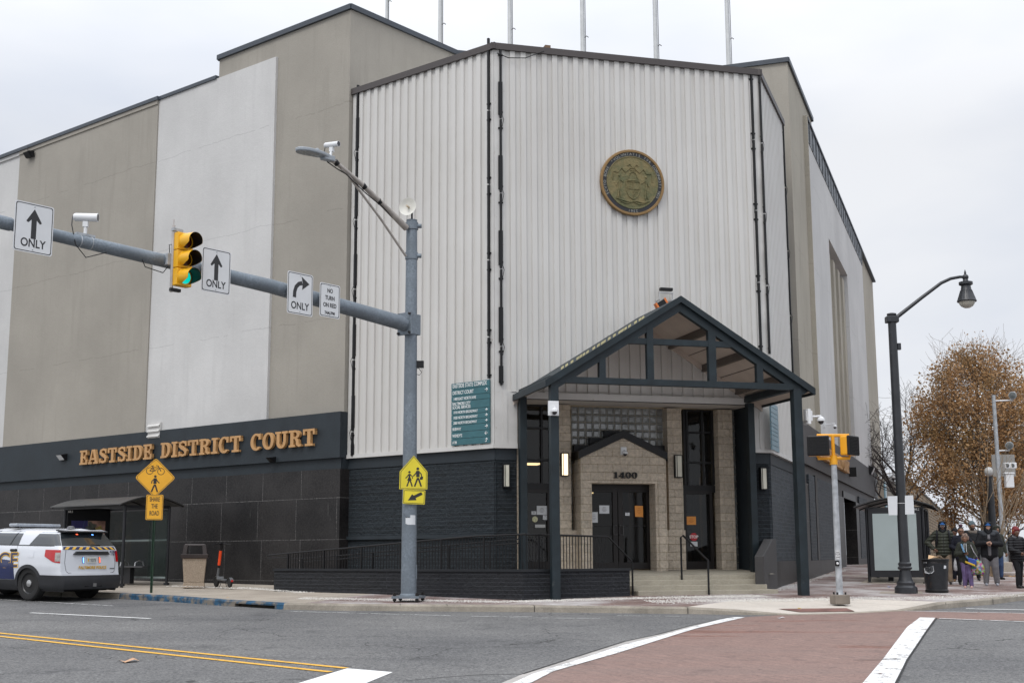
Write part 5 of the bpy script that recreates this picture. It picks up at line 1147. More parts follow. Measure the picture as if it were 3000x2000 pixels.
# ------------------------------------------------------------------ sign boards
SWH = simple('sign_white', (.64, .65, .66), .5, var=.04, scale=4); SBK = simple('sign_black', (.018, .018, .02), .5); SYE = simple('sign_yellow', (.80, .40, .025), .45, var=.05, scale=3); SLY = simple('sign_lime_yellow', (.70, .58, .03), .45, var=.08, scale=3); SAL = simple('sign_back', (.35, .36, .37), .4, .5)
def rrect(w, h, r, n=4):
    o_ = []
    for cx, cy, a0 in ((w/2-r, h/2-r, 0), (-w/2+r, h/2-r, 90), (-w/2+r, -h/2+r, 180), (w/2-r, -h/2+r, 270)):
        for i in range(n+1): a = R(a0+90*i/n); o_.append((cx+r*math.cos(a), cy+r*math.sin(a)))
    return o_
class Board:
    def __init__(s, c, x, y, n): s.c, s.x, s.y, s.n = Vector(c), Vector(x).normalized(), Vector(y).normalized(), Vector(n).normalized()
    def P(s, a, b, h=0): return s.c+s.x*a+s.y*b+s.n*h
    def poly(s, m, pts, h0, h1): m.prism([s.P(a, b, h0) for a, b in pts], s.n*(h1-h0)); return m
def ringpoly(m, bd, outer, inner, h0, h1):
    n = len(outer)
    for i in range(n):
        j = (i+1) % n; m.prism([bd.P(*outer[i], h0), bd.P(*outer[j], h0), bd.P(*inner[j], h0), bd.P(*inner[i], h0)], bd.n*(h1-h0))
def board(bd, outline, lab, face, border=SBK, ins=.02, wd=.014, scale_in=None, name='road_sign', cat='sign', group=None):
    t = thing(name, tuple(bd.P(0, min(b for a, b in outline))), lab, cat, group)
    m = MB(); bd.poly(m, outline, 0, .004); m.build('plate', face, t)
    if border:
        mx_ = max(a for a, b in outline); my = max(b for a, b in outline)
        f1, f2 = 1-ins/mx_, 1-(ins+wd)/mx_; g1_, g2_ = 1-ins/my, 1-(ins+wd)/my
        m = MB(); ringpoly(m, bd, [(a*f1, b*g1_) for a, b in outline], [(a*f2, b*g2_) for a, b in outline], .004, .0055); m.build('border', border, t)
    return t
ARROW_UP = [(-.05, -.30), (.05, -.30), (.05, .10), (.115, .03), (.15, .06), (0, .33), (-.15, .06), (-.115, .03), (-.05, .10)]
def armsign(pxs, d, w, h, lab):
    us = [ARM.pick(x, y, d) for x, y in pxs]; u = sum(a for a, b in us)/4; z = sum(b for a, b in us)/4
    W = (abs(us[0][0]-us[1][0])+abs(us[2][0]-us[3][0]))/2; Hh = (abs(us[0][1]-us[3][1])+abs(us[1][1]-us[2][1]))/2
    bd = Board(ARM.P(u, d, z), -ARM.d, UP, ARM.n); t = board(bd, rrect(W, Hh, .04), lab, SWH, ins=.018, wd=.013, group='white lane signs on the mast arm')
    m = MB(); m.box(bd.P(0, armz(u)-z, -d/2), ARM.d*.06, ARM.n*d, UP*.3); m.build('bracket', GALVL, t)
    for b in (.43, -.43): m = MB(); m.lathe(bd.P(0, Hh*b, .004), [(.012, 0), (.01, .006)], 8, ARM.n); m.build('bolt', GALVL, t)
    return t, bd, W, Hh
def ln(t, bd, s_, x, y, size, mat=SBK, width=.72, bold=.004, h=.0045, space=1.):
    return text(s_, bd.P(x, y, h), bd.x, bd.y, bd.n, size, mat, 'lettering', t, width=width, ext=.001, bold=bold, space=space)
for pxs, lab in (([(42, 580), (155, 612), (154.5, 757), (40, 728)], 'white ONLY sign with an up arrow, leftmost on the mast arm'), ([(588.4, 720.3), (672, 738), (677.5, 868), (593, 849.6)], 'white ONLY sign with an up arrow, right beside the traffic light')):
    t, bd, W, Hh = armsign(pxs, .17, 0, 0, lab); q = Hh/.86
    m = MB(); bd.poly(m, [(a*q*.95, b*q*.82+.06) for a, b in ARROW_UP], .004, .006); m.build('arrow', SBK, t); ln(t, bd, 'ONLY', 0, -Hh*.38, .145*q, width=.86)
t, bd, W, Hh = armsign([(845, 791), (917.7, 809), (914, 930), (838, 913.6)], .20, 0, 0, 'white ONLY sign with an arrow curving right')
q = Hh/.86; m = MB()
arcp = [(-.15, -.12), (-.145, 0), (-.11, .10), (-.04, .17), (.05, .20)]
bd.poly(m, [(a*q, b*q+.03) for a, b in ribbon(arcp, [.085]*5)], .004, .006); bd.poly(m, [(a*q, b*q+.03) for a, b in ((.03, .33), (.24, .20), (.05, .06), (.06, .20))], .004, .0065); m.build('arrow', SBK, t); ln(t, bd, 'ONLY', 0, -Hh*.37, .15*q, width=.86)
t, bd, W, Hh = armsign([(936, 823.7), (995.7, 839.5), (995, 937.6), (937, 922.7)], .20, 0, 0, 'white NO TURN ON RED sign nearest the pole')
for i, s_ in enumerate(('NO', 'TURN', 'ON RED', '7AM-7PM')): ln(t, bd, s_, 0, Hh*(.235-.215*i), Hh*(.125 if i < 3 else .088), width=.82)
# ------------------------------------------------------------------ the three-section signal
TL = None
uh, _ = ARM.pick(545, 760, .35); zt = [ARM.pick(546, 706, .35)[1], ARM.pick(543.6, 759, .35)[1], ARM.pick(541, 813, .35)[1]]
zt = [zt[1]+.335, zt[1], zt[1]-.335]
TL = thing('traffic_light', tuple(ARM.P(uh, .2, zt[2])), 'yellow three section traffic light showing green on the mast arm', 'traffic light')
YEL = simple('signal_yellow', (.80, .42, .01), .4, var=.06, scale=2)
GRE = simple('green_lens', (.0, .35, .28), .3, emis=(.0, .62, .50), es=.9); DRED = simple('dark_red_lens', (.05, .006, .004), .25); DAMB = simple('dark_amber_lens', (.06, .02, .003), .25); VIN = simple('visor_inside', (.006, .006, .006), .5)
nv = (ARM.n-UP*.06).normalized()
for i, z in enumerate(zt):
    cc = ARM.P(uh, .30, z); m = MB(); m.box(cc-ARM.n*.06, ARM.d*.335, ARM.n*.16, UP*.325); m.box(cc-ARM.n*.15, ARM.d*.26, ARM.n*.06, UP*.28); m.build('signal_section', YEL, TL, bevel=.012)
    m = MB(); m.lathe(cc+ARM.n*.02, [(.16, 0), (.162, .015), (.155, .02)], 28, nv); m.build('bezel', YEL, TL, smooth=True)
    m = MB(); m.lathe(cc+ARM.n*.018, [(.145, 0), (.13, .02), (.08, .035), (.001, .04)], 24, nv); m.build('lens', (DRED, DAMB, GRE)[i], TL, smooth=True)
    m = MB(); nseg = 30; outer = []; vr = .152; x_ = ARM.d; y_ = nv.cross(x_).normalized()
    if y_.z < 0: y_ = -y_
    a0, a1 = R(-52), R(232)
    def vis(s0, j):
        a = a0+(a1-a0)*s0; dep = .30 if .12 < s0 < .88 else .30*(.25+.75*min(s0, 1-s0)/.12)
        return a, dep
    for half, rad, mt in ((0, vr, YEL), (1, vr-.006, VIN)):
        m = MB(); m.grid(lambda s0, s1: (lambda ad: cc+ARM.n*.03+nv*(ad[1]*s1)+x_*math.cos(ad[0])*rad+y_*math.sin(ad[0])*rad)(vis(s0, 0)), nseg, 3); m.build('visor' if half == 0 else 'visor_lining', mt, TL, smooth=True, fix=False)
zc_ = (zt[0]+zt[2])/2
m = MB(); m.tube([ARM.P(uh+.17, .17, zt[2]-.28), ARM.P(uh+.17, .17, zt[0]+.30)], .032, 12); m.tube([ARM.P(uh+.17, .17, zt[0]+.30), ARM.P(uh+.17, .17, zt[0]+.42)], .012, 6); m.build('mount_tube', simple('tube_pale', (.45, .42, .40), .4, .4, var=.2), TL, smooth=True)
for z in (zt[2]-.24, zt[0]+.22): m = MB(); m.box(ARM.P(uh+.10, .19, z), ARM.d*.22, ARM.n*.07, UP*.06); m.build('bracket', GALVL if z > zc_ else BLK, TL, bevel=.006)
m = MB(); m.box(ARM.P(uh+.21, .11, armz(uh)+.02), ARM.d*.14, ARM.n*.12, UP*.22); m.build('clamp', GALVL, TL, bevel=.01)
m = MB(); m.tube([ARM.P(uh+.22, .15, armz(uh)+.1), ARM.P(uh+.25, .17, armz(uh)+.28), ARM.P(uh+.18, .17, armz(uh)+.3)], .008, 5); m.tube([ARM.P(uh+.2, .1, armz(uh)-.1), ARM.P(uh+.35, .15, armz(uh)-.26), ARM.P(uh+.7, .1, armz(uh)-.2), ARM.P(uh+.75, .08, armz(uh)-.08)], .009, 6); m.build('cable', BLK, TL, smooth=True)
# ------------------------------------------------------------------ school crossing signs on the pole
def cam_board(px, py, Y, yaw=0, lean=0):
    c = AtY(px, py, Y); n = Vector((-c.x, -c.y, 0)).normalized(); n = Matrix.Rotation(R(yaw), 3, 'Z') @ n; x = UP.cross(n).normalized(); y = UP
    if lean: M_ = Matrix.Rotation(R(lean), 3, n); x = M_ @ x; y = M_ @ y
    return Board(c, x, y, n)
Yp_ = PYY-.19; bd = cam_board(1211.5, 1394, Yp_, 4, -.5); kx = math.hypot(bd.c.x, bd.c.y)/FPX
w = 81.5*kx; ht = (1432-1334.5)*kx; o_ = [(-w/2, -38*kx), (w/2, -38*kx), (w/2*.99, 13*kx), (0, 59.5*kx), (-w/2*.99, 13*kx)]
t = board(bd, o_, 'lime yellow pentagon school crossing sign with two walking figures on the pole', SLY, ins=.02, wd=.012)
def walker(m, bd, x, y, s_, skirt=False, fl=1):
    H0 = lambda a, b: (x+fl*a*s_, y+b*s_)
    n = 14; bd.poly(m, [H0(.0+.075*math.cos(2*math.pi*i/n), .43+.075*math.sin(2*math.pi*i/n)) for i in range(n)], .004, .0062)
    if skirt: bd.poly(m, [H0(-.06, .32), H0(.07, .32), H0(.06, .12), H0(.15, -.10), H0(-.14, -.10), H0(-.05, .12)], .004, .0066)
    else: bd.poly(m, [H0(-.08, .33), H0(.09, .33), H0(.10, .0), H0(-.08, .0)], .004, .0066)
    for a, b, wd in (([(0, -.04), (-.06, -.22), (-.15, -.48)], 0, .075), ([(.02, -.04), (.10, -.22), (.19, -.48)], 0, .075), ([(-.05, .28), (-.14, .14), (-.24, .04)], 0, .05), ([(.06, .28), (.18, .16), (.2, .02)], 0, .05)):
        bd.poly(m, ribbon([H0(*q) for q in a], [wd*s_*1.1]*len(a)), .004, .0070+.0003*wd*10)
m = MB(); walker(m, bd, -.09, -.06, .34, True); walker(m, bd, .09, -.02, .42, False); bd.poly(m, [(.14, -.02), (.21, .0), (.20, -.07), (.14, -.08)], .004, .0076); m.build('figures', SBK, t)
bd = cam_board(1213, 1455, Yp_, 4, -2.5); t = board(bd, rrect(64*kx, 41*kx, .02), 'small lime yellow sign with an arrow pointing down left', SLY, ins=.014, wd=.01)
m = MB(); A_R = [(.16, .07), (.17, .11), (-.02, .0), (-.015, .055), (-.13, -.065)]; bd.poly(m, [(.15, .115), (.185, .06), (.035, -.02), (.055, -.065), (-.13, -.08), (-.045, .06), (-.01, .03)], .004, .006); m.build('arrow', SBK, t)
t = thing('sticker', tuple(AtY(1200, 1520, PYY-.17)), 'torn white sticker wrapped on the pole below the yellow signs', 'sticker'); m = MB()
def onpole(px, py, dr=.003):
    q = AtY(px, py, PYY-.16); rad = .163+dr; x = max(-rad*.97, min(rad*.97, q.x-PX-.0)); return Vector((PX+x, PYY-math.sqrt(rad*rad-x*x), q.z))
for x0 in (1188, 1195, 1202, 1209): m.quad(onpole(x0, 1536-(3 if x0 < 1190 else 0)), onpole(x0+7, 1536), onpole(x0+7, 1508+(8 if x0 < 1200 else 0)), onpole(x0, 1508+(8 if x0 < 1200 else 0)))
m.build('paper', PW, t, fix=False); m = MB(); m.quad(onpole(1181, 1502, .004), onpole(1190, 1516, .004), onpole(1200, 1515, .004), onpole(1188, 1506, .004)); m.build('tape', BLK, t, fix=False)
# ================================================================== share the road sign
SP = G(443, 1733); t0 = thing('sign_post', tuple(SP), 'green perforated steel post holding the SHARE THE ROAD signs', 'post')
GRN_P = simple('post_green', (.018, .055, .03), .5, var=.3, scale=8)
zt_p = AtY(452, 1350, SP.y).z; m = MB(); m.box((SP.x-.022, SP.y, (zt_p+SP.z)/2-.02), (.008, 0, 0), (0, .05, 0), UP*(zt_p-SP.z)); m.box((SP.x+.022, SP.y, (zt_p+SP.z)/2-.02), (.008, 0, 0), (0, .05, 0), UP*(zt_p-SP.z)); m.box((SP.x, SP.y+.02, (zt_p+SP.z)/2-.02), (.05, 0, 0), (0, .008, 0), UP*(zt_p-SP.z)); m.build('channel', GRN_P, t0)
m = MB(); zz = SP.z+.05
while zz < zt_p-1.3: m.box((SP.x, SP.y+.015, zz), (.014, 0, 0), (0, .003, 0), UP*.014); zz += .05
hp = m.build('perforations', BLK, t0); tag(hp, kind='stuff')
Ys = SP.y-.05; bd = cam_board(455, 1398.5, Ys, 3, 0); kx = math.hypot(bd.c.x, bd.c.y)/FPX; q = 53*kx
dia = []
for a0 in (0, 90, 180, 270):
    for da in (-6, -2, 2, 6): dia.append(((q*.985)*math.cos(R(a0+da))*(.965+.035*(abs(da) < 3)), (q*.985)*math.sin(R(a0+da))*(.965+.035*(abs(da) < 3))))
t = board(bd, dia, 'yellow diamond sign with a bicycle above a walking person', SYE, ins=.022, wd=.012)
m = MB()
def circ(cx, cy, r, w, n=24):
    for i in range(n):
        a, b = 2*math.pi*i/n, 2*math.pi*(i+1)/n; m.prism([bd.P(cx+r*math.cos(a), cy+r*math.sin(a), .004), bd.P(cx+r*math.cos(b), cy+r*math.sin(b), .004), bd.P(cx+(r-w)*math.cos(b), cy+(r-w)*math.sin(b), .004), bd.P(cx+(r-w)*math.cos(a), cy+(r-w)*math.sin(a), .004)], bd.n*.002)
circ(-.14, .165, .088, .014); circ(.13, .155, .088, .014)
for pts in ([(-.14, .165), (-.07, .25), (-.02, .165), (-.14, .165)], [(-.07, .25), (.07, .25), (-.02, .165)], [(.13, .155), (.06, .29), (.01, .30)], [(-.02, .165), (-.085, .285)], [(-.12, .288), (-.05, .288)]):
    bd.poly(m, ribbon(pts, [.017]*len(pts)), .004, .0064+.0002*len(pts))
m.build('bicycle_symbol', SBK, t); m = MB(); walker(m, bd, 0, -.15, .42, False, -1); m.build('figure', SBK, t)
bd = cam_board(452.5, 1485, Ys, 3, 0); t = board(bd, rrect(46*kx, 70*kx, .03), 'yellow rectangular SHARE THE ROAD sign', SYE, ins=.014, wd=.010)
for i, s_ in enumerate(('SHARE', 'THE', 'ROAD')): ln(t, bd, s_, 0, .145-.17*i, .110, width=.55, bold=.003)
# ================================================================== black street lamp on the right
LB_ = G(2655, 1737); LX, LY = LB_.x, LB_.y; t = thing('street_lamp', tuple(LB_), 'tall black ornamental street lamp on the brick sidewalk corner', 'street lamp')
LBK = simple('lamp_black', (.022, .024, .028), .35, var=.2, scale=4, dirt=((.12, .13, .14), 8, .66))
m = MB(); z0 = LB_.z; m.lathe((LX, LY, z0-.05), [(.27, 0), (.27, .05), (.265, .19), (.235, .215), (.21, .24), (.215, .30), (.175, .34), (.15, .42), (.132, .52), (.125, .60), (.165, .625), (.17, .66), (.14, .69), (.155, .73), (.155, .76), (.12, .79)], 16); m.build('base', LBK, t, smooth=25)
zt1 = AtY(2608.5, 919, LY).z
m = MB(); m.lathe((LX, LY, z0+.7), [(.122, 0), (.098, zt1-z0-.75), (.115, zt1-z0-.74), (.115, zt1-z0-.70), (.05, zt1-z0-.68)], 18); m.build('pole', LBK, t, smooth=25)
AA = lambda px, py: AtY(px, py, LY)
m = MB(); m.tube([AA(2616, 938), AA(2700, 872), AA(2757, 829), AA(2785, 816), AA(2812, 811), AA(2822, 811)], [.05, .045, .042, .04, .038, .036], 12); m.build('arm', LBK, t, smooth=True)
m = MB(); m.box(Vector((LX, LY, AA(2610, 936).z)), (.30, 0, 0), (0, .24, 0), UP*.16); m.build('arm_clamp', LBK, t, bevel=.02)
q = AA(2834, 905); top = AA(2831, 812).z; rad = lambda px: px*math.hypot(q.x, q.y)/FPX
m = MB(); m.ball((q.x, q.y, top), rad(9), 12, 8); m.lathe((q.x, q.y, top), [(rad(3.5), 0), (rad(3), .12), (.002, .2)], 10); m.build('finial', LBK, t, smooth=True)
m = MB(); zb = AA(2834, 884).z; hh = top-zb; m.lathe((q.x, q.y, zb), [(rad(26), 0), (rad(27), .02), (rad(24), .07), (rad(21), .16), (rad(15), .28), (rad(12.5), .42), (rad(14), hh*.66), (rad(19), hh*.70), (rad(19), hh*.80), (rad(8), hh*.84), (rad(5), hh)], 24); m.build('lamp_hood', LBK, t, smooth=25)
m = MB()
for i in range(20): a = 2*math.pi*i/20; m.tube([(q.x+math.cos(a)*rad(25), q.y+math.sin(a)*rad(25), zb+.03), (q.x+math.cos(a)*rad(15), q.y+math.sin(a)*rad(15), zb+.29)], .010, 5)
m.build('hood_ribs', LBK, t, smooth=True)
m = MB(); m.lathe((q.x, q.y, zb), [(rad(22), -.0), (rad(21), -.05), (rad(16), -.11), (rad(8), -.15), (.002, -.16)], 20); m.build('globe', simple('globe_glass', (.42, .40, .34), .12, spec=.8), t, smooth=True)
z = AA(2620, 1015).z; m = MB(); m.box((LX+.14, LY, z), (.08, 0, 0), (0, .1, 0), UP*.16); m.build('sensor', LBK, t)
def flatsheet(pxs, Y, lab, mat=PW, name='paper_sheet'):
    P4 = [AtY(x, y, Y) for x, y in pxs]; tt = MB(); tt.prism(P4, Vector((0, .004, 0))); return tag(tt.build(name, mat, loc=tuple(P4[0])), lab, 'paper')
flatsheet([(2600, 1452.8), (2629, 1452), (2629, 1508), (2603.5, 1508)], LY-.115, 'white paper sheet strapped to the left side of the lamp post'); flatsheet([(2651, 1451), (2675, 1450), (2679, 1505.5), (2652, 1506)], LY-.115, 'white paper sheet strapped to the right side of the lamp post')
m = MB(); z = AA(2640, 1473.5).z; m.lathe((LX, LY, z), [(.122, -.006), (.124, .006)], 18); m.build('strap', CAMW, t)
# ================================================================== pedestrian signal
PB = G(2461, 1764); X, Y_ = PB.x, PB.y; t = thing('pedestrian_signal', tuple(PB), 'galvanised post with a yellow frame and two pedestrian signal heads', 'pedestrian signal')
YP = AtY; m = MB(); m.box((X, Y_, PB.z+.07), dirv(80)*.33, dirv(-10)*.33, UP*.2); m.build('concrete_foot', simple('foot_concrete', (.20, .17, .14), .85, var=.2, bump=.3), t, bevel=.02)
zc1 = AtY(2446, 1359, Y_).z; m = MB(); m.lathe((X, Y_, PB.z+.15), [(.10, 0), (.075, .05), (.072, .1), (.062, zc1-PB.z-.15)], 18); m.build('post', GALVL, t, smooth=True)
for i in range(4): q = Vector((X, Y_, PB.z+.16))+dirv(35+90*i)*.13; m = MB(); m.lathe(q, [(.02, 0), (.02, .06)], 6); m.build('bolt', DKB, t)
SYL = simple('frame_yellow', (.78, .36, .01), .4, var=.06)
pt = lambda x, y: AtY(x, y, Y_); A = pt
m = MB(); m.lathe((X, Y_, zc1-.01), [(.085, 0), (.085, .12), (.075, .16), (.075, .2)], 16)
zl_, zh = A(2443, 1342).z, A(2440, 1275).z; 
m.tube([(X, Y_, zc1), (X, Y_, zh)], .04, 12)
xl, xr = A(2394, 1275).x, A(2486, 1275).x
m.tube([(xl, Y_, zh-.14), (xl, Y_, zh), (xr, Y_, zh), (xr, Y_, zh-.14)], .036, 10); m.tube([(xl, Y_, zl_+.1), (xl, Y_, zl_), (xr, Y_, zl_), (xr, Y_, zl_+.1)], .036, 10); m.build('frame', SYL, t, smooth=True)
def head(c, face, w, h, dp, lab):
    f = dirv(face); x = f.cross(UP).normalized()
    m = MB(); m.box(c, x*w*.96, f*dp, UP*h); m.build('housing', SYL, t, bevel=.03)
    m = MB(); m.box(c+f*(dp/2+.015), x*w, f*.07, UP*h*1.01); m.build('visor_frame', BLK, t, bevel=.02)
    m = MB(); n_ = 12
    for i in range(n_): 
        m.box(c+f*(dp/2+.055)+x*(w*.9)*((i+.5)/n_-.5), x*.006+UP*.0, f*.015, UP*h*.9); m.box(c+f*(dp/2+.055)+UP*(h*.9)*((i+.5)/n_-.5), x*w*.9, f*.014, UP*.006)
    m.build('egg_crate_grille', VIN, t)
dcam = 180+math.degrees(math.atan2(X, Y_))
head(A(2396, 1306.5)+Vector((0, -.05, 0)), dcam+2, .47, .43, .14, ''); head(A(2487, 1305)+Vector((0, .04, 0)), dcam-62, .46, .42, .19, '')
m = MB(); c_ = A(2452, 1624)-Vector((0, .07, 0)); bdp = Board(c_, (1, 0, 0), UP, (0, -1, 0)); bdp.poly(m, rrect(.095, .21, .015), 0, .004); s_ = m.build('push_button_sign', SWH, t)
m = MB(); ringpoly(m, bdp, rrect(.08, .195, .01), rrect(.072, .187, .008), .004, .005); m.build('border', SBK, s_)
for i, w_ in enumerate(('PUSH', 'BUTTON', 'TO', 'CROSS')): text(w_, bdp.P(0, .045-.037*i, .005), bdp.x, bdp.y, bdp.n, .022, SBK, 'lettering', s_, width=.8, ext=.0005, bold=.001)
m = MB(); c_ = A(2450, 1649)-Vector((0, .08, 0)); m.box(c_, (.085, 0, 0), (0, .06, 0), UP*.12); m.build('button_housing', BLK, t, bevel=.01); m = MB(); m.lathe(c_-Vector((0, .03, 0)), [(.028, 0), (.024, .02), (.001, .022)], 14, (0, -1, 0)); m.build('push_button', CAMW, t, smooth=True)
# ================================================================== flagpoles on the roof
FPM = simple('flagpole_aluminium', (.52, .53, .53), .35, .3, var=.08)
fdat = [(1133.5, 46, 31, .10), (1289.5, 120, 34.5, .105), (1493.5, 136, 31.2, .095), (1707.5, 158, 31.7, .095), (1922, 182, 32.2, .095), (2134, 161, 36, .11)]
names_ = ['leftmost flagpole, behind the taupe tower edge', 'second flagpole from the left, behind the tower coping', 'flagpole just right of the front left siding corner', 'flagpole left of the seal, above the front siding', 'flagpole right of the seal, above the front siding', 'rightmost flagpole, beside the right tower block']
pxd = (8.5, 11.5, 12, 12.5, 12.5, 12.5)
for i, (px, py, Y, r) in enumerate(fdat):
    Y = (48, 41, 40, 41, 42, 43)[i]; b_ = AtY(px, py, Y); rr = pxd[i]/2*b_.length/FPX; t = thing('flagpole', (b_.x, b_.y, b_.z-1.5), 'bare grey '+names_[i], 'flagpole', 'flagpoles on the courthouse roof')
    m = MB(); m.tube([(b_.x, b_.y, b_.z-1.5), (b_.x, b_.y, b_.z+9)], [rr*1.08, rr*.75], 14); m.build('pole', FPM, t, smooth=True)
    m = MB(); m.tube([(b_.x+rr*1.3, b_.y-.05, b_.z-1), (b_.x+rr*1.15, b_.y-.05, b_.z+9)], .012, 5); m.build('halyard', DKB, t)
    m = MB(); m.tube([(b_.x+rr, b_.y-.05, b_.z+.55), (b_.x+rr+.06, b_.y-.05, b_.z+.6), (b_.x+rr+.12, b_.y-.05, b_.z+.55)], .015, 5); m.build('cleat', DKB, t)
# ================================================================== bins
def mesh_bin():
    p = G(2745, 1735); t = thing('mesh_litter_bin', tuple(p), 'round black perforated metal litter bin with a torn paper sticker', 'litter bin'); r0, r1, h = .255, .31, .80
    base = Vector((p.x, p.y, p.z))
    m = MB(); m.lathe(base, [(r0+.01, 0), (r0+.02, .06), (r0, .08)], 28); m.build('foot_ring', BLK, t, smooth=True)
    mt, tr = newmat('perforated_black'); tt = NT(tr); g = tt.n('NewGeometry').outputs['Position']
    v = tt.n('VectorMath', {0: g, 1: tuple(base)}, operation='SUBTRACT').outputs[0]; s3 = tt.n('SeparateXYZ', {0: v}); ang = tt.math('ARCTAN2', s3.outputs[1], s3.outputs[0])
    uu = tt.math('MULTIPLY', ang, 11.5); vv = tt.math('MULTIPLY', s3.outputs[2], 28)
    A1 = tt.math('ABSOLUTE', tt.math('SUBTRACT', tt.math('FRACT', tt.math('ADD', uu, vv)), .5)); A2_ = tt.math('ABSOLUTE', tt.math('SUBTRACT', tt.math('FRACT', tt.math('SUBTRACT', uu, vv)), .5))
    hole = tt.math('MULTIPLY', tt.math('LESS_THAN', A1, .30), tt.math('LESS_THAN', A2_, .30)); rust = tt.ramp(tt.noise(g, 4, 6, .7), .60, .64)
    bs = tt.n('BsdfPrincipled', {'Base Color': tt.mix(rust, (.018, .02, .024, 1), (.075, .045, .03, 1)), 'Roughness': .4}); tp = tt.n('BsdfTransparent'); mm = tt.n('MixShader', {0: tt.math('MULTIPLY', hole, .8), 1: bs.outputs[0], 2: tp.outputs[0]}); tt.n('OutputMaterial', {0: mm.outputs[0]})
    m = MB(); m.lathe(base, [(r0, .08), (r1, h-.06)], 40); m.f = m.f[:40]; m.m = m.m[:40]; m.build('mesh_body', mt, t, smooth=True, fix=False)
    m = MB(); m.lathe(base, [(r0-.03, .09), (r1-.04, h-.1)], 30); m.f = m.f[:31]; m.m = m.m[:31]; m.build('liner', simple('liner_grey', (.05, .05, .055), .5, var=.4, scale=12), t, smooth=True, fix=False)
    m = MB(); m.lathe(base, [(r1-.005, h-.07), (r1+.012, h-.06), (r1+.015, h), (r1-.02, h+.005), (r1-.03, h-.06)], 36); m.build('rim', BLK, t, smooth=True)
    m = MB(); m.add([base+Vector((x, y, h+z)) for x, y, z in ((-.2, -.1, 0), (-.1, -.15, .03), (0, 0, .07), (-.12, .1, .10), (.1, -.05, .05), (.22, .05, 0), (.05, .15, .04))], [(0, 1, 2, 3), (1, 4, 5, 2), (2, 5, 6, 3), (2, 4, 1)]); tag(m.build('crumpled_paper', simple('kraft_paper', (.55, .36, .20), .8, var=.1), loc=tuple(base+UP*h)), 'crumpled brown paper sticking out of the black bin', 'paper')
    def onbin(px, py, e=.006):
        q = AtY(px, py, base.y-.25); rad = r0+(r1-r0)*(q.z-base.z)/h+e; x = max(-rad*.98, min(rad*.98, (q.x-base.x)*1.0)); return Vector((base.x+x, base.y-math.sqrt(rad*rad-x*x), q.z))
    st = thing('bin_sticker', tuple(onbin(2722, 1670)), 'torn white sticker with 667-24 on the black bin', 'sticker'); m = MB()
    outl = [(2712, 1663), (2718, 1660), (2724, 1662), (2733, 1656), (2736, 1672), (2731, 1678), (2722, 1680), (2711, 1678)]
    for i in range(1, len(outl)-1): m.quad(onbin(*outl[0]), onbin(*outl[i]), onbin(*outl[i+1]))
    m.build('paper', PW, st, fix=False); c = onbin(2723.5, 1670, .012); x = Vector((1, -.15, .12)).normalized()
    text('667-24', c, x, UP, Vector((0, -1, 0)), .065, SBK, 'lettering', st, width=.75, bold=.002); text('COPS', c+UP*.07, x, UP, Vector((0, -1, 0)), .04, SBK, 'lettering', st, width=.75)
    m = MB(); m.quad(onbin(2764, 1655), onbin(2772, 1656), onbin(2772, 1664), onbin(2764, 1665)); tag(m.build('bin_sticker', PW, fix=False, loc=tuple(onbin(2764, 1655))), 'small white sticker on the right of the black bin', 'sticker')
    m = MB(); m.quad(onbin(2713, 1638), onbin(2718, 1638), onbin(2718, 1649), onbin(2713, 1649)); tag(m.build('bin_sticker', PW, fix=False, loc=tuple(onbin(2713, 1649))), 'narrow white tag near the rim of the black bin', 'sticker')
mesh_bin()
p = G(560, 1716); p.y += .3; p.z = zg(p.x, p.y)
t = thing('stone_litter_bin', tuple(p), 'square pebble stone litter bin with a brown plastic lid', 'litter bin')
AGG = simple('pebble_aggregate', (.36, .29, .22), .9, var=.35, scale=55, bump=.9, bscale=60, bd=.02); BRP = simple('brown_plastic', (.030, .022, .020), .35, var=.15)
xa_, ya_ = dirv(78), dirv(-12)
def sq(c, w0, w1, z0, z1): 
    m = MB(); a = [Vector((c.x, c.y, 0))+xa_*i*w0+ya_*j*w0+UP*(c.z+z0) for i, j in ((-.5, -.5), (.5, -.5), (.5, .5), (-.5, .5))]; b = [Vector((c.x, c.y, 0))+xa_*i*w1+ya_*j*w1+UP*(c.z+z1) for i, j in ((-.5, -.5), (.5, -.5), (.5, .5), (-.5, .5))]
    return m.add(a+b, [(3, 2, 1, 0), (4, 5, 6, 7), (0, 1, 5, 4), (1, 2, 6, 5), (2, 3, 7, 6), (3, 0, 4, 7)])
sq(p, .56, .54, -.05, .08).build('foot', AGG, t, bevel=.01); sq(p, .52, .62, .08, .72).build('body', AGG, t, bevel=.015)
sq(p, .70, .72, .72, .83).build('lid_rim', BRP, t, bevel=.015)
for i, j in ((-1, -1), (1, -1), (1, 1), (-1, 1)): m = MB(); c = Vector((p.x, p.y, p.z))+xa_*i*.265+ya_*j*.265; c2 = Vector((p.x, p.y, p.z))+xa_*i*.235+ya_*j*.235; m.prism([c+xa_*a*.05+ya_*b*.05+UP*.83 for a, b in ((-1, -1), (1, -1), (1, 1), (-1, 1))], (c2-c)+UP*.24); m.build('lid_pillar', BRP, t)
sq(p, .57, .52, 1.045, 1.10).build('lid_top', BRP, t, bevel=.02)
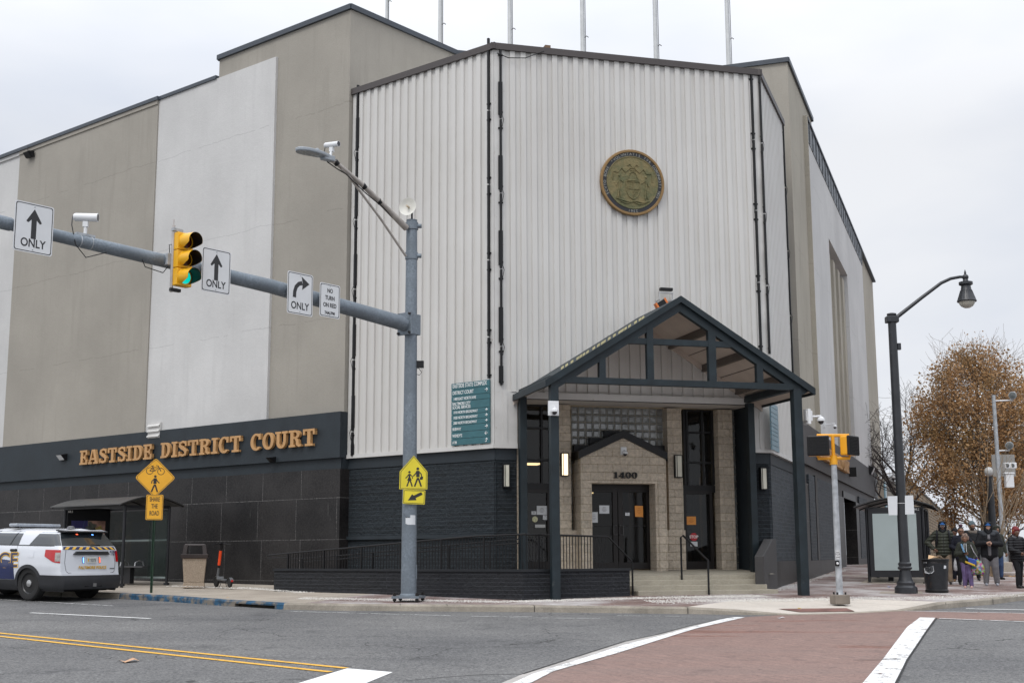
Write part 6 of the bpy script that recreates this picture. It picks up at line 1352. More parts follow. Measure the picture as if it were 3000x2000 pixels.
# ================================================================== electric scooter
pr = G(673, 1720); hd = dirv(-36); pf = Vector((pr.x, pr.y, 0))+hd*.86; sd2 = hd.cross(UP).normalized()
t = thing('electric_scooter', tuple(pr), 'parked dark grey electric scooter with a bright orange stem', 'scooter')
zg0 = pr.z; RUB = simple('tyre_rubber', (.012, .012, .012), .75); SGR = simple('scooter_grey', (.10, .105, .11), .45, var=.1); ORG = simple('scooter_orange', (.80, .07, .01), .4, var=.04)
for q, nm in ((Vector((pr.x, pr.y, zg0+.115)), 'wheel'), (Vector((pf.x, pf.y, zg0+.13)), 'wheel')):
    r = q.z-zg0; m = MB(); m.lathe(q-sd2*.03, [(r*.7, 0), (r*.92, .0), (r, .018), (r, .042), (r*.92, .06), (r*.7, .06)], 24, sd2); w = m.build(nm, RUB, t, smooth=True); m = MB(); m.lathe(q-sd2*.02, [(.001, 0), (r*.7, .0), (r*.7, .04), (.001, .04)], 16, sd2); m.build('hub', SGR, w, smooth=True)
a = Vector((pr.x, pr.y, zg0)); D = lambda s_, h, w=0: a+hd*s_+UP*h+sd2*w
m = MB(); m.prism([D(.13, .16, -.09), D(.66, .19, -.09), D(.70, .26, -.06), D(.68, .28, -.06), D(.60, .22, -.09), D(.13, .20, -.09)], sd2*.18); m.build('deck', SGR, t, bevel=.01)
m = MB(); m.grid(lambda u, v: a+UP*.115+(hd*math.cos(R(20+130*u))*-1*-.0+hd*math.cos(R(0+160*u))+UP*math.sin(R(0+160*u)))*.14+sd2*(v-.5)*.09, 12, 1); m.build('rear_mudguard', SGR, t, smooth=True, fix=False)
b = Vector((pf.x, pf.y, zg0+.13)); m = MB(); m.grid(lambda u, v: b+(hd*math.cos(R(20+150*u))+UP*math.sin(R(20+150*u)))*.155+sd2*(v-.5)*.08, 12, 1); m.build('front_mudguard', SGR, t, smooth=True, fix=False)
m = MB(); m.box(D(-.13, .17), hd*.02, sd2*.05, UP*.05); m.build('rear_light', simple('rear_red', (.45, .01, .01), .3), t)
s0, s1 = D(.80, .22), D(.62, 1.10)
sv_ = s1-s0; m = MB(); m.tube([s0, s0+sv_*.32], [.036, .032], 12); m.tube([D(.80, .22), Vector((pf.x, pf.y, zg0+.13))+sd2*.05], .018, 8); m.tube([D(.68, .24), s0+sv_*.05], .035, 8); m.build('lower_stem', SGR, t, smooth=True)
m = MB(); m.tube([s0+sv_*.32, s0+sv_*.40], .034, 12); m.tube([s0+sv_*.83, s0+sv_*1.0], [.040, .045], 12); m.build('stem_collar', BLK, t, smooth=True)
m = MB(); m.tube([s0+sv_*.40, s0+sv_*.83], .038, 14); m.build('upper_stem', ORG, t, smooth=True)
m = MB(); m.tube([s1+sd2*.24-hd*.06, s1+sd2*.1+UP*.02, s1+UP*.02, s1-sd2*.1+UP*.02, s1-sd2*.24-hd*.06], .018, 8); m.tube([s1-sd2*.12+UP*.02, s1-sd2*.16+hd*.12-UP*.05], .008, 6); m.tube([s1+sd2*.12+UP*.02, s1+sd2*.16+hd*.12-UP*.05], .008, 6); m.box(s1+UP*.045, hd*.09, sd2*.07, UP*.04); m.build('handlebar', BLK, t, smooth=True)
m = MB(); m.tube([D(.42, .17, -.05), D(.36, .005, -.13)], .009, 6); m.tube([D(.42, .17, .05), D(.46, .005, .12)], .009, 6); m.build('kickstand', BLK, t)
# ================================================================== bus shelters
ADV = simple('ad_navy', (.06, .055, .19), .4, var=.3, scale=1.5); ADB = simple('ad_brick', (.42, .25, .20), .5, var=.5, scale=5)
SHB = simple('shelter_black', (.012, .013, .016), .4, var=.1); POLY = simple('roof_smoke', (.055, .055, .055), .35, var=.15, scale=2)
def shelter(o, dl, dp, L, Wd, H_, lab, label):
    """o: front corner on the ground; dl: long direction away; dp: depth direction"""
    t = thing('bus_shelter', tuple(o), lab, 'bus shelter'); z0 = o.z
    Q = lambda l, w, z: Vector((o.x, o.y, 0))+dl*l+dp*w+UP*(z0+z)
    for l in (0, L):
        for w in (0, Wd): m = MB(); m.tube([Q(l, w, -.15), Q(l, w, H_)], .04, 10); m.lathe(Q(l, w, -.05), [(.08, 0), (.08, .07)], 10); m.build('post', SHB, t, smooth=True)
    m = MB()
    for w in (0, Wd): m.box(Q(L/2, w, H_), dl*L, dp*.06, UP*.08)
    for l in (0, L): m.box(Q(l, Wd/2, H_-.01), dl*.06, dp*Wd, UP*.07)
    m.build('top_frame', SHB, t)
    ov = .32; rise = .24; rl = .28
    f = lambda u, v: Q(-rl+(L+2*rl)*v, -ov+(Wd+2*ov)*u, H_+.03+rise*math.sin(math.pi*u))
    m = MB(); n = 16
    top = [f(i/n, 0)+UP*.02 for i in range(n+1)]; bot = [f(i/n, 0)-UP*.01 for i in range(n+1)]
    m.prism(top+bot[::-1], dl*(L+2*rl)); m.build('roof', POLY, t, smooth=30)
    for v in (0.02, .5, .98):
        m = MB(); m.tube([f(i/n, v)-UP*.02 for i in range(n+1)], .022, 6); m.build('roof_rib', SHB, t, smooth=True)
    return t, Q
shL = G(356.6, 1710.7)
uLn = 2.9
t, Q = shelter(shL, dL, dirv(39.45), 2.95, 1.45, 2.12, 'black framed glass bus shelter against the granite wall', '68.1')
m = MB(); m.box(Q(1.47, 1.45, 1.12), dL*2.85, dirv(39.45)*.012, UP*1.85); m.build('rear_glass', GL_CLR, t)
m = MB(); m.box(Q(0, 1.12, 1.12), dL*.012, dirv(39.45)*.62, UP*1.85); m.build('side_glass', GL_CLR, t)
FRO = simple('frosted_band', (.35, .42, .42), .5)
m = MB(); m.box(Q(1.47, 1.44, 1.20), dL*2.85, dirv(39.45)*.02, UP*.05); m.box(Q(1.47, 1.44, .16), dL*2.85, dirv(39.45)*.03, UP*.05); m.build('glazing_rail', FRO, t)
m = MB(); m.box(Q(2.95, .72, 1.12), dL*.16, dirv(39.45)*1.40, UP*1.95); adp = m.build('advert_panel', SHB, t, bevel=.01)
bd = Board(Q(2.95-.082, .72, 1.20), dirv(39.45), UP, -dL); m = MB(); bd.poly(m, [(-.56, -.72), (-.02, -.72), (-.02, .58), (-.56, .58)], 0, .004); m.build('poster', ADV, adp)
m = MB(); bd.poly(m, [(-.02, -.72), (.56, -.72), (.56, .58), (-.02, .58)], 0, .004); m.build('poster', ADB, adp)
m = MB(); bd.poly(m, ribbon([(-.12, .6), (-.18, .42), (-.08, .2), (-.14, 0), (-.06, -.2)], [.012]*5), .004, .006); bd.poly(m, ribbon([(-.04, .6), (-.02, .42), (-.12, .2), (-.1, 0), (-.16, -.2)], [.010]*5), .004, .0062); m.build('poster_lines', simple('ad_blue', (.08, .16, .26), .4), adp)
m = MB(); pz = [((.10, .42), .20, (.13, .14, .12)), ((.22, .22), .2, (.03, .03, .03)), ((.08, .10), .13, (.50, .33, .04)), ((.36, .34), .14, (.45, .36, .10)), ((.30, .0), .20, (.02, .02, .02)), ((.12, -.12), .12, (.42, .22, .12))]
for i, ((a, b), r, c) in enumerate(pz):
    m = MB(); n = 11; bd.poly(m, [(a+r*(.8+.3*math.sin(j*2.3+i))*math.cos(2*math.pi*j/n), b+r*(.8+.3*math.cos(j*1.7+i))*math.sin(2*math.pi*j/n)*.8) for j in range(n)], .004, .0055+.0008*i); m.build('poster_shape', simple('ad_c%d' % i, c, .5, var=.4, scale=12), adp)
text('bge', bd.P(-.40, .30, .005), bd.x, bd.y, bd.n, .10, WLET, 'lettering', adp, bold=.002); text('68.1', Q(2.95-.084, .12, 2.0), dirv(39.45), UP, -dL, .07, WLET, 'shelter_number', adp, bold=.002)
m = MB(); m.box(Q(1.3, 1.05, .46), dL*1.9, dirv(39.45)*.36, UP*.035); m.build('bench_seat', simple('bench_steel', (.09, .09, .095), .3, .4), t)
m = MB(); m.box(Q(1.3, 1.1, .22), dL*.3, dirv(39.45)*.14, UP*.46); m.build('bench_leg', SHB, t)
for l in (.75, 1.45): m = MB(); m.tube([Q(l, .90, .48), Q(l, .92, .58), Q(l, 1.03, .63), Q(l, 1.16, .60), Q(l, 1.2, .48)], .018, 8); m.build('bench_hoop', simple('hoop_steel', (.5, .5, .5), .25, .8), t, smooth=True)
shR = G(2548, 1706)
dRp = dirv(109.9)
t, Q = shelter(shR, dR, dRp, 3.1, 1.50, 2.05, 'black bus shelter end on with a blank white advert panel', '')
m = MB(); m.box(Q(0, .75, 1.10), dR*.16, dRp*1.42, UP*1.9); adp = m.build('advert_panel', SHB, t, bevel=.01)
m = MB(); m.box(Q(-.085, .75, 1.12), dR*.01, dRp*1.17, UP*1.56); m.build('blank_poster', simple('milky_panel', (.36, .42, .42), .35, var=.06, scale=1.5), adp)
text('68.2', Q(-.09, 1.36, 1.98), dRp, UP, -dR, .06, WLET, 'shelter_number', adp)
m = MB(); m.box(Q(1.55, 0, 1.1), dR*3.0, dRp*.012, UP*1.8); m.build('rear_glass', GL_CLR, t)
m = MB(); m.box(Q(3.1, .75, 1.1), dR*.012, dRp*1.4, UP*1.8); m.build('side_glass', GL_CLR, t)
for l in (1.0, 2.05): m = MB(); m.box(Q(l, Wd_ if False else 1.5, 1.0), dR*.07, dRp*.09, UP*2.05); m.build('mullion', SHB, t)
m = MB(); m.box(Q(1.5, .5, .46), dR*1.9, dRp*.36, UP*.035); m.build('bench_seat', SHB, t); m = MB(); m.box(Q(1.2, .5, .2), dR*.3, dRp*.14, UP*.5); m.build('bench_leg', SHB, t)
# bits of litter
def litter(px, py, w, lab, mat, road=True, name='litter'):
    p = G(px, py, RO if road else 0); z = p.z+(.006 if road else .01); m = MB(); a = random.uniform(0, 3)
    if px > 2150 and px < 2800 and road is True and py < 1830: z += .004
    c, s_ = math.cos(a), math.sin(a); P_ = lambda x, y, h: Vector((p.x+(x*c-y*s_)*w, p.y+(x*s_+y*c)*w, z+h*w))
    m.add([P_(-.6, -.3, 0), P_(0, -.4, .15), P_(.6, -.2, .02), P_(.5, .3, .2), P_(-.1, .35, .02), P_(-.6, .25, .14)], [(0, 1, 4, 5), (1, 2, 3, 4)]); return tag(m.build(name, mat, loc=(p.x, p.y, z), fix=False), lab, 'litter')
litter(380, 1938, .22, 'crumpled brown paper lying on the asphalt at lower left', simple('kraft_tan', (.50, .30, .18), .8, var=.3, scale=30))
litter(2289, 1811, .13, 'crumpled white tissue on the brick crosswalk', PW); litter(2605, 1720, .09, 'small blue and white wrapper on the brick sidewalk', simple('wrapper', (.25, .32, .55), .5, var=.6, scale=40), False)
litter(2409, 1745, .10, 'dry brown leaf on the brick sidewalk by the canopy post', simple('leaf_brown', (.20, .08, .03), .8), False, 'leaf'); litter(2342, 1783, .08, 'yellow leaf at the kerb ramp', simple('leaf_yellow', (.5, .33, .06), .8), False, 'leaf'); litter(667, 1751, .09, 'crushed brown cup on the kerb near the drain', simple('cup_brown', (.42, .28, .16), .8), False)
litter(2955, 1728, .14, 'flattened dark scrap on the brick near the people', BLK, False)
# ================================================================== police car (x ahead, y left, z up; origin under the rear axle)
def police_car():
    h = dirv(-59); l = dirv(-59-90); c0 = G(93, 1760, RO); c0.z = 0; c0 = c0-l*.79; z0 = zg(c0.x, c0.y)+RO+.005
    T = thing('police_car', (c0.x, c0.y, z0), 'white police car with navy and gold lettering parked at the kerb', 'car')
    P = lambda x, y, z: Vector((c0.x, c0.y, z0))+h*(x*.95)+l*(y*.95)+UP*(z*.925+.021*x)
    WHT = simple('car_white', (.62, .64, .68), .22, var=.03, scale=2, coat=.6); CBK = simple('car_black_plastic', (.022, .023, .026), .5, var=.15, scale=6); CGL = simple('car_glass', (.022, .027, .031), .06, spec=.8, coat=.5, var=.1); NAV = simple('car_navy', (.012, .020, .085), .25, coat=.5, var=.1); GLD = simple('car_gold', (.62, .36, .04), .35, var=.05)
    REDL = simple('tail_red', (.42, .008, .01), .15, coat=.6, var=.15, scale=8); GRYL = simple('tail_clear', (.33, .31, .29), .2, var=.3, scale=25); UND = simple('car_underside', (.008, .008, .009), .9)
    tb = [(.24, .88), (.36, .945), (.62, .985), (.85, 1.0), (1.1, .985), (1.28, .95), (1.35, .915), (1.55, .835), (1.68, .765), (1.74, .66), (1.785, .45), (1.80, .0)]
    def lerp(t_, v):
        if v <= t_[0][0]: return t_[0][1]
        for (a, b), (c, d) in zip(t_[:-1], t_[1:]):
            if v <= c: f = (v-a)/(c-a); return b+(d-b)*f
        return t_[-1][1]
    rs = [(.0, 0), (.66, 0), (.72, .03), (1.28, .09), (1.35, .13), (1.70, .40), (1.80, .46)]
    wt = [(-1.10, .90), (-1.02, .945), (-.85, .985), (-.5, 1), (2.6, 1), (3.2, .97), (3.6, .90), (3.85, .78)]
    gt = [(1.6, 1), (1.9, .93), (2.55, .18), (2.65, 0)]
    hd = [(2.6, 1.0), (3.1, .97), (3.6, .88), (3.85, .78)]
    def S_(X, zt, off=0):
        w = lerp(tb, zt)*lerp(wt, X); z = zt
        if zt > 1.28: z = 1.28+(zt-1.28)*lerp(gt, X)
        if X > 2.6: z = .24+(z-.24)*lerp(hd, X)
        x = X+lerp(rs, zt)*max(0, 1-(X+1.10)/.85)
        return x, w+off, z
    Xs = [-1.10+.05*i for i in range(100)]; Xs = [x for x in Xs if x < 3.86]
    Zs = []
    for (a, _), (b, _) in zip(tb[:-1], tb[1:]):
        n = max(1, round((b-a)/.06)); Zs += [a+(b-a)*i/n for i in range(n)]
    Zs.append(1.80)
    AX_ = (0, 3.02); AR = .44
    def hole(x, z): return any((x-a)**2+(z-.40)**2 < AR*AR for a in AX_)
    m = MB(); vs = []
    for sg in (1, -1):
        k0 = len(m.v); nz_ = len(Zs)
        for X in Xs:
            for zt in Zs: x, y, z = S_(X, zt); m.v.append(P(x, y*sg, z))
        for i in range(len(Xs)-1):
            for j in range(nz_-1):
                xc, _, zc = S_((Xs[i]+Xs[i+1])/2, (Zs[j]+Zs[j+1])/2)
                if hole(xc, zc): continue
                f = (k0+i*nz_+j, k0+(i+1)*nz_+j, k0+(i+1)*nz_+j+1, k0+i*nz_+j+1); m.f.append(f if sg > 0 else f[::-1]); m.m.append(1 if zc < .31 else 0)
    # rear and front faces
    def RF(v, zt, off=0):
        x, y, z = S_(-1.10, zt); return P(x-.05*(1-v*v)-off, y*v, z)
    NV = 12
    m.grid(lambda a, b: RF(-1+2*a, .34+(1.80-.34)*b), NV, 24)
    m.grid(lambda a, b: (lambda q: P(q[0]+.12*(1-(-1+2*a)**2), q[1]*(-1+2*a), q[2]))(S_(3.85, .24+(1.80-.24)*b)), NV, 12)
    m.build('body', [WHT, CBK], T, smooth=35, fix=False)
    m = MB(); m.box(P(1.4, 0, .34), h*4.4, l*1.3, UP*.28); m.box(P(1.45, 0, .62), h*4.2, l*1.45, UP*.5); m.build('underbody', UND, T)
    def side(name, mat, x0, x1, zlo, zhi, sg=1, off=.006, nx=12, nz2=6, par=T, sh=None):
        """panel laid on the side between x0..x1 and two height functions"""
        m = MB(); f = lambda a, b: (lambda X: (lambda zt: (lambda q: P(q[0], (q[1])*sg, q[2]))(S_(X, zt, off)))((zlo(a)+(zhi(a)-zlo(a))*b)))(x0+(x1-x0)*a)
        if sh: f = lambda a, b: (lambda xa: (lambda q: P(q[0], q[1]*sg, q[2]))(S_(xa, zlo(a)+(zhi(a)-zlo(a))*b, off)))(sh(a, b))
        m.grid(f, nx, nz2); return m.build(name, mat, par, smooth=True, fix=False)
    K_ = lambda v: (lambda a: v)
    for sg in (1, -1):
        # windows: rear quarter, rear door, front door
        side('side_window', CGL, 0, 0, K_(1.37), K_(1.70), sg, sh=lambda a, b: -1.10+a*(1.215-.24*b))
        side('side_window', CGL, 0, 0, K_(1.37), K_(1.71), sg, sh=lambda a, b: .50+(a*.92)-.16*b*0+(1-a)*.10*b*-1*0)
        side('side_window', CGL, 0, 0, K_(1.37), K_(1.71), sg, sh=lambda a, b: 1.48+a*(.80-.42*b))
        side('window_divider', CBK, 0, 0, K_(1.36), K_(1.72), sg, .012, 2, 6, sh=lambda a, b: .70+a*.035-.12*b+.10)
        side('pillar_trim', CBK, 0, 0, K_(1.36), K_(1.72), sg, .010, 2, 6, sh=lambda a, b: 1.41+a*.09)
        side('belt_trim', CBK, -.9, 2.25, K_(1.355), K_(1.375), sg, .011, 20, 1)
        # sills and arch cladding
        side('sill_cladding', CBK, .46, 2.56, K_(.25), K_(.50), sg, .018, 16, 3)
        for ax_ in AX_:
            m = MB(); n = 26; 
            ins, outs = [], []
            for i in range(n+1):
                a = R(-14+208*i/n); 
                for rad, lst, o in ((.405, ins, .025), (.49, outs, .022)):
                    xx, zz = ax_+rad*math.cos(a), .40+rad*math.sin(a); q = S_(xx, max(.25, zz)); lst.append((xx, q[1]+o, zz))
            for i in range(n):
                A, B_1, C_, D_ = ins[i], ins[i+1], outs[i+1], outs[i]; m.quad(*[P(x, y*sg, z) for x, y, z in (A, B_1, C_, D_)]); m.quad(*[P(x, y*sg, z) for x, y, z in (A, B_1, (B_1[0], B_1[1]-.25, B_1[2]), (A[0], A[1]-.25, A[2]))]); m.quad(*[P(x, y*sg, z) for x, y, z in (D_, C_, (C_[0], C_[1]-.03, C_[2]), (D_[0], D_[1]-.03, D_[2]))])
            m.build('wheel_arch', CBK, T, smooth=True, fix=False)
        # door seams and handles
        for sh in ((lambda a, b: .30+.006*a+.30*max(0, (b-.25))*1.0), (lambda a, b: 1.44+.006*a)):
            side('door_seam', CBK, 0, 0, K_(.52), K_(1.36), sg, .004, 1, 14, sh=sh)
        for X in (.60, 1.62):
            q = S_(X, 1.22); m = MB(); m.box(P(X, (q[1]+.03)*sg, 1.235), h*.20, l*.025, UP*.035); m.box(P(X, (q[1]+.012)*sg, 1.235), h*.22, l*.02, UP*.06); m.build('door_handle', CBK, T, bevel=.006)
        side('fuel_door', WHT, -.16, .04, K_(1.06), K_(1.22), sg, .005, 4, 4) if sg > 0 else None
        # tail lamp on the corner
        side('tail_light', REDL, 0, 0, lambda a: 1.0-.06*(1-a)+.22*a*a*0+.16*max(0, a-.35), lambda a: 1.265, sg, .012, 10, 5, sh=lambda a, b: -1.095+a*.50)
        side('tail_light_clear', GRYL, 0, 0, K_(.985), K_(1.20), sg, .017, 3, 4, sh=lambda a, b: -1.095+a*.13)
        # lower navy field and lettering
        side('navy_field', NAV, 0, 0, lambda a: .505, lambda a: .97+.16*a, sg, .004, 24, 6, sh=lambda a, b: .49+(1-b)*.02-.0*a+a*2.3+(b*.06)*(1-a))
        for off, bold, mt in ((.007, .022, GLD), (.011, .001, NAV)):
            cx = 1.40; q = S_(cx, 1.0); s_ = 'POLICE'
            text(s_, P(cx, (q[1]+off)*sg, .80), (-h if sg > 0 else h), UP, l*sg, .345, mt, 'police_lettering', T, width=1.22, bold=bold, ext=.002, space=1.03)
    # rear details
    def rear(name, mat, v0, v1, z0_, z1_, off=.006, nv=6, nz2=4, sl=0):
        m = MB(); m.grid(lambda a, b: RF(v0+(v1-v0)*a+sl*(b-.5)*(1 if (v0+v1) > 0 else -1), z0_+(z1_-z0_)*b, off), nv, nz2); return m.build(name, mat, T, smooth=True, fix=False)
    rear('rear_window', CGL, -.992, .992, 1.365, 1.70, .006, 10, 6)
    wid = lambda zt: S_(-1.10, zt)[1]
    rear('navy_band', NAV, -.955, .955, 1.275, 1.345, .007, 10, 1)
    for i in range(-4, 4):
        v = (i+.5)*.235; m = MB(); s_ = .05 if v < 0 else -.05
        m.grid(lambda a, b: RF(v-.055+.11*a+s_*(b-.5)*1.6, 1.277+.066*b, .010), 2, 1); m.build('gold_chevron', GLD, T, fix=False)
    m = MB(); bar_ = [(-.60, 1.235), (.54, 1.235), (.64, 1.15), (.52, 1.145), (-.50, 1.145), (-.66, 1.15)]
    m.prism([RF(v, z, .004) for v, z in bar_], -h*.045); m.build('tailgate_handle', CBK, T, bevel=.012)
    rear('number_plate', simple('plate_white', (.58, .59, .56), .4, var=.1, scale=20), -.175, .175, .945, 1.095, .018, 2, 2)
    yb = -l
    text('3373', RF(-.03-.02, .975, .022), yb, UP, -h, .078, INK, 'plate_number', T, width=.72, bold=.002, ext=.001); text('B', RF(.065, 1.02, .022), yb, UP, -h, .035, INK, 'plate_number', T, ext=.001); text('C', RF(.065, .975, .022), yb, UP, -h, .035, INK, 'plate_number', T, ext=.001)
    rear('plate_shield', GLD, .10, .14, .98, 1.06, .022, 1, 1)
    LB1 = simple('led_blue', (.1, .3, .9), .3, emis=(.12, .35, 1), es=4.5); LR1 = simple('led_red', (.9, .1, .05), .3, emis=(1, .10, .04), es=3.5)
    for v, z, w, hh, mt, nm in ((.285, 1.015, .022, .13, LB1, 'blue_strobe'), (-.285, 1.015, .022, .13, LR1, 'red_strobe'), (.33, 1.655, .07, .018, LR1, 'red_strobe'), (-.36, 1.65, .07, .018, LB1, 'blue_strobe')):
        rear(nm+'_mount', CBK, v-w-.008, v+w+.008, z-hh/2-.01, z+hh/2+.01, .010, 1, 1); rear(nm, mt, v-w*.6, v+w*.6, z-hh/2, z+hh/2, .016, 1, 1)
    cpt = RF(-.03, .80, .012)
    text('BALTIMORE POLICE', cpt, -l, UP, -h, .066, GLD, 'rear_lettering', T, width=.98, bold=.004, ext=.001, space=1.06); text('9126', RF(-.80, 1.14, .02), -l, UP, -h, .10, NAV, 'unit_number', T, width=.72, bold=.004, ext=.001)
    rear('badge', CBK, -.84, -.66, .79, .81, .010, 1, 1)
    # tail lamp wrapped on to the tailgate at each side
    rear('tail_light', REDL, -.90, -.99, .97, 1.25, .012, 2, 4)
    # seams of the tailgate
    m = MB()
    for pts in ([(.86, 1.26), (.88, .95), (.84, .74), (.78, .70), (-.78, .70), (-.84, .74), (-.88, .95), (-.86, 1.26)],): m.tube([RF(v, z, .001) for v, z in pts], .006, 5)
    m.build('tailgate_seam', CBK, T)
    # bumper
    m = MB(); zb = lambda b: .30+.34*b
    pts = [(-.45, 1), (-.62, 1), (-.80, 1), (-.95, 1), (-1.05, 1), (-1.10, 1)]
    def bump(a, b):
        n = 26; i = a*n
        zt = .30+b*(.34 if .18 < a < .82 else .34*1.0)
        if a < .22: X = -.46-(a/.22)*.64; q = S_(X, zt, .03); y = q[1]; zt2 = zt
        elif a > .78: X = -.46-((1-a)/.22)*.64; q = S_(X, zt, .03); y = -q[1]
        else: v = 1-2*(a-.22)/.56; q = S_(-1.10, zt, .03); return P(q[0]-.05*(1-v*v)-.045-.03*math.sin(math.pi*b), q[1]*v, zt)
        fade = min(1, (min(a, 1-a)/.22)); return P(q[0]-.045*fade**3-.03*fade**4*math.sin(math.pi*b), y, zt-.0)
    m.grid(bump, 40, 6); m.build('rear_bumper', CBK, T, smooth=True, fix=False)
    m = MB(); m.grid(lambda a, b: (lambda p_, q_: p_.lerp(q_, b))(bump(a, 1), bump(a, 1)-l*0+h*.08-UP*.0), 40, 1); m.grid(lambda a, b: bump(a, 0)+h*.12*b, 40, 1); m.build('bumper_edge', CBK, T, fix=False)
    for s_ in (1, -1): m = MB(); m.box(P(-1.185+.03, s_*.62, .565), h*.02, l*.26, UP*.025); m.build('reflector', REDL, T)
    m = MB(); m.box(P(-1.195, 0, .40), h*.03, l*.52, UP*.09); m.build('hitch_recess', UND, T, bevel=.01)
    m = MB(); m.box(P(-1.22, -.02, .40), h*.05, l*.08, UP*.075); m.build('hitch', simple('hitch_metal', (.25, .25, .25), .4, .6), T)
    # spoiler, wiper, roof things
    m = MB(); m.prism([P(-.60, .72, 1.735), P(-.88, .66, 1.70), P(-.90, -.66, 1.70), P(-.60, -.72, 1.735)], UP*.035); m.build('spoiler', CBK, T, bevel=.012)
    m = MB(); m.prism([P(-.60, .70, 1.772), P(-.86, .62, 1.737), P(-.86, -.62, 1.737), P(-.60, -.70, 1.772)], UP*.006); m.build('spoiler_top', WHT, T)
    m = MB(); m.tube([RF(-.02, 1.375, .03), RF(-.42, 1.40, .03)], .014, 6); m.build('rear_wiper', CBK, T)
    CLR = simple('light_bar_clear', (.33, .36, .40), .2, var=.15, scale=12, coat=.5)
    m = MB(); m.box(P(1.05, 0, 1.87), h*.28, l*1.32, UP*.075); m.build('light_bar', CLR, T, bevel=.025)
    m = MB(); m.box(P(1.05, 0, 1.83), h*.24, l*1.25, UP*.02); m.build('light_bar_base', CBK, T)
    for s_ in (1, -1): m = MB(); m.box(P(1.05, s_*.52, 1.825), h*.14, l*.10, UP*.05); m.build('light_bar_foot', CBK, T)
    m = MB(); m.lathe(P(-.15, -.12, 1.79), [(.09, 0), (.085, .05), (.04, .07), (.001, .072)], 16); m.build('roof_antenna', simple('antenna_grey', (.12, .12, .13), .4), T, smooth=True)
    # wheels
    for ax_ in AX_:
        for sg in (1, -1):
            c = P(ax_, .715*sg, .42); a = l*sg
            m = MB(); m.lathe(c, [(.25, 0), (.36, .005), (.393, .03), (.397, .12), (.393, .21), (.365, .24), (.30, .245), (.245, .235), (.235, .20)], 40, a, h); w = m.build('wheel', RUB, T, smooth=True)
            m = MB(); m.lathe(c, [(.24, .12), (.236, .215), (.215, .20), (.20, .165), (.12, .16), (.085, .20), (.001, .20)], 40, a, h); m.build('rim', simple('steel_rim', (.02, .02, .022), .35, var=.1), w, smooth=True)
            m = MB(); m.lathe(c, [(.085, .19), (.08, .225), (.05, .235), (.001, .236)], 20, a, h); hb = m.build('hub_cap', simple('hub_chrome', (.50, .50, .50), .25, .8, var=.2, scale=20), w, smooth=True)
            m = MB()
            for i in range(8): an = 2*math.pi*i/8; q = c+(h*math.cos(an)+UP*math.sin(an))*.155+a*.172; m.lathe(q, [(.028, 0), (.028, .004), (.001, .005)], 10, a)
            m.build('rim_vents', UND, w)
    # front lamps and glass so that the other end is a car as well
    m = MB(); m.grid(lambda a, b: (lambda X: (lambda q: P(q[0]+.012, q[1]*(-1+2*b)*.9, q[2]+.012))(S_(X, 1.80)) if False else (lambda q: P(q[0], (-1+2*b)*.70, q[2]+.01+.0*b))(S_(X, 1.80)))(1.92+.62*a), 6, 4); m.build('windscreen', CGL, T, fix=False)
    for s_ in (1, -1): m = MB(); m.box(P(3.80, s_*.62, .78), h*.14, l*.3, UP*.12); m.build('headlight', CLR, T, bevel=.02)
    m = MB(); m.box(P(3.93, 0, .62), h*.06, l*1.0, UP*.3); m.build('grille', CBK, T, bevel=.02)
police_car()
# ================================================================== people
def blob(caps, name, mat, par, voxel=.011, extra=None, smooth_it=3):
    m = MB()
    for c in caps:
        p0, r0, p1, r1 = Vector(c[0]), c[1], Vector(c[2]), c[3]
        if (p1-p0).length > 1e-4: m.tube([p0, p1], [r0, r1], 12)
        m.ball(p0, r0, 12, 8); m.ball(p1, r1, 12, 8)
    me = bpy.data.meshes.new('t'); me.from_pydata([tuple(v) for v in m.v], [], m.f); o = bpy.data.objects.new('t', me); COL.objects.link(o)
    r = o.modifiers.new('r', 'REMESH'); r.mode = 'VOXEL'; r.voxel_size = voxel
    s_ = o.modifiers.new('s', 'SMOOTH'); s_.factor = .6; s_.iterations = smooth_it
    me2 = bpy.data.meshes.new_from_object(o.evaluated_get(bpy.context.evaluated_depsgraph_get()))
    bpy.data.objects.remove(o); bpy.data.meshes.remove(me)
    if extra is not None:
        bm = bmesh.new(); bm.from_mesh(me2); e = bpy.data.meshes.new('e'); e.from_pydata([tuple(v) for v in extra.v], [], extra.f); bm.from_mesh(e); bm.to_mesh(me2); bm.free(); bpy.data.meshes.remove(e)
    b = Vector(par['_b'])
    for v in me2.vertices: v.co -= b
    me2.polygons.foreach_set('use_smooth', [True]*len(me2.polygons)); me2.materials.clear(); me2.materials.append(mat); me2.name = name
    ob = bpy.data.objects.new(name, me2); COL.objects.link(ob); ob.parent = par; ob['_b'] = tuple(b); return ob
def cloth(name, col, rough=.8, q=0):
    m, tr = newmat(name); t = NT(tr); p = pos(t); n = t.noise(p, 7, 5, .6); f = t.noise(p, 26, 4, .7)
    h = t.math('ADD', n, t.math('MULTIPLY', f, .4))
    if q:
        z = t.n('SeparateXYZ', {0: p}).outputs[2]; w = t.math('ABSOLUTE', t.math('SINE', t.math('MULTIPLY', z, 3.1416/q))); h = t.math('ADD', t.math('MULTIPLY', w, .7), t.math('MULTIPLY', n, .5))
        c = t.mix(t.ramp(w, .0, .22), c4([x*.72 for x in col]), c4(col))
    else: c = t.ramp(n, .3, .7, c4([x*.75 for x in col]), c4([min(1, x*1.2) for x in col]))
    t.out(c, rough, 0, h, .8, .03, .3); return m
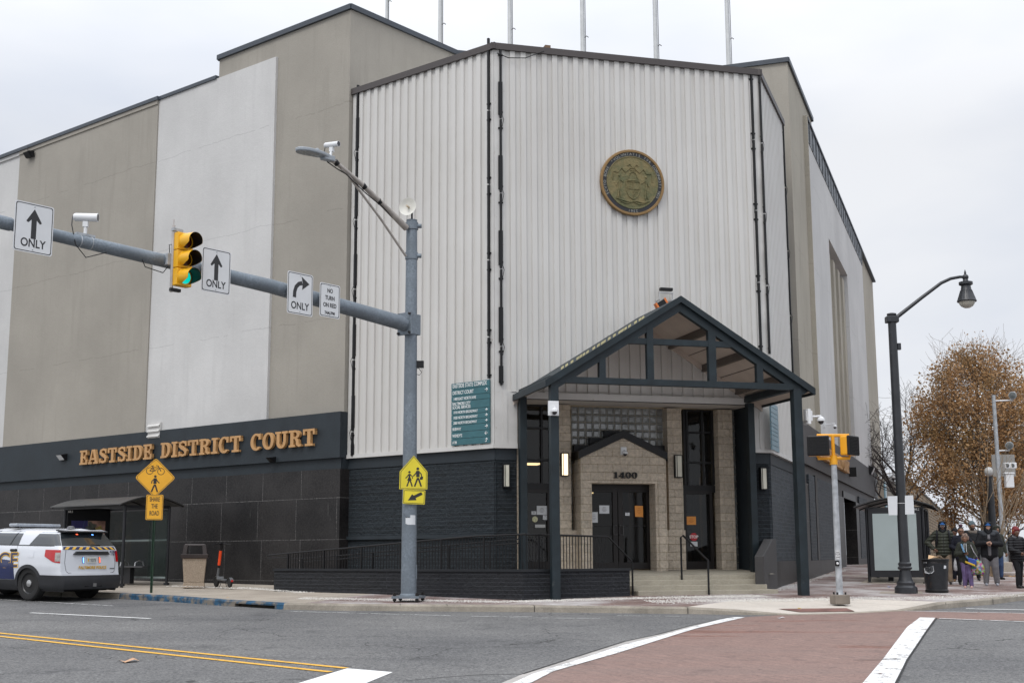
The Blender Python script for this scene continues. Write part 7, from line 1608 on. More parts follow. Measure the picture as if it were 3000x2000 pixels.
SK1 = simple('skin_dark', (.13, .062, .038), .5, var=.1, scale=9); SK2 = simple('skin_brown', (.21, .105, .064), .5, var=.1, scale=9); SK3 = simple('skin_light', (.50, .30, .22), .5, var=.06, scale=9)
HAIRB = simple('hair_black', (.010, .009, .009), .6, var=.3, scale=40, bump=.6); EYE = simple('eye_dark', (.01, .008, .008), .2)
def person(px, pyf, pyt, label, skin, jacket, trousers, shoes, yaw=0, bulk=1., jl=.80, L=None, Rr=None, stance=(-.10, .10), head_tilt=0, step=(0, 0), hat=None, hood=None, beard=False, arms_cuff=.93, hatname='hat', baggy=1., headyaw=0):
    """X points to image right, F to the viewer before the yaw turn. L and Rr: (elbow, hand) in metres for a 1.75 m figure, image left and right"""
    g = G(px, pyf); top = AtY(px, pyt, g.y).z; H_ = top-g.z; k_ = H_/1.80
    view = Vector((-g.x, -g.y, 0)).normalized(); F = Matrix.Rotation(R(yaw), 3, 'Z') @ view; X = UP.cross(F).normalized()
    T = thing('person', tuple(g), label, 'person', 'people waiting by the bus shelter')
    P = lambda x, f, z: g+(X*x+F*f+UP*z)*k_
    r = lambda v: v*k_
    sh = .185; hipw = .095
    shL, shR = P(-sh, 0, 1.43), P(sh, 0, 1.43); nk = P(0, 0, 1.50)
    L = L or ((-.27, .02, 1.14), (-.27, .10, .88)); Rr = Rr or ((.27, .02, 1.14), (.27, .10, .88))
    eL, hL, eR, hR = P(*L[0]), P(*L[1]), P(*Rr[0]), P(*Rr[1])
    hy = head_tilt; HF = Matrix.Rotation(R(headyaw), 3, 'Z') @ F; HX = UP.cross(HF).normalized()
    hc = P(0, .02+.03*max(0, hy), 1.645-.015*max(0, hy)); 
    HP = lambda x, f, z: hc+(HX*x+HF*f+UP*z)*k_
    kL, kR = P(stance[0]*.9, .04+step[0], .50), P(stance[1]*.9, .04+step[1], .50); aL, aR = P(stance[0]*1.1, step[0]*1.2, .09), P(stance[1]*1.1, step[1]*1.2, .09)
    pL, pR = P(-hipw, 0, .93), P(hipw, 0, .93)
    # hands with five fingers
    ex = MB(); palms = []
    for hnd, elb, s_ in ((hL, eL, -1), (hR, eR, 1)):
        d = (hnd-elb).normalized(); side_ = d.cross(F).normalized() if abs(d.dot(F)) < .9 else X.copy()
        if side_.length < .1: side_ = X.copy()
        nrm_ = d.cross(side_).normalized(); palm = hnd+d*r(.045); palms.append((hnd, palm))
        for i, (off, ln_) in enumerate(((-.033, .062), (-.011, .075), (.011, .070), (.031, .055))):
            b_ = palm+side_*r(off)+d*r(.02); m1 = b_+d*r(ln_*.5)+nrm_*r(.012*(1+i*.2)); m2 = m1+d*r(ln_*.35)+nrm_*r(.028)
            ex.tube([b_, m1, m2], [r(.0095), r(.009), r(.007)], 6)
        tb_ = hnd+side_*r(-.035*(s_ if s_ else 1))+d*r(.02); ex.tube([tb_, tb_+side_*r(-.03*s_)+d*r(.03), tb_+side_*r(-.028*s_)+d*r(.058)+nrm_*r(.015)], [r(.012), r(.011), r(.008)], 6)
    caps = [(P(0, 0, 1.0), r(.11), P(0, 0, 1.33), r(.125)), (shL, r(.055), shR, r(.055)), (nk, r(.052), hc, r(.055)), (HP(0, 0, .025), r(.088), HP(0, .012, .0), r(.088)), (HP(0, .035, -.07), r(.055), HP(0, .02, -.03), r(.07)), (HP(0, .108, -.01), r(.012), HP(0, .098, .02), r(.010)), (HP(0, .094, -.055), r(.018), HP(0, .09, -.06), r(.02)),
            (HP(-.088, 0, -.01), r(.018), HP(-.088, 0, .01), r(.018)), (HP(.088, 0, -.01), r(.018), HP(.088, 0, .01), r(.018)),
            (shL, r(.052), eL, r(.042)), (eL, r(.042), hL, r(.028)), (shR, r(.052), eR, r(.042)), (eR, r(.042), hR, r(.028)), (pL, r(.09), kL, r(.058)), (kL, r(.058), aL, r(.04)), (pR, r(.09), kR, r(.058)), (kR, r(.058), aR, r(.04))]
    caps += [(a, r(.034), b_, r(.036)) for a, b_ in palms]
    blob(caps, 'body', skin, T, .010, ex)
    for s_ in (-1, 1): m = MB(); m.ball(HP(.033*s_, .086, .012), r(.014), 8, 6, 1.2, .6, .6); m.build('eye', EYE, T, smooth=True)
    m = MB(); m.box(HP(0, .099, -.052), HX*r(.045), HF*r(.02), UP*r(.010)); m.build('mouth', simple('lips', (.09, .03, .028), .5), T, bevel=.003)
    if beard: blob([(HP(-.05, .045, -.06), r(.03), HP(.05, .045, -.06), r(.03)), (HP(0, .075, -.085), r(.033), HP(0, .06, -.07), r(.04))], 'beard', HAIRB, T, .012)
    b = bulk; jb = .93-jl*.0
    jz = 1.0-(.80-jl)*-1*0; low = jl
    jc = [(P(0, 0, low+.05), r(.165*b), P(0, .01, 1.15), r(.165*b)), (P(0, .01, 1.15), r(.165*b), P(0, 0, 1.34), r(.15*b)), (P(-.07*b, .01, low+.05), r(.13*b), P(-.08, 0, 1.32), r(.125*b)), (P(.07*b, .01, low+.05), r(.13*b), P(.08, 0, 1.32), r(.125*b)), (shL, r(.085*b), shR, r(.085*b)), (P(0, 0, 1.45), r(.085), P(0, .01, 1.50), r(.075))]
    for s0, e_, h_ in ((shL, eL, hL), (shR, eR, hR)): jc += [(s0, r(.085*b), e_, r(.070*b)), (e_, r(.070*b), e_.lerp(h_, arms_cuff), r(.050*b))]
    blob(jc, 'jacket', jacket, T, .014)
    w = baggy
    blob([(P(-.05, 0, .95), r(.14), P(.05, 0, .95), r(.14)), (pL, r(.115*w), kL, r(.085*w)), (kL, r(.085*w), aL+UP*r(.02), r(.065*w)), (pR, r(.115*w), kR, r(.085*w)), (kR, r(.085*w), aR+UP*r(.02), r(.065*w))], 'trousers', trousers, T, .013)
    for a_ in (aL, aR):
        blob([(a_+F*r(-.03)-UP*r(.045), r(.042), a_+F*r(.13)-UP*r(.058), r(.036)), (a_-UP*r(.03), r(.045), a_+F*r(.02)-UP*r(.02), r(.045))], 'shoe', shoes, T, .012)
    if hood is not None:
        blob([(HP(0, -.03, .03), r(.118), HP(0, -.03, -.06), r(.115)), (HP(-.08, .015, -.02), r(.045), HP(-.05, .02, .09), r(.05)), (HP(.08, .015, -.02), r(.045), HP(.05, .02, .09), r(.05)), (HP(-.06, .045, .105), r(.042), HP(.06, .045, .105), r(.042)), (HP(-.05, .02, .10), r(.05), HP(.05, .02, .10), r(.05)), (HP(-.085, .05, .04), r(.036), HP(-.088, .04, -.05), r(.036)), (HP(.085, .05, .04), r(.036), HP(.088, .04, -.05), r(.036)), (P(-.09, 0, 1.49), r(.06), P(.09, 0, 1.49), r(.06)), (HP(-.075, .02, -.07), r(.04), HP(.0, .06, -.16), r(.05)), (HP(.075, .02, -.07), r(.04), HP(0, .06, -.16), r(.05))], 'hood', hood, T, .012)
    if hat is not None:
        kind, mt = hat
        if kind == 'beanie': blob([(HP(0, -.01, .07), r(.098), HP(0, -.01, .05), r(.101)), (HP(-.06, .02, .045), r(.05), HP(.06, .02, .045), r(.05))], 'beanie', mt, T, .012)
        if kind == 'bigbeanie': blob([(HP(0, -.025, .095), r(.108), HP(0, -.03, .055), r(.108)), (HP(-.092, -.02, -.03), r(.036), HP(-.085, 0, .05), r(.05)), (HP(.092, -.02, -.03), r(.036), HP(.085, 0, .05), r(.05)), (HP(-.055, .05, .09), r(.045), HP(.055, .05, .09), r(.045))], 'beanie', mt, T, .012)
        if kind == 'cap':
            blob([(HP(0, .010, .070), r(.082), HP(0, .020, .068), r(.080))], 'cap', mt, T, .010)
            m = MB(); n = 9; m.add([HP(-.07+.14*i/(n-1), .085, .068) for i in range(n)]+[HP((-.07+.14*i/(n-1))*1.0, .085+.07*math.sin(math.pi*(i+.5)/n), .050) for i in range(n)], [(i, i+1, n+i+1, n+i) for i in range(n-1)]); m.build('cap_brim', mt, T, smooth=True, fix=False)
        if kind == 'bun':
            blob([(HP(0, -.03, .05), r(.095), HP(0, -.02, .03), r(.093)), (HP(0, -.01, .12), r(.05), HP(0, -.01, .12), r(.05))], 'hair', HAIRB, T, .012); blob([(HP(0, -.0, .175), r(.058), HP(.01, 0, .18), r(.055))], 'hair_bun', mt, T, .012)
    return T, P, HP, r, X, F, hL, hR
OLV = cloth('olive_puffer', (.034, .038, .027), .6, .085); KHA = cloth('khaki_cloth', (.23, .175, .125)); NVJ = cloth('navy_cloth', (.009, .010, .018)); BKC = cloth('black_cloth', (.007, .0075, .010), .7); BKP = cloth('black_puffer', (.007, .007, .009), .6, .07)
GSW = cloth('grey_sweat', (.16, .155, .165)); PUR = cloth('purple_cloth', (.135, .10, .21)); OLC = cloth('dark_olive_cloth', (.030, .033, .025)); CHK = cloth('charcoal_cloth', (.014, .015, .017)); GRB = cloth('grey_blue_knit', (.09, .12, .135)); JEA = cloth('jeans_blue', (.03, .055, .12))
LEO = simple('leopard_knit', (.27, .18, .14), .85, var=.3, scale=20, dirt=((.03, .02, .018), 26, .47)); REDW = simple('red_headwrap', (.15, .014, .02), .8, var=.3, scale=20, dirt=((.34, .22, .03), 20, .58)); SBLU = simple('sport_blue', (.008, .085, .27), .7)
SHW = simple('shoe_grey', (.32, .33, .37), .6, var=.5, scale=30); SHB_ = simple('shoe_black', (.014, .014, .015), .5); SHP = simple('shoe_pink', (.55, .34, .30), .6, var=.4, scale=30); SHT = simple('boot_tan', (.20, .11, .05), .7)
# olive jacket man, one hand on the hip
o = person(2770, 1711, 1525, 'man in an olive puffer jacket and khaki trousers, hand on hip behind the bin', SK1, OLV, KHA, SHB_, yaw=4, bulk=1.16, jl=.86, L=((-.44, -.03, 1.18), (-.26, .12, 1.0)), Rr=((.33, -.02, 1.15), (.34, .05, .86)), hood=BKC, hat=('cap', SBLU), stance=(-.11, .13), baggy=1.12)
T, P, HP, r, X, F, hl, hr = o
m = MB()
for s_ in (-1, 1): m.tube([HP(.033*s_, .108, .012)+(X*math.cos(a)+UP*math.sin(a))*r(.026) for a in [2*math.pi*i/12 for i in range(13)]], .003, 5)
m.build('spectacles', simple('clear_frame', (.5, .5, .5), .3), T)
for s_ in (-1, 1): m = MB(); m.tube([P(.15*s_, -.12, 1.46), P(.16*s_, .03, 1.53), P(.165*s_, .15, 1.42), P(.18*s_, .17, 1.25), P(.2*s_, .12, 1.1)], .026, 6); m.build('backpack_strap', BKC, T, smooth=True)
m = MB(); m.tube([P(0, .155, 1.45), P(0, .19, 1.3), P(0, .205, 1.1), P(0, .19, .88)], .006, 5); m.build('zip', BKC, T)
def bag(c, w, h, d, X, F, mat, lab, name='carrier_bag'):
    t = thing(name, tuple(c), lab, 'bag'); m = MB(); n = 12
    ring = lambda z, sw, sd: [c+X*(w*sw/2*math.cos(2*math.pi*i/n))+F*(d*sd/2*math.sin(2*math.pi*i/n))+UP*(z*h) for i in range(n)]
    rs_ = [ring(-1, .7, .7), ring(-.95, .95, .95), ring(-.7, 1, 1), ring(-.45, .85, .8), ring(-.2, .45, .4), ring(-.02, .14, .14)]
    vs = [v+Vector((random.uniform(-.008, .008), random.uniform(-.008, .008), random.uniform(-.006, .006))) for g in rs_ for v in g]
    fs = [tuple(range(n))[::-1]]+[(i*n+k_, i*n+(k_+1) % n, (i+1)*n+(k_+1) % n, (i+1)*n+k_) for i in range(5) for k_ in range(n)]
    m.add(vs, fs); m.build('bag_body', mat, t, smooth=60); m = MB(); m.tube([c-UP*h*.05-X*.01, c+UP*.03, c-UP*h*.05+X*.01], .006, 5); m.build('handle', mat, t); return t
PLB = simple('plastic_bag', (.50, .51, .53), .35, var=.1, scale=15, bump=.8, bscale=18, bd=.02)
bt = bag(hr-UP*.05, .19, .40, .12, X, F, PLB, 'white plastic carrier bag hanging from the olive jacket man')
text('Thank', hr-UP*.31+F*.066, X, UP, F, .035, INK, 'lettering', bt, ext=.001)
# beanie child behind, woman with bun
person(2806, 1703, 1545, 'shorter person in a black beanie and tan boots, half hidden behind the others', SK1, BKC, NVJ, SHT, yaw=-12, bulk=1.0, hat=('beanie', BKC), stance=(-.08, .08), headyaw=-25)
o = person(2824, 1712, 1541, 'woman with a plum coloured hair bun and glasses in a navy jacket', SK2, NVJ, BKC, SHB_, yaw=6, bulk=1.12, L=((-.33, .02, 1.18), (-.16, .2, 1.08)), Rr=((.33, 0, 1.16), (.3, .1, .9)), hat=('bun', simple('plum_hair', (.05, .010, .028), .6, var=.3, scale=50)))
T, P, HP, r, X, F, hl, hr = o; m = MB(); m.box(HP(0, .11, .012), X*r(.14), F*r(.01), UP*r(.012)); m.build('spectacles', EYE, T)
# man in grey beanie behind
o = person(2857, 1700, 1525, 'bearded man in a grey blue beanie standing behind the child', SK2, CHK, BKC, SHB_, yaw=8, bulk=1.1, L=((-.28, 0, 1.16), (-.12, .2, 1.15)), Rr=((.30, .02, 1.16), (.1, .22, 1.12)), hat=('beanie', GRB), beard=True, headyaw=18)
T, P, HP, r, X, F, hl, hr = o; blob([(P(-.10, .03, 1.47), r(.06), P(.10, .03, 1.47), r(.06)), (P(-.06, .08, 1.45), r(.05), P(.08, .08, 1.44), r(.05))], 'scarf', simple('scarf_taupe', (.12, .10, .085), .9, var=.3, scale=20), T, .012)
# girl in front
o = person(2836, 1722, 1563, 'girl in a leopard print hat and purple trousers looking at a phone', SK2, OLC, PUR, SHP, yaw=-4, bulk=1.22, jl=.90, L=((-.31, .06, 1.12), (-.03, .26, 1.14)), Rr=((.31, .02, 1.14), (.26, .16, .98)), hat=('bigbeanie', LEO), stance=(-.08, .11), head_tilt=1, baggy=1.1)
T, P, HP, r, X, F, hl, hr = o
for s_ in (-1, 1): m = MB(); m.tube([P(.03*s_, .12, 1.50), P(.035*s_, .20, 1.40), P(.04*s_, .22, 1.2)], .006, 5); m.build('drawstring', PW, T, smooth=True)
blob([(P(-.10, .02, 1.50), r(.07), P(.10, .02, 1.50), r(.07)), (P(-.06, .09, 1.47), r(.055), P(.06, .09, 1.47), r(.055))], 'collar', OLC, T, .012)
m = MB(); m.tube([P(-.12, .16, 1.46), P(-.06, .235, 1.25), P(.04, .25, 1.02), P(.13, .20, .92)], .022, 6); m.build('strap', simple('strap_blue', (.10, .22, .36), .6), T, smooth=True)
text('ORIANNA', P(.0, .0, 0)+F*r(.135)+X*r(-.055)+UP*r(.46), (X*-.02-UP).normalized(), X, F, r(.075), simple('plum_print', (.10, .05, .14), .6), 'trouser_print', T, ext=.001, width=1.0, space=1.15)
ph = hl+F*.06+UP*.03; m = MB(); m.box(ph, X*.12, F*.07, UP*.016); tag(m.build('phone', BLK, bevel=.004, loc=tuple(ph)), 'dark phone held up by the girl in purple trousers', 'phone')
c = P(.20, .22, .93); t = thing('shoulder_bag', tuple(c), 'small blue and yellow bag hanging at the hip of the girl', 'bag')
m = MB(); m.box(c+UP*-.03, (X*.20-UP*.06), F*.07, UP*.14); m.build('bag_body', simple('bag_blue', (.02, .06, .30), .5), t, bevel=.02); m = MB(); m.box(c+F*.045-UP*.09-X*.05, (X*.24-UP*.10), F*.03, UP*.05); m.build('bag_trim', simple('bag_yellow', (.55, .36, .02), .5), t, bevel=.01)
c = P(.36, .12, 1.0); MULTI = None
mm_, tr = newmat('patterned_cloth'); tt = NT(tr); vv_ = tt.n('TexVoronoi', {'Vector': pos(tt), 'Scale': 22}).outputs['Color']; hs = tt.n('HueSaturation', {'Saturation': 1.1, 'Value': .38, 'Color': vv_}).outputs[0]; tt.out(hs, .7)
bag(c, .34, .42, .16, X, F, mm_, 'brightly patterned bag beside the girl, hanging from a black strap', 'patterned_bag')
m = MB(); m.tube([P(.17, .1, 1.44), P(.26, .16, 1.2), c+UP*.02], .012, 6); tag(m.build('bag_strap', simple('strap_dots', (.25, .24, .25), .6, var=.8, scale=60), smooth=True, loc=tuple(c)), 'black and white strap of the patterned bag', 'strap')
# hooded man in front right
o = person(2905, 1715, 1524, 'man in a black hooded jacket and grey sweatpants looking down at his phone', SK3, BKC, GSW, SHW, yaw=2, bulk=1.20, jl=.80, L=((-.31, .05, 1.14), (-.07, .27, 1.17)), Rr=((.31, .05, 1.14), (.06, .28, 1.16)), hood=BKC, hat=('cap', SBLU), stance=(-.12, .14), baggy=1.18, beard=True, head_tilt=2)
T, P, HP, r, X, F, hl, hr = o
blob([(P(-.19, .01, 1.44), r(.094), P(-.10, .02, 1.44), r(.10)), (P(.19, .01, 1.44), r(.094), P(.10, .02, 1.44), r(.10)), (P(-.12, .09, 1.40), r(.07), P(.12, .09, 1.40), r(.07))], 'shoulder_yoke', cloth('slate_panel', (.026, .030, .036), .6), T, .014)
blob([(P(0, .165, .86), r(.05), P(0, .185, 1.12), r(.05)), (P(0, .165, 1.3), r(.045), P(0, .1, 1.46), r(.05))], 'sweatshirt', GSW, T, .014)
ph = (hl+hr)/2+F*.09; m = MB(); m.box(ph, X*.07, F*.09, UP*.014); tag(m.build('phone', BLK, bevel=.004, loc=tuple(ph)), 'black phone in both hands of the hooded man', 'phone')
# person behind the thin trunk
person(2927, 1697, 1538, 'person in an olive hood and blue jeans behind the sapling', SK2, OLC, JEA, SHB_, yaw=40, bulk=1.05, hood=OLC)
# woman at the right edge
o = person(2986, 1722, 1544, 'woman in a red patterned headwrap and black puffer coat at the right edge', SK1, BKP, BKC, SHB_, yaw=38, bulk=1.14, jl=.82, L=((-.30, .10, 1.14), (-.12, .34, 1.04)), Rr=((.30, .10, 1.16), (.16, .32, 1.10)), hat=('bigbeanie', REDW), stance=(-.08, .09), step=(.06, -.05))
T, P, HP, r, X, F, hl, hr = o
blob([(P(-.11, .02, 1.48), r(.065), P(.11, .02, 1.48), r(.065))], 'hood_down', simple('hood_grey', (.07, .07, .075), .8), T, .013)
m = MB(); m.box(hr+UP*.06+F*.03, X*.03+F*.08, F*.12-X*.04, UP*.24+X*.08); tag(m.build('red_folder', simple('folder_red', (.62, .05, .03), .4), bevel=.005, loc=tuple(hr)), 'bright red folder held by the woman at the right edge', 'folder')
bag(hr-UP*.10+X*.05, .26, .42, .14, X, F, simple('turquoise_print', (.02, .30, .42), .5, var=.7, scale=20), 'turquoise patterned bag held by the woman at the right edge', 'patterned_bag')
# ================================================================== trees
def leafmat():
    m, tr = newmat('dry_leaves'); t = NT(tr)
    v = t.n('TexVoronoi', {'Vector': pos(t), 'Scale': 9}).outputs['Color']; f = t.n('RGBToBW', {0: v}).outputs[0]
    c = t.ramp(f, .1, .9, (.27, .155, .075, 1), (.58, .36, .18, 1)); c = t.mix(t.ramp(t.noise(pos(t), .7, 3), .45, .65), c, t.mix(.5, c, (.16, .12, .04, 1)))
    b = t.n('BsdfPrincipled', {'Base Color': c, 'Roughness': .8, 'Specular IOR Level': .2}); tl = t.n('BsdfTranslucent', {0: c}); mx_ = t.n('MixShader', {0: .3, 1: b.outputs[0], 2: tl.outputs[0]}); t.n('OutputMaterial', {0: mx_.outputs[0]}); return m
LEAF = leafmat(); BARK = simple('bark_grey', (.20, .165, .125), .9, var=.35, scale=6, bump=.7, bscale=15); TWIG = simple('twig_dark', (.055, .045, .042), .9, var=.3, scale=6)
def limb(m, p, d, L_, r, depth, tips, rnd, up=.25, spread=.6, n=4, kids=3, minr=.004):
    pts = [p.copy()]; rs_ = [r]; dd = d.copy()
    for i in range(n):
        dd = (dd+Vector((rnd.gauss(0, .12), rnd.gauss(0, .12), rnd.gauss(0, .07)+up*.18))).normalized(); pts.append(pts[-1]+dd*(L_/n)); rs_.append(max(minr, r*(1-.62*(i+1)/n)))
    m.tube(pts, rs_, 7 if depth > 1 else 4, cap=False)
    if depth <= 1: tips += [(q, depth) for q in pts[1:]]
    elif depth == 2: tips.append((pts[-1], depth))
    if depth == 0: return
    for k_ in range(kids):
        f = .25+.75*(k_+rnd.random())/kids; j = min(n-1, int(f*n)); q = pts[j].lerp(pts[j+1], f*n-j)
        a = rnd.uniform(0, 2*math.pi); s_ = dd.orthogonal().normalized(); s_ = Matrix.Rotation(a, 3, dd) @ s_; nd = (dd*(1-spread)+s_*spread+UP*up*.5).normalized()
        limb(m, q, nd, L_*rnd.uniform(.5, .72), rs_[j]*.62, depth-1, tips, rnd, up, spread, n, kids, minr)
def leaves(tips, per, size, rnd, jit=.22, keep=None):
    m = MB()
    for (q, _) in tips:
        for _i in range(per):
            c = q+Vector((rnd.gauss(0, jit), rnd.gauss(0, jit), rnd.gauss(0, jit)))
            if keep and not keep(c, rnd): continue
            s_ = size*rnd.uniform(.55, 1.25); a = Vector((rnd.gauss(0, 1), rnd.gauss(0, 1), rnd.gauss(0, 1))).normalized(); b = a.orthogonal().normalized(); b = Matrix.Rotation(rnd.uniform(0, 6.28), 3, a) @ b; e = a.cross(b)
            k_ = len(m.v); m.v += [c-b*s_*.5, c+e*s_*.42+b*s_*.05+a*s_*.12, c+b*s_*.55, c-e*s_*.42+b*s_*.02+a*s_*.12, c+e*s_*.25+b*s_*.5]; m.f += [(k_, k_+1, k_+4, k_+2), (k_, k_+2, k_+3)]; m.m += [0, 0]
    return m
rnd = random.Random(5)
# plane tree with dry leaves
tb_ = AtY(2893, 1680, 49.0); tb_.z = zg(tb_.x, tb_.y); topz = AtY(2893, 968, 49.0).z
TR = thing('plane_tree', tuple(tb_), 'broad tree with dry brown leaves and a sparse pointed top behind the people', 'tree')
m = MB(); tips = []; Ht = topz-tb_.z
trunk = [tb_-UP*.1, tb_+UP*1.2, tb_+UP*2.6+Vector((.05, 0, 0)), tb_+UP*4.4+Vector((-.03, .1, 0)), tb_+UP*6.2+Vector((.04, 0, 0)), tb_+UP*(Ht-.3)]
m.tube(trunk, [.19, .155, .13, .095, .055, .012], 12)
# crown half width against height, read from the outline of the tree
prof = [(.12, .5), (.20, 1.7), (.30, 2.4), (.45, 2.8), (.58, 2.6), (.70, 2.1), (.82, 1.6), (.92, 1.0), (1.0, .2)]
def cw(f):
    if f < prof[0][0]: return .3
    for (a, b), (c, d) in zip(prof[:-1], prof[1:]):
        if f <= c: return b+(d-b)*(f-a)/(c-a)
    return .1
nb = 84
for i in range(nb):
    f = .17+.75*(i+.5)/nb; z = f*Ht; j = 0
    q = None
    for A, B_1 in zip(trunk[:-1], trunk[1:]):
        if A.z <= tb_.z+z*.86 <= B_1.z: q = A.lerp(B_1, (tb_.z+z*.86-A.z)/(B_1.z-A.z)); break
    if q is None: continue
    a = i*2.399; d = Vector((math.cos(a), math.sin(a), .25+.6*f+2.2*max(0, f-.6))).normalized(); L_ = cw(f)*1.0+.4*max(0, f-.6)
    limb(m, q, d, max(.5, L_), .045*(1.15-f), 2, tips, rnd, .3, .5, 4, 4)
m.build('trunk', BARK, TR, smooth=60, fix=False)
def keep(c, rn):
    f = (c.z-tb_.z)/Ht; rr = math.hypot(c.x-tb_.x, c.y-tb_.y); w = cw(min(1, max(0, f)))
    if f < .13: return rn.random() < .25
    an_ = math.atan2(c.y-tb_.y, c.x-tb_.x); cl = noise.noise(Vector((c.x*1.1, c.y*1.1, c.z*1.1)))
    w *= 1+.22*noise.noise(Vector((math.cos(an_)*1.5, math.sin(an_)*1.5, c.z*.9)))
    dens = (.66 if f < .52 else max(.05, .66-(f-.52)*1.5))*(1+1.5*cl)
    return rr < w*1.12+.1 and rn.random() < dens
lm = leaves(tips, 15, .092, rnd, .22, keep); lm.build('crown', LEAF, TR, fix=False)
print('leaves', len(lm.f)//2, 'tips', len(tips))
# second tree further right, mostly out of frame
tb2 = AtY(3090, 1690, 53.0); tb2.z = zg(tb2.x, tb2.y); TR2 = thing('plane_tree', tuple(tb2), 'second brown leaved tree cut by the right edge of the photo', 'tree'); Ht2 = AtY(3090, 1040, 53).z-tb2.z
m = MB(); tips = []; m.tube([tb2-UP*.1, tb2+UP*3, tb2+UP*Ht2], [.16, .11, .012], 10)
for i in range(46):
    f = .2+.74*(i+.5)/46; a = i*2.399; limb(m, tb2+UP*f*Ht2*.86, Vector((math.cos(a), math.sin(a), .3+.8*f)).normalized(), max(.5, cw(f)*.9), .04*(1.1-f), 2, tips, rnd, .3, .5, 4, 3)
m.build('trunk', BARK, TR2, smooth=60, fix=False)
tb_s, Ht_s = tb_, Ht; tb_, Ht = tb2, Ht2
leaves(tips, 14, .095, rnd, .22, keep).build('crown', LEAF, TR2, fix=False)
tb_, Ht = tb_s, Ht_s
# bare tree behind the side wall
def bare(px, py, Y, pyt, lab, depth, L0, seed, kids=4, r=.12, spread=.55, name='bare_tree', kd=4):
    rn = random.Random(seed); b = AtY(px, py, Y); b.z = zg(b.x, b.y); t = thing(name, tuple(b), lab, 'tree'); H_ = AtY(px, pyt, Y).z-b.z; m = MB(); tp = []
    m.tube([b-UP*.1, b+UP*H_*.3, b+UP*H_*.55], [r, r*.8, r*.55], 8)
    for i in range(kd): a = i*2.4+seed; limb(m, b+UP*H_*(.28+.27*i/kd), Vector((math.cos(a)*.8, math.sin(a)*.8, .8)).normalized(), H_*L0, r*.5, depth, tp, rn, .25, spread, 4, kids, .006)
    m.build('trunk', TWIG, t, fix=False); return t
bare(2655, 1640, 62, 1190, 'bare leafless tree behind the far end of the courthouse', 3, .44, 3, 5, .12, .55, kd=9)
bare(2905, 1640, 75, 1500, 'low bare tree far behind the waiting people', 3, .5, 8, 3, .10, kd=6)
bare(2960, 1640, 70, 1480, 'bare bushy tree far right behind the camera pole', 3, .5, 11, 3, .10, kd=6)
# sapling in front of the camera pole
sb = G(2908, 1689); t = thing('sapling', tuple(sb), 'thin bare multi stemmed sapling beside the concrete block', 'tree'); m = MB(); tp = []; rn = random.Random(4)
for i in range(7): a = i*.9; limb(m, sb-UP*.03, Vector((math.cos(a)*.28+.05, math.sin(a)*.2, 1)).normalized(), 2.6+.3*(i % 3), .028, 2, tp, rn, .15, .30, 5, 3, .005)
m.build('trunk', simple('sapling_bark', (.24, .18, .12), .9, var=.3, scale=8), t, fix=False)
# ================================================================== camera pole with speed camera, right
cb = G(2944, 1674); X0, Y0 = cb.x, cb.y; t = thing('camera_pole', tuple(cb), 'silver pole with round flood cameras and a white cabinet', 'camera pole'); A = lambda x, y: AtY(x, y, Y0)
def atp(px, py): q = AtY(px, py, Y0); return q
zt2 = A(2932, 1157).z; m = MB(); m.tube([(X0, Y0, cb.z), (X0, Y0, zt2)], [.085, .062], 14); m.build('pole', GALVL, t, smooth=True)
m = MB(); q = Vector((X0, Y0, cb.z+.14)); m.box(q, dirv(70)*.36, dirv(-20)*.36, UP*.36); m.build('concrete_block', CONC, t, bevel=.03)
DRM = simple('drum_grey', (.34, .36, .37), .35, var=.1); DRK = simple('drum_lens', (.10, .11, .11), .15, var=.3, scale=12)
fcam = Vector((-X0, -Y0, 0)).normalized()
for px, py, rr in ((2963, 1160, .125), (2954, 1306, .125)):
    q = A(px, py)+Vector((.0, -.1, 0)); m = MB(); m.lathe(q-fcam*.12, [(rr*.9, 0), (rr, .05), (rr*1.05, .26), (rr*.95, .27)], 22, fcam); m.build('flood_camera', DRM, t, smooth=True); m = MB(); m.lathe(q+fcam*.152, [(rr*.9, 0), (rr*.5, .012), (.001, .016)], 20, fcam); m.build('lens', DRK, t, smooth=True); m = MB(); m.tube([q-UP*rr*1.2, Vector((X0, Y0, q.z-rr*1.3))], .025, 8); m.build('bracket', CAMW, t)
q = A(2955, 1364)+Vector((0, -.1, 0)); m = MB(); m.box(q, (.40, 0, 0), (0, .22, 0), UP*.20); m.build('twin_camera', CAMW, t, bevel=.02)
for dx in (-.09, .09): m = MB(); m.lathe(q+Vector((dx, 0, 0))+fcam*.112, [(.07, 0), (.06, .015), (.001, .02)], 16, fcam); m.build('lens', DRK, t, smooth=True)
q = A(2953, 1409)+Vector((0, -.1, 0)); m = MB(); m.box(q, (.27, 0, 0), (0, .2, 0), UP*.44); m.build('cabinet', CAMW, t, bevel=.015); m = MB(); m.box(q+UP*.26, (.33, 0, 0), (0, .24, 0), UP*.06); m.build('cabinet_lid', CAMW, t, bevel=.01)
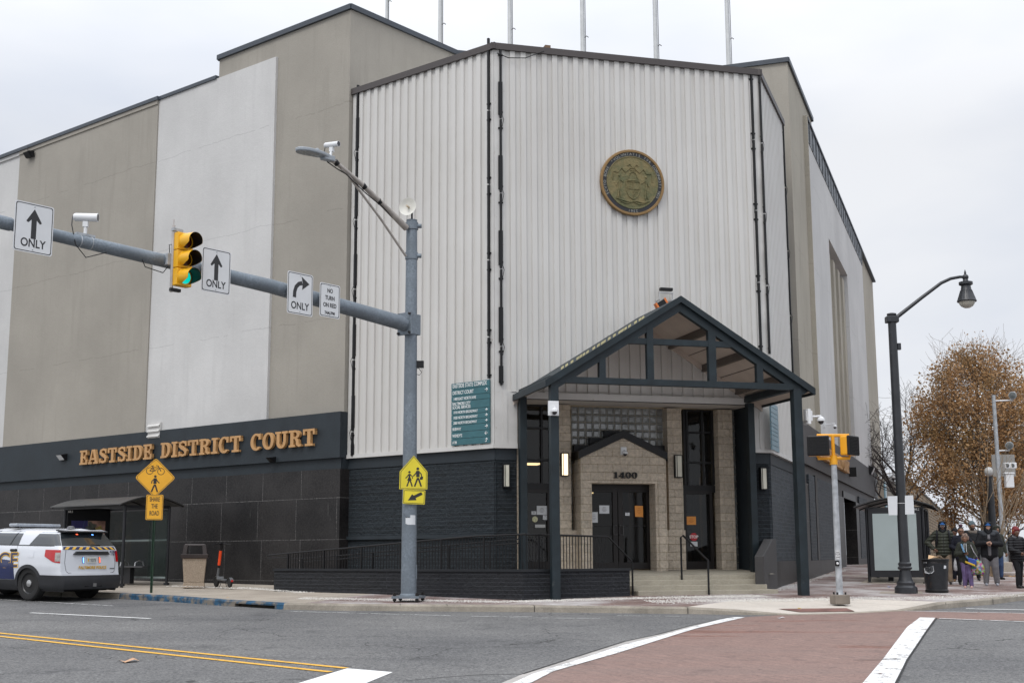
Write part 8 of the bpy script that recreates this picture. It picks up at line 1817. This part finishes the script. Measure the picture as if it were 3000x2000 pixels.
# sign seen from behind and black lamp column behind
q = AtY(2940, 1363, Y0+1.0); t = thing('road_sign', tuple(q), 'square grey back of a road sign behind the silver camera pole', 'sign'); m = MB(); m.box(q, (.80, 0, 0), (0, .02, 0), UP*.76); m.build('plate', simple('sign_back_grey', (.30, .29, .27), .5, .3), t); m = MB(); b = zg(q.x, q.y); m.tube([(q.x-.15, q.y+.04, b), (q.x-.15, q.y+.04, q.z+.3)], .035, 8); m.build('post', GALVL, t)
b = AtY(2915, 1650, 45); b.z = zg(b.x, b.y); t = thing('signal_column', tuple(b), 'black column with a white lantern partly hidden by the brown tree', 'column'); zz = AtY(2915, 1395, 45).z; m = MB(); m.tube([(b.x, b.y, b.z), (b.x, b.y, zz)], .12, 12); m.build('column', LBK, t, smooth=True); m = MB(); m.ball((b.x-.05, b.y-.1, zz+.16), .15, 16, 10, 1, 1, 1.1); m.build('lantern', simple('lantern_white', (.45, .45, .44), .3), t, smooth=True)
# ================================================================== far wall and street beyond
STW = brickwall('rubble_wall', dR, (.30, .23, .16), (.12, .08, .05), .7, .3, .03, 1., .2, .9, (1.6, 7), .35)
def wallrun(px0, py0, px1, py1, lab, mat, d=-.3, z1=None, cat='wall', name='stone_wall'):
    u0, za = FRW.pick(px0, py0, d); u1, zb = FRW.pick(px1, py1, d); b = FRW.P(u0, d, 0); t = thing(name, (b.x, b.y, zg(b.x, b.y)), lab, cat)
    m = MB(); m.fb(FRW, u0, u1, d-.5, d, -.5, za); m.build('wall', mat, t); m = MB(); m.fb(FRW, u0-.1, u1+.1, d-.55, d+.08, za, za+.18); m.build('coping', simple('wall_coping', (.10, .09, .08), .8), t); return t, u0, u1, za
t, u0, u1, za = wallrun(2587, 1395, 2652, 1400, 'plain taupe wall joining the courthouse to the stone wall', simple('taupe_block', (.19, .165, .135), .9, var=.15, scale=3, bump=.4, bscale=12), d=-.35, name='block_wall')
z_ = za
t2, a_, b_2, z2 = wallrun(2652, 1400, 2793, 1525, 'long weathered tan stone wall receding along the side street', STW, d=-.32)
uq, zq = FRW.pick(2592, 1437, -.30); m = MB(); m.fb(FRW, uq, uq+1.0, -.34, -.26, zq-.9, zq+.5); tag(m.build('teal_sign_board', TEALR, loc=tuple(FRW.P(uq, -.3, zq))), 'small teal sign board on the taupe wall past the courthouse', 'sign')
# distant low buildings and poles across the hill
def far_box(px0, px1, pyt, Y, mat, lab, dp=10, base=-1):
    a, b = AtY(px0, pyt, Y), AtY(px1, pyt, Y); t = thing('distant_building', (a.x, Y, 0), lab, 'building'); z = zg(a.x, Y)
    m = MB(); m.box(((a.x+b.x)/2, Y+dp/2, (a.z+z)/2-.5), (b.x-a.x, 0, 0), (0, dp, 0), UP*(a.z-z+1)); m.build('wall', mat, t)
    m = MB(); m.box(((a.x+b.x)/2, Y+dp/2, a.z+.1), (b.x-a.x+.4, 0, 0), (0, dp+.4, 0), UP*.25); m.build('roof', COPE, t)
    n = max(2, int((b.x-a.x)/2.2))
    for i in range(n): x = a.x+(b.x-a.x)*(i+.5)/n; m = MB(); m.box((x, Y-.02, z+(a.z-z)*.5), (.9, 0, 0), (0, .1, 0), UP*(a.z-z)*.4); m.build('window', CGLF, t)
    return t
CGLF = simple('far_glass', (.05, .06, .07), .2)
far_box(2802, 2862, 1598, 150, simple('far_brick', (.20, .15, .13), .9), 'low distant building beyond the crest of the street'); far_box(2935, 3150, 1588, 120, simple('far_grey', (.22, .23, .24), .9), 'long grey distant building at the far right'); far_box(3150, 3500, 1560, 140, simple('far_tan', (.26, .22, .18), .9), 'tan distant building outside the right edge')
far_box(-900, -120, 1480, 130, simple('far_row', (.22, .16, .13), .9), 'distant brick row building down the left street')
for px, pyt in ((2793, 1500), (2803, 1512), (2815, 1560)):
    b = AtY(px, 1630, 95); b.z = zg(b.x, b.y); z = AtY(px, pyt, 95).z; m = MB(); m.tube([(b.x, b.y, b.z), (b.x, b.y, z)], .07, 6); tag(m.build('utility_pole', DKB, smooth=True, loc=tuple(b)), {2793: 'tallest thin distant pole past the stone wall', 2803: 'thin distant pole right of the tallest one', 2815: 'shortest distant pole, next to the black beanie'}[px], 'pole', 'thin distant poles')
gl_ = G(2955, 1706); t = thing('planter_edge', tuple(gl_), 'low brick kerb of the planting bed behind the people', 'kerb'); a, b = G(2780, 1683), G(3100, 1690); d = (b-a).normalized(); n_ = Vector((-d.y, d.x, 0)); m = MB(); m.box((a+b)/2+UP*.04, b-a, n_*.15, UP*.12); m.build('edge', BRICK_FAR, t)
lf = MB(); rn = random.Random(9)
for i in range(1500):
    q = a+(b-a)*rn.random()-n_*rn.gauss(0, .22); q.z = zg(q.x, q.y)+.02; an = rn.uniform(0, 6.28); s_ = rn.uniform(.03, .06); e = Vector((math.cos(an), math.sin(an), rn.uniform(-.3, .3)))*s_; f = Vector((-math.sin(an), math.cos(an), rn.uniform(-.2, .3)))*s_; k_ = len(lf.v); lf.v += [q-e, q+f, q+e, q-f]; lf.f.append((k_, k_+1, k_+2, k_+3)); lf.m.append(0)
tag(lf.build('fallen_leaves', LEAF, fix=False), 'scatter of dry brown leaves along the planting bed edge', 'leaves', kind='stuff')
# salt grains along the kerb and at the wall foot
sg_ = MB(); rn = random.Random(3)
def grains(pa, pb, n, sp, off=.006):
    A, B_1 = G(*pa), G(*pb); d = (B_1-A); nn = Vector((-d.y, d.x, 0)).normalized()
    for i in range(n):
        q = A+d*rn.random()+nn*rn.gauss(0, sp); s_ = rn.uniform(.006, .016); k_ = len(sg_.v); z = zg(q.x, q.y)+off; a = rn.uniform(0, 6.28); c, s2 = math.cos(a)*s_, math.sin(a)*s_
        sg_.v += [Vector((q.x+c, q.y+s2, z)), Vector((q.x-s2, q.y+c, z)), Vector((q.x-c, q.y-s2, z)), Vector((q.x, q.y, z+s_))]; sg_.f += [(k_, k_+1, k_+3), (k_+1, k_+2, k_+3), (k_+2, k_, k_+3)]; sg_.m += [0]*3
for a_, b_1, n, sp in (((700, 1720), (900, 1736), 700, .12), ((880, 1752), (1500, 1763), 2600, .18), ((1500, 1762), (1860, 1752), 2200, .16), ((1860, 1752), (2240, 1745), 2200, .20), ((1900, 1762), (2600, 1752), 3200, .30), ((2240, 1740), (2480, 1668), 1000, .08), ((2600, 1755), (2990, 1742), 1400, .25), ((500, 1716), (780, 1726), 400, .1)): grains(a_, b_1, n, sp)
tag(sg_.build('salt_grains', simple('salt', (.62, .60, .56), .9, var=.2, scale=30), fix=False), 'white de-icing salt grains scattered over the sidewalk', 'salt', kind='stuff')
for o_ in list(COL.objects):
    if '_b' in o_: del o_['_b']
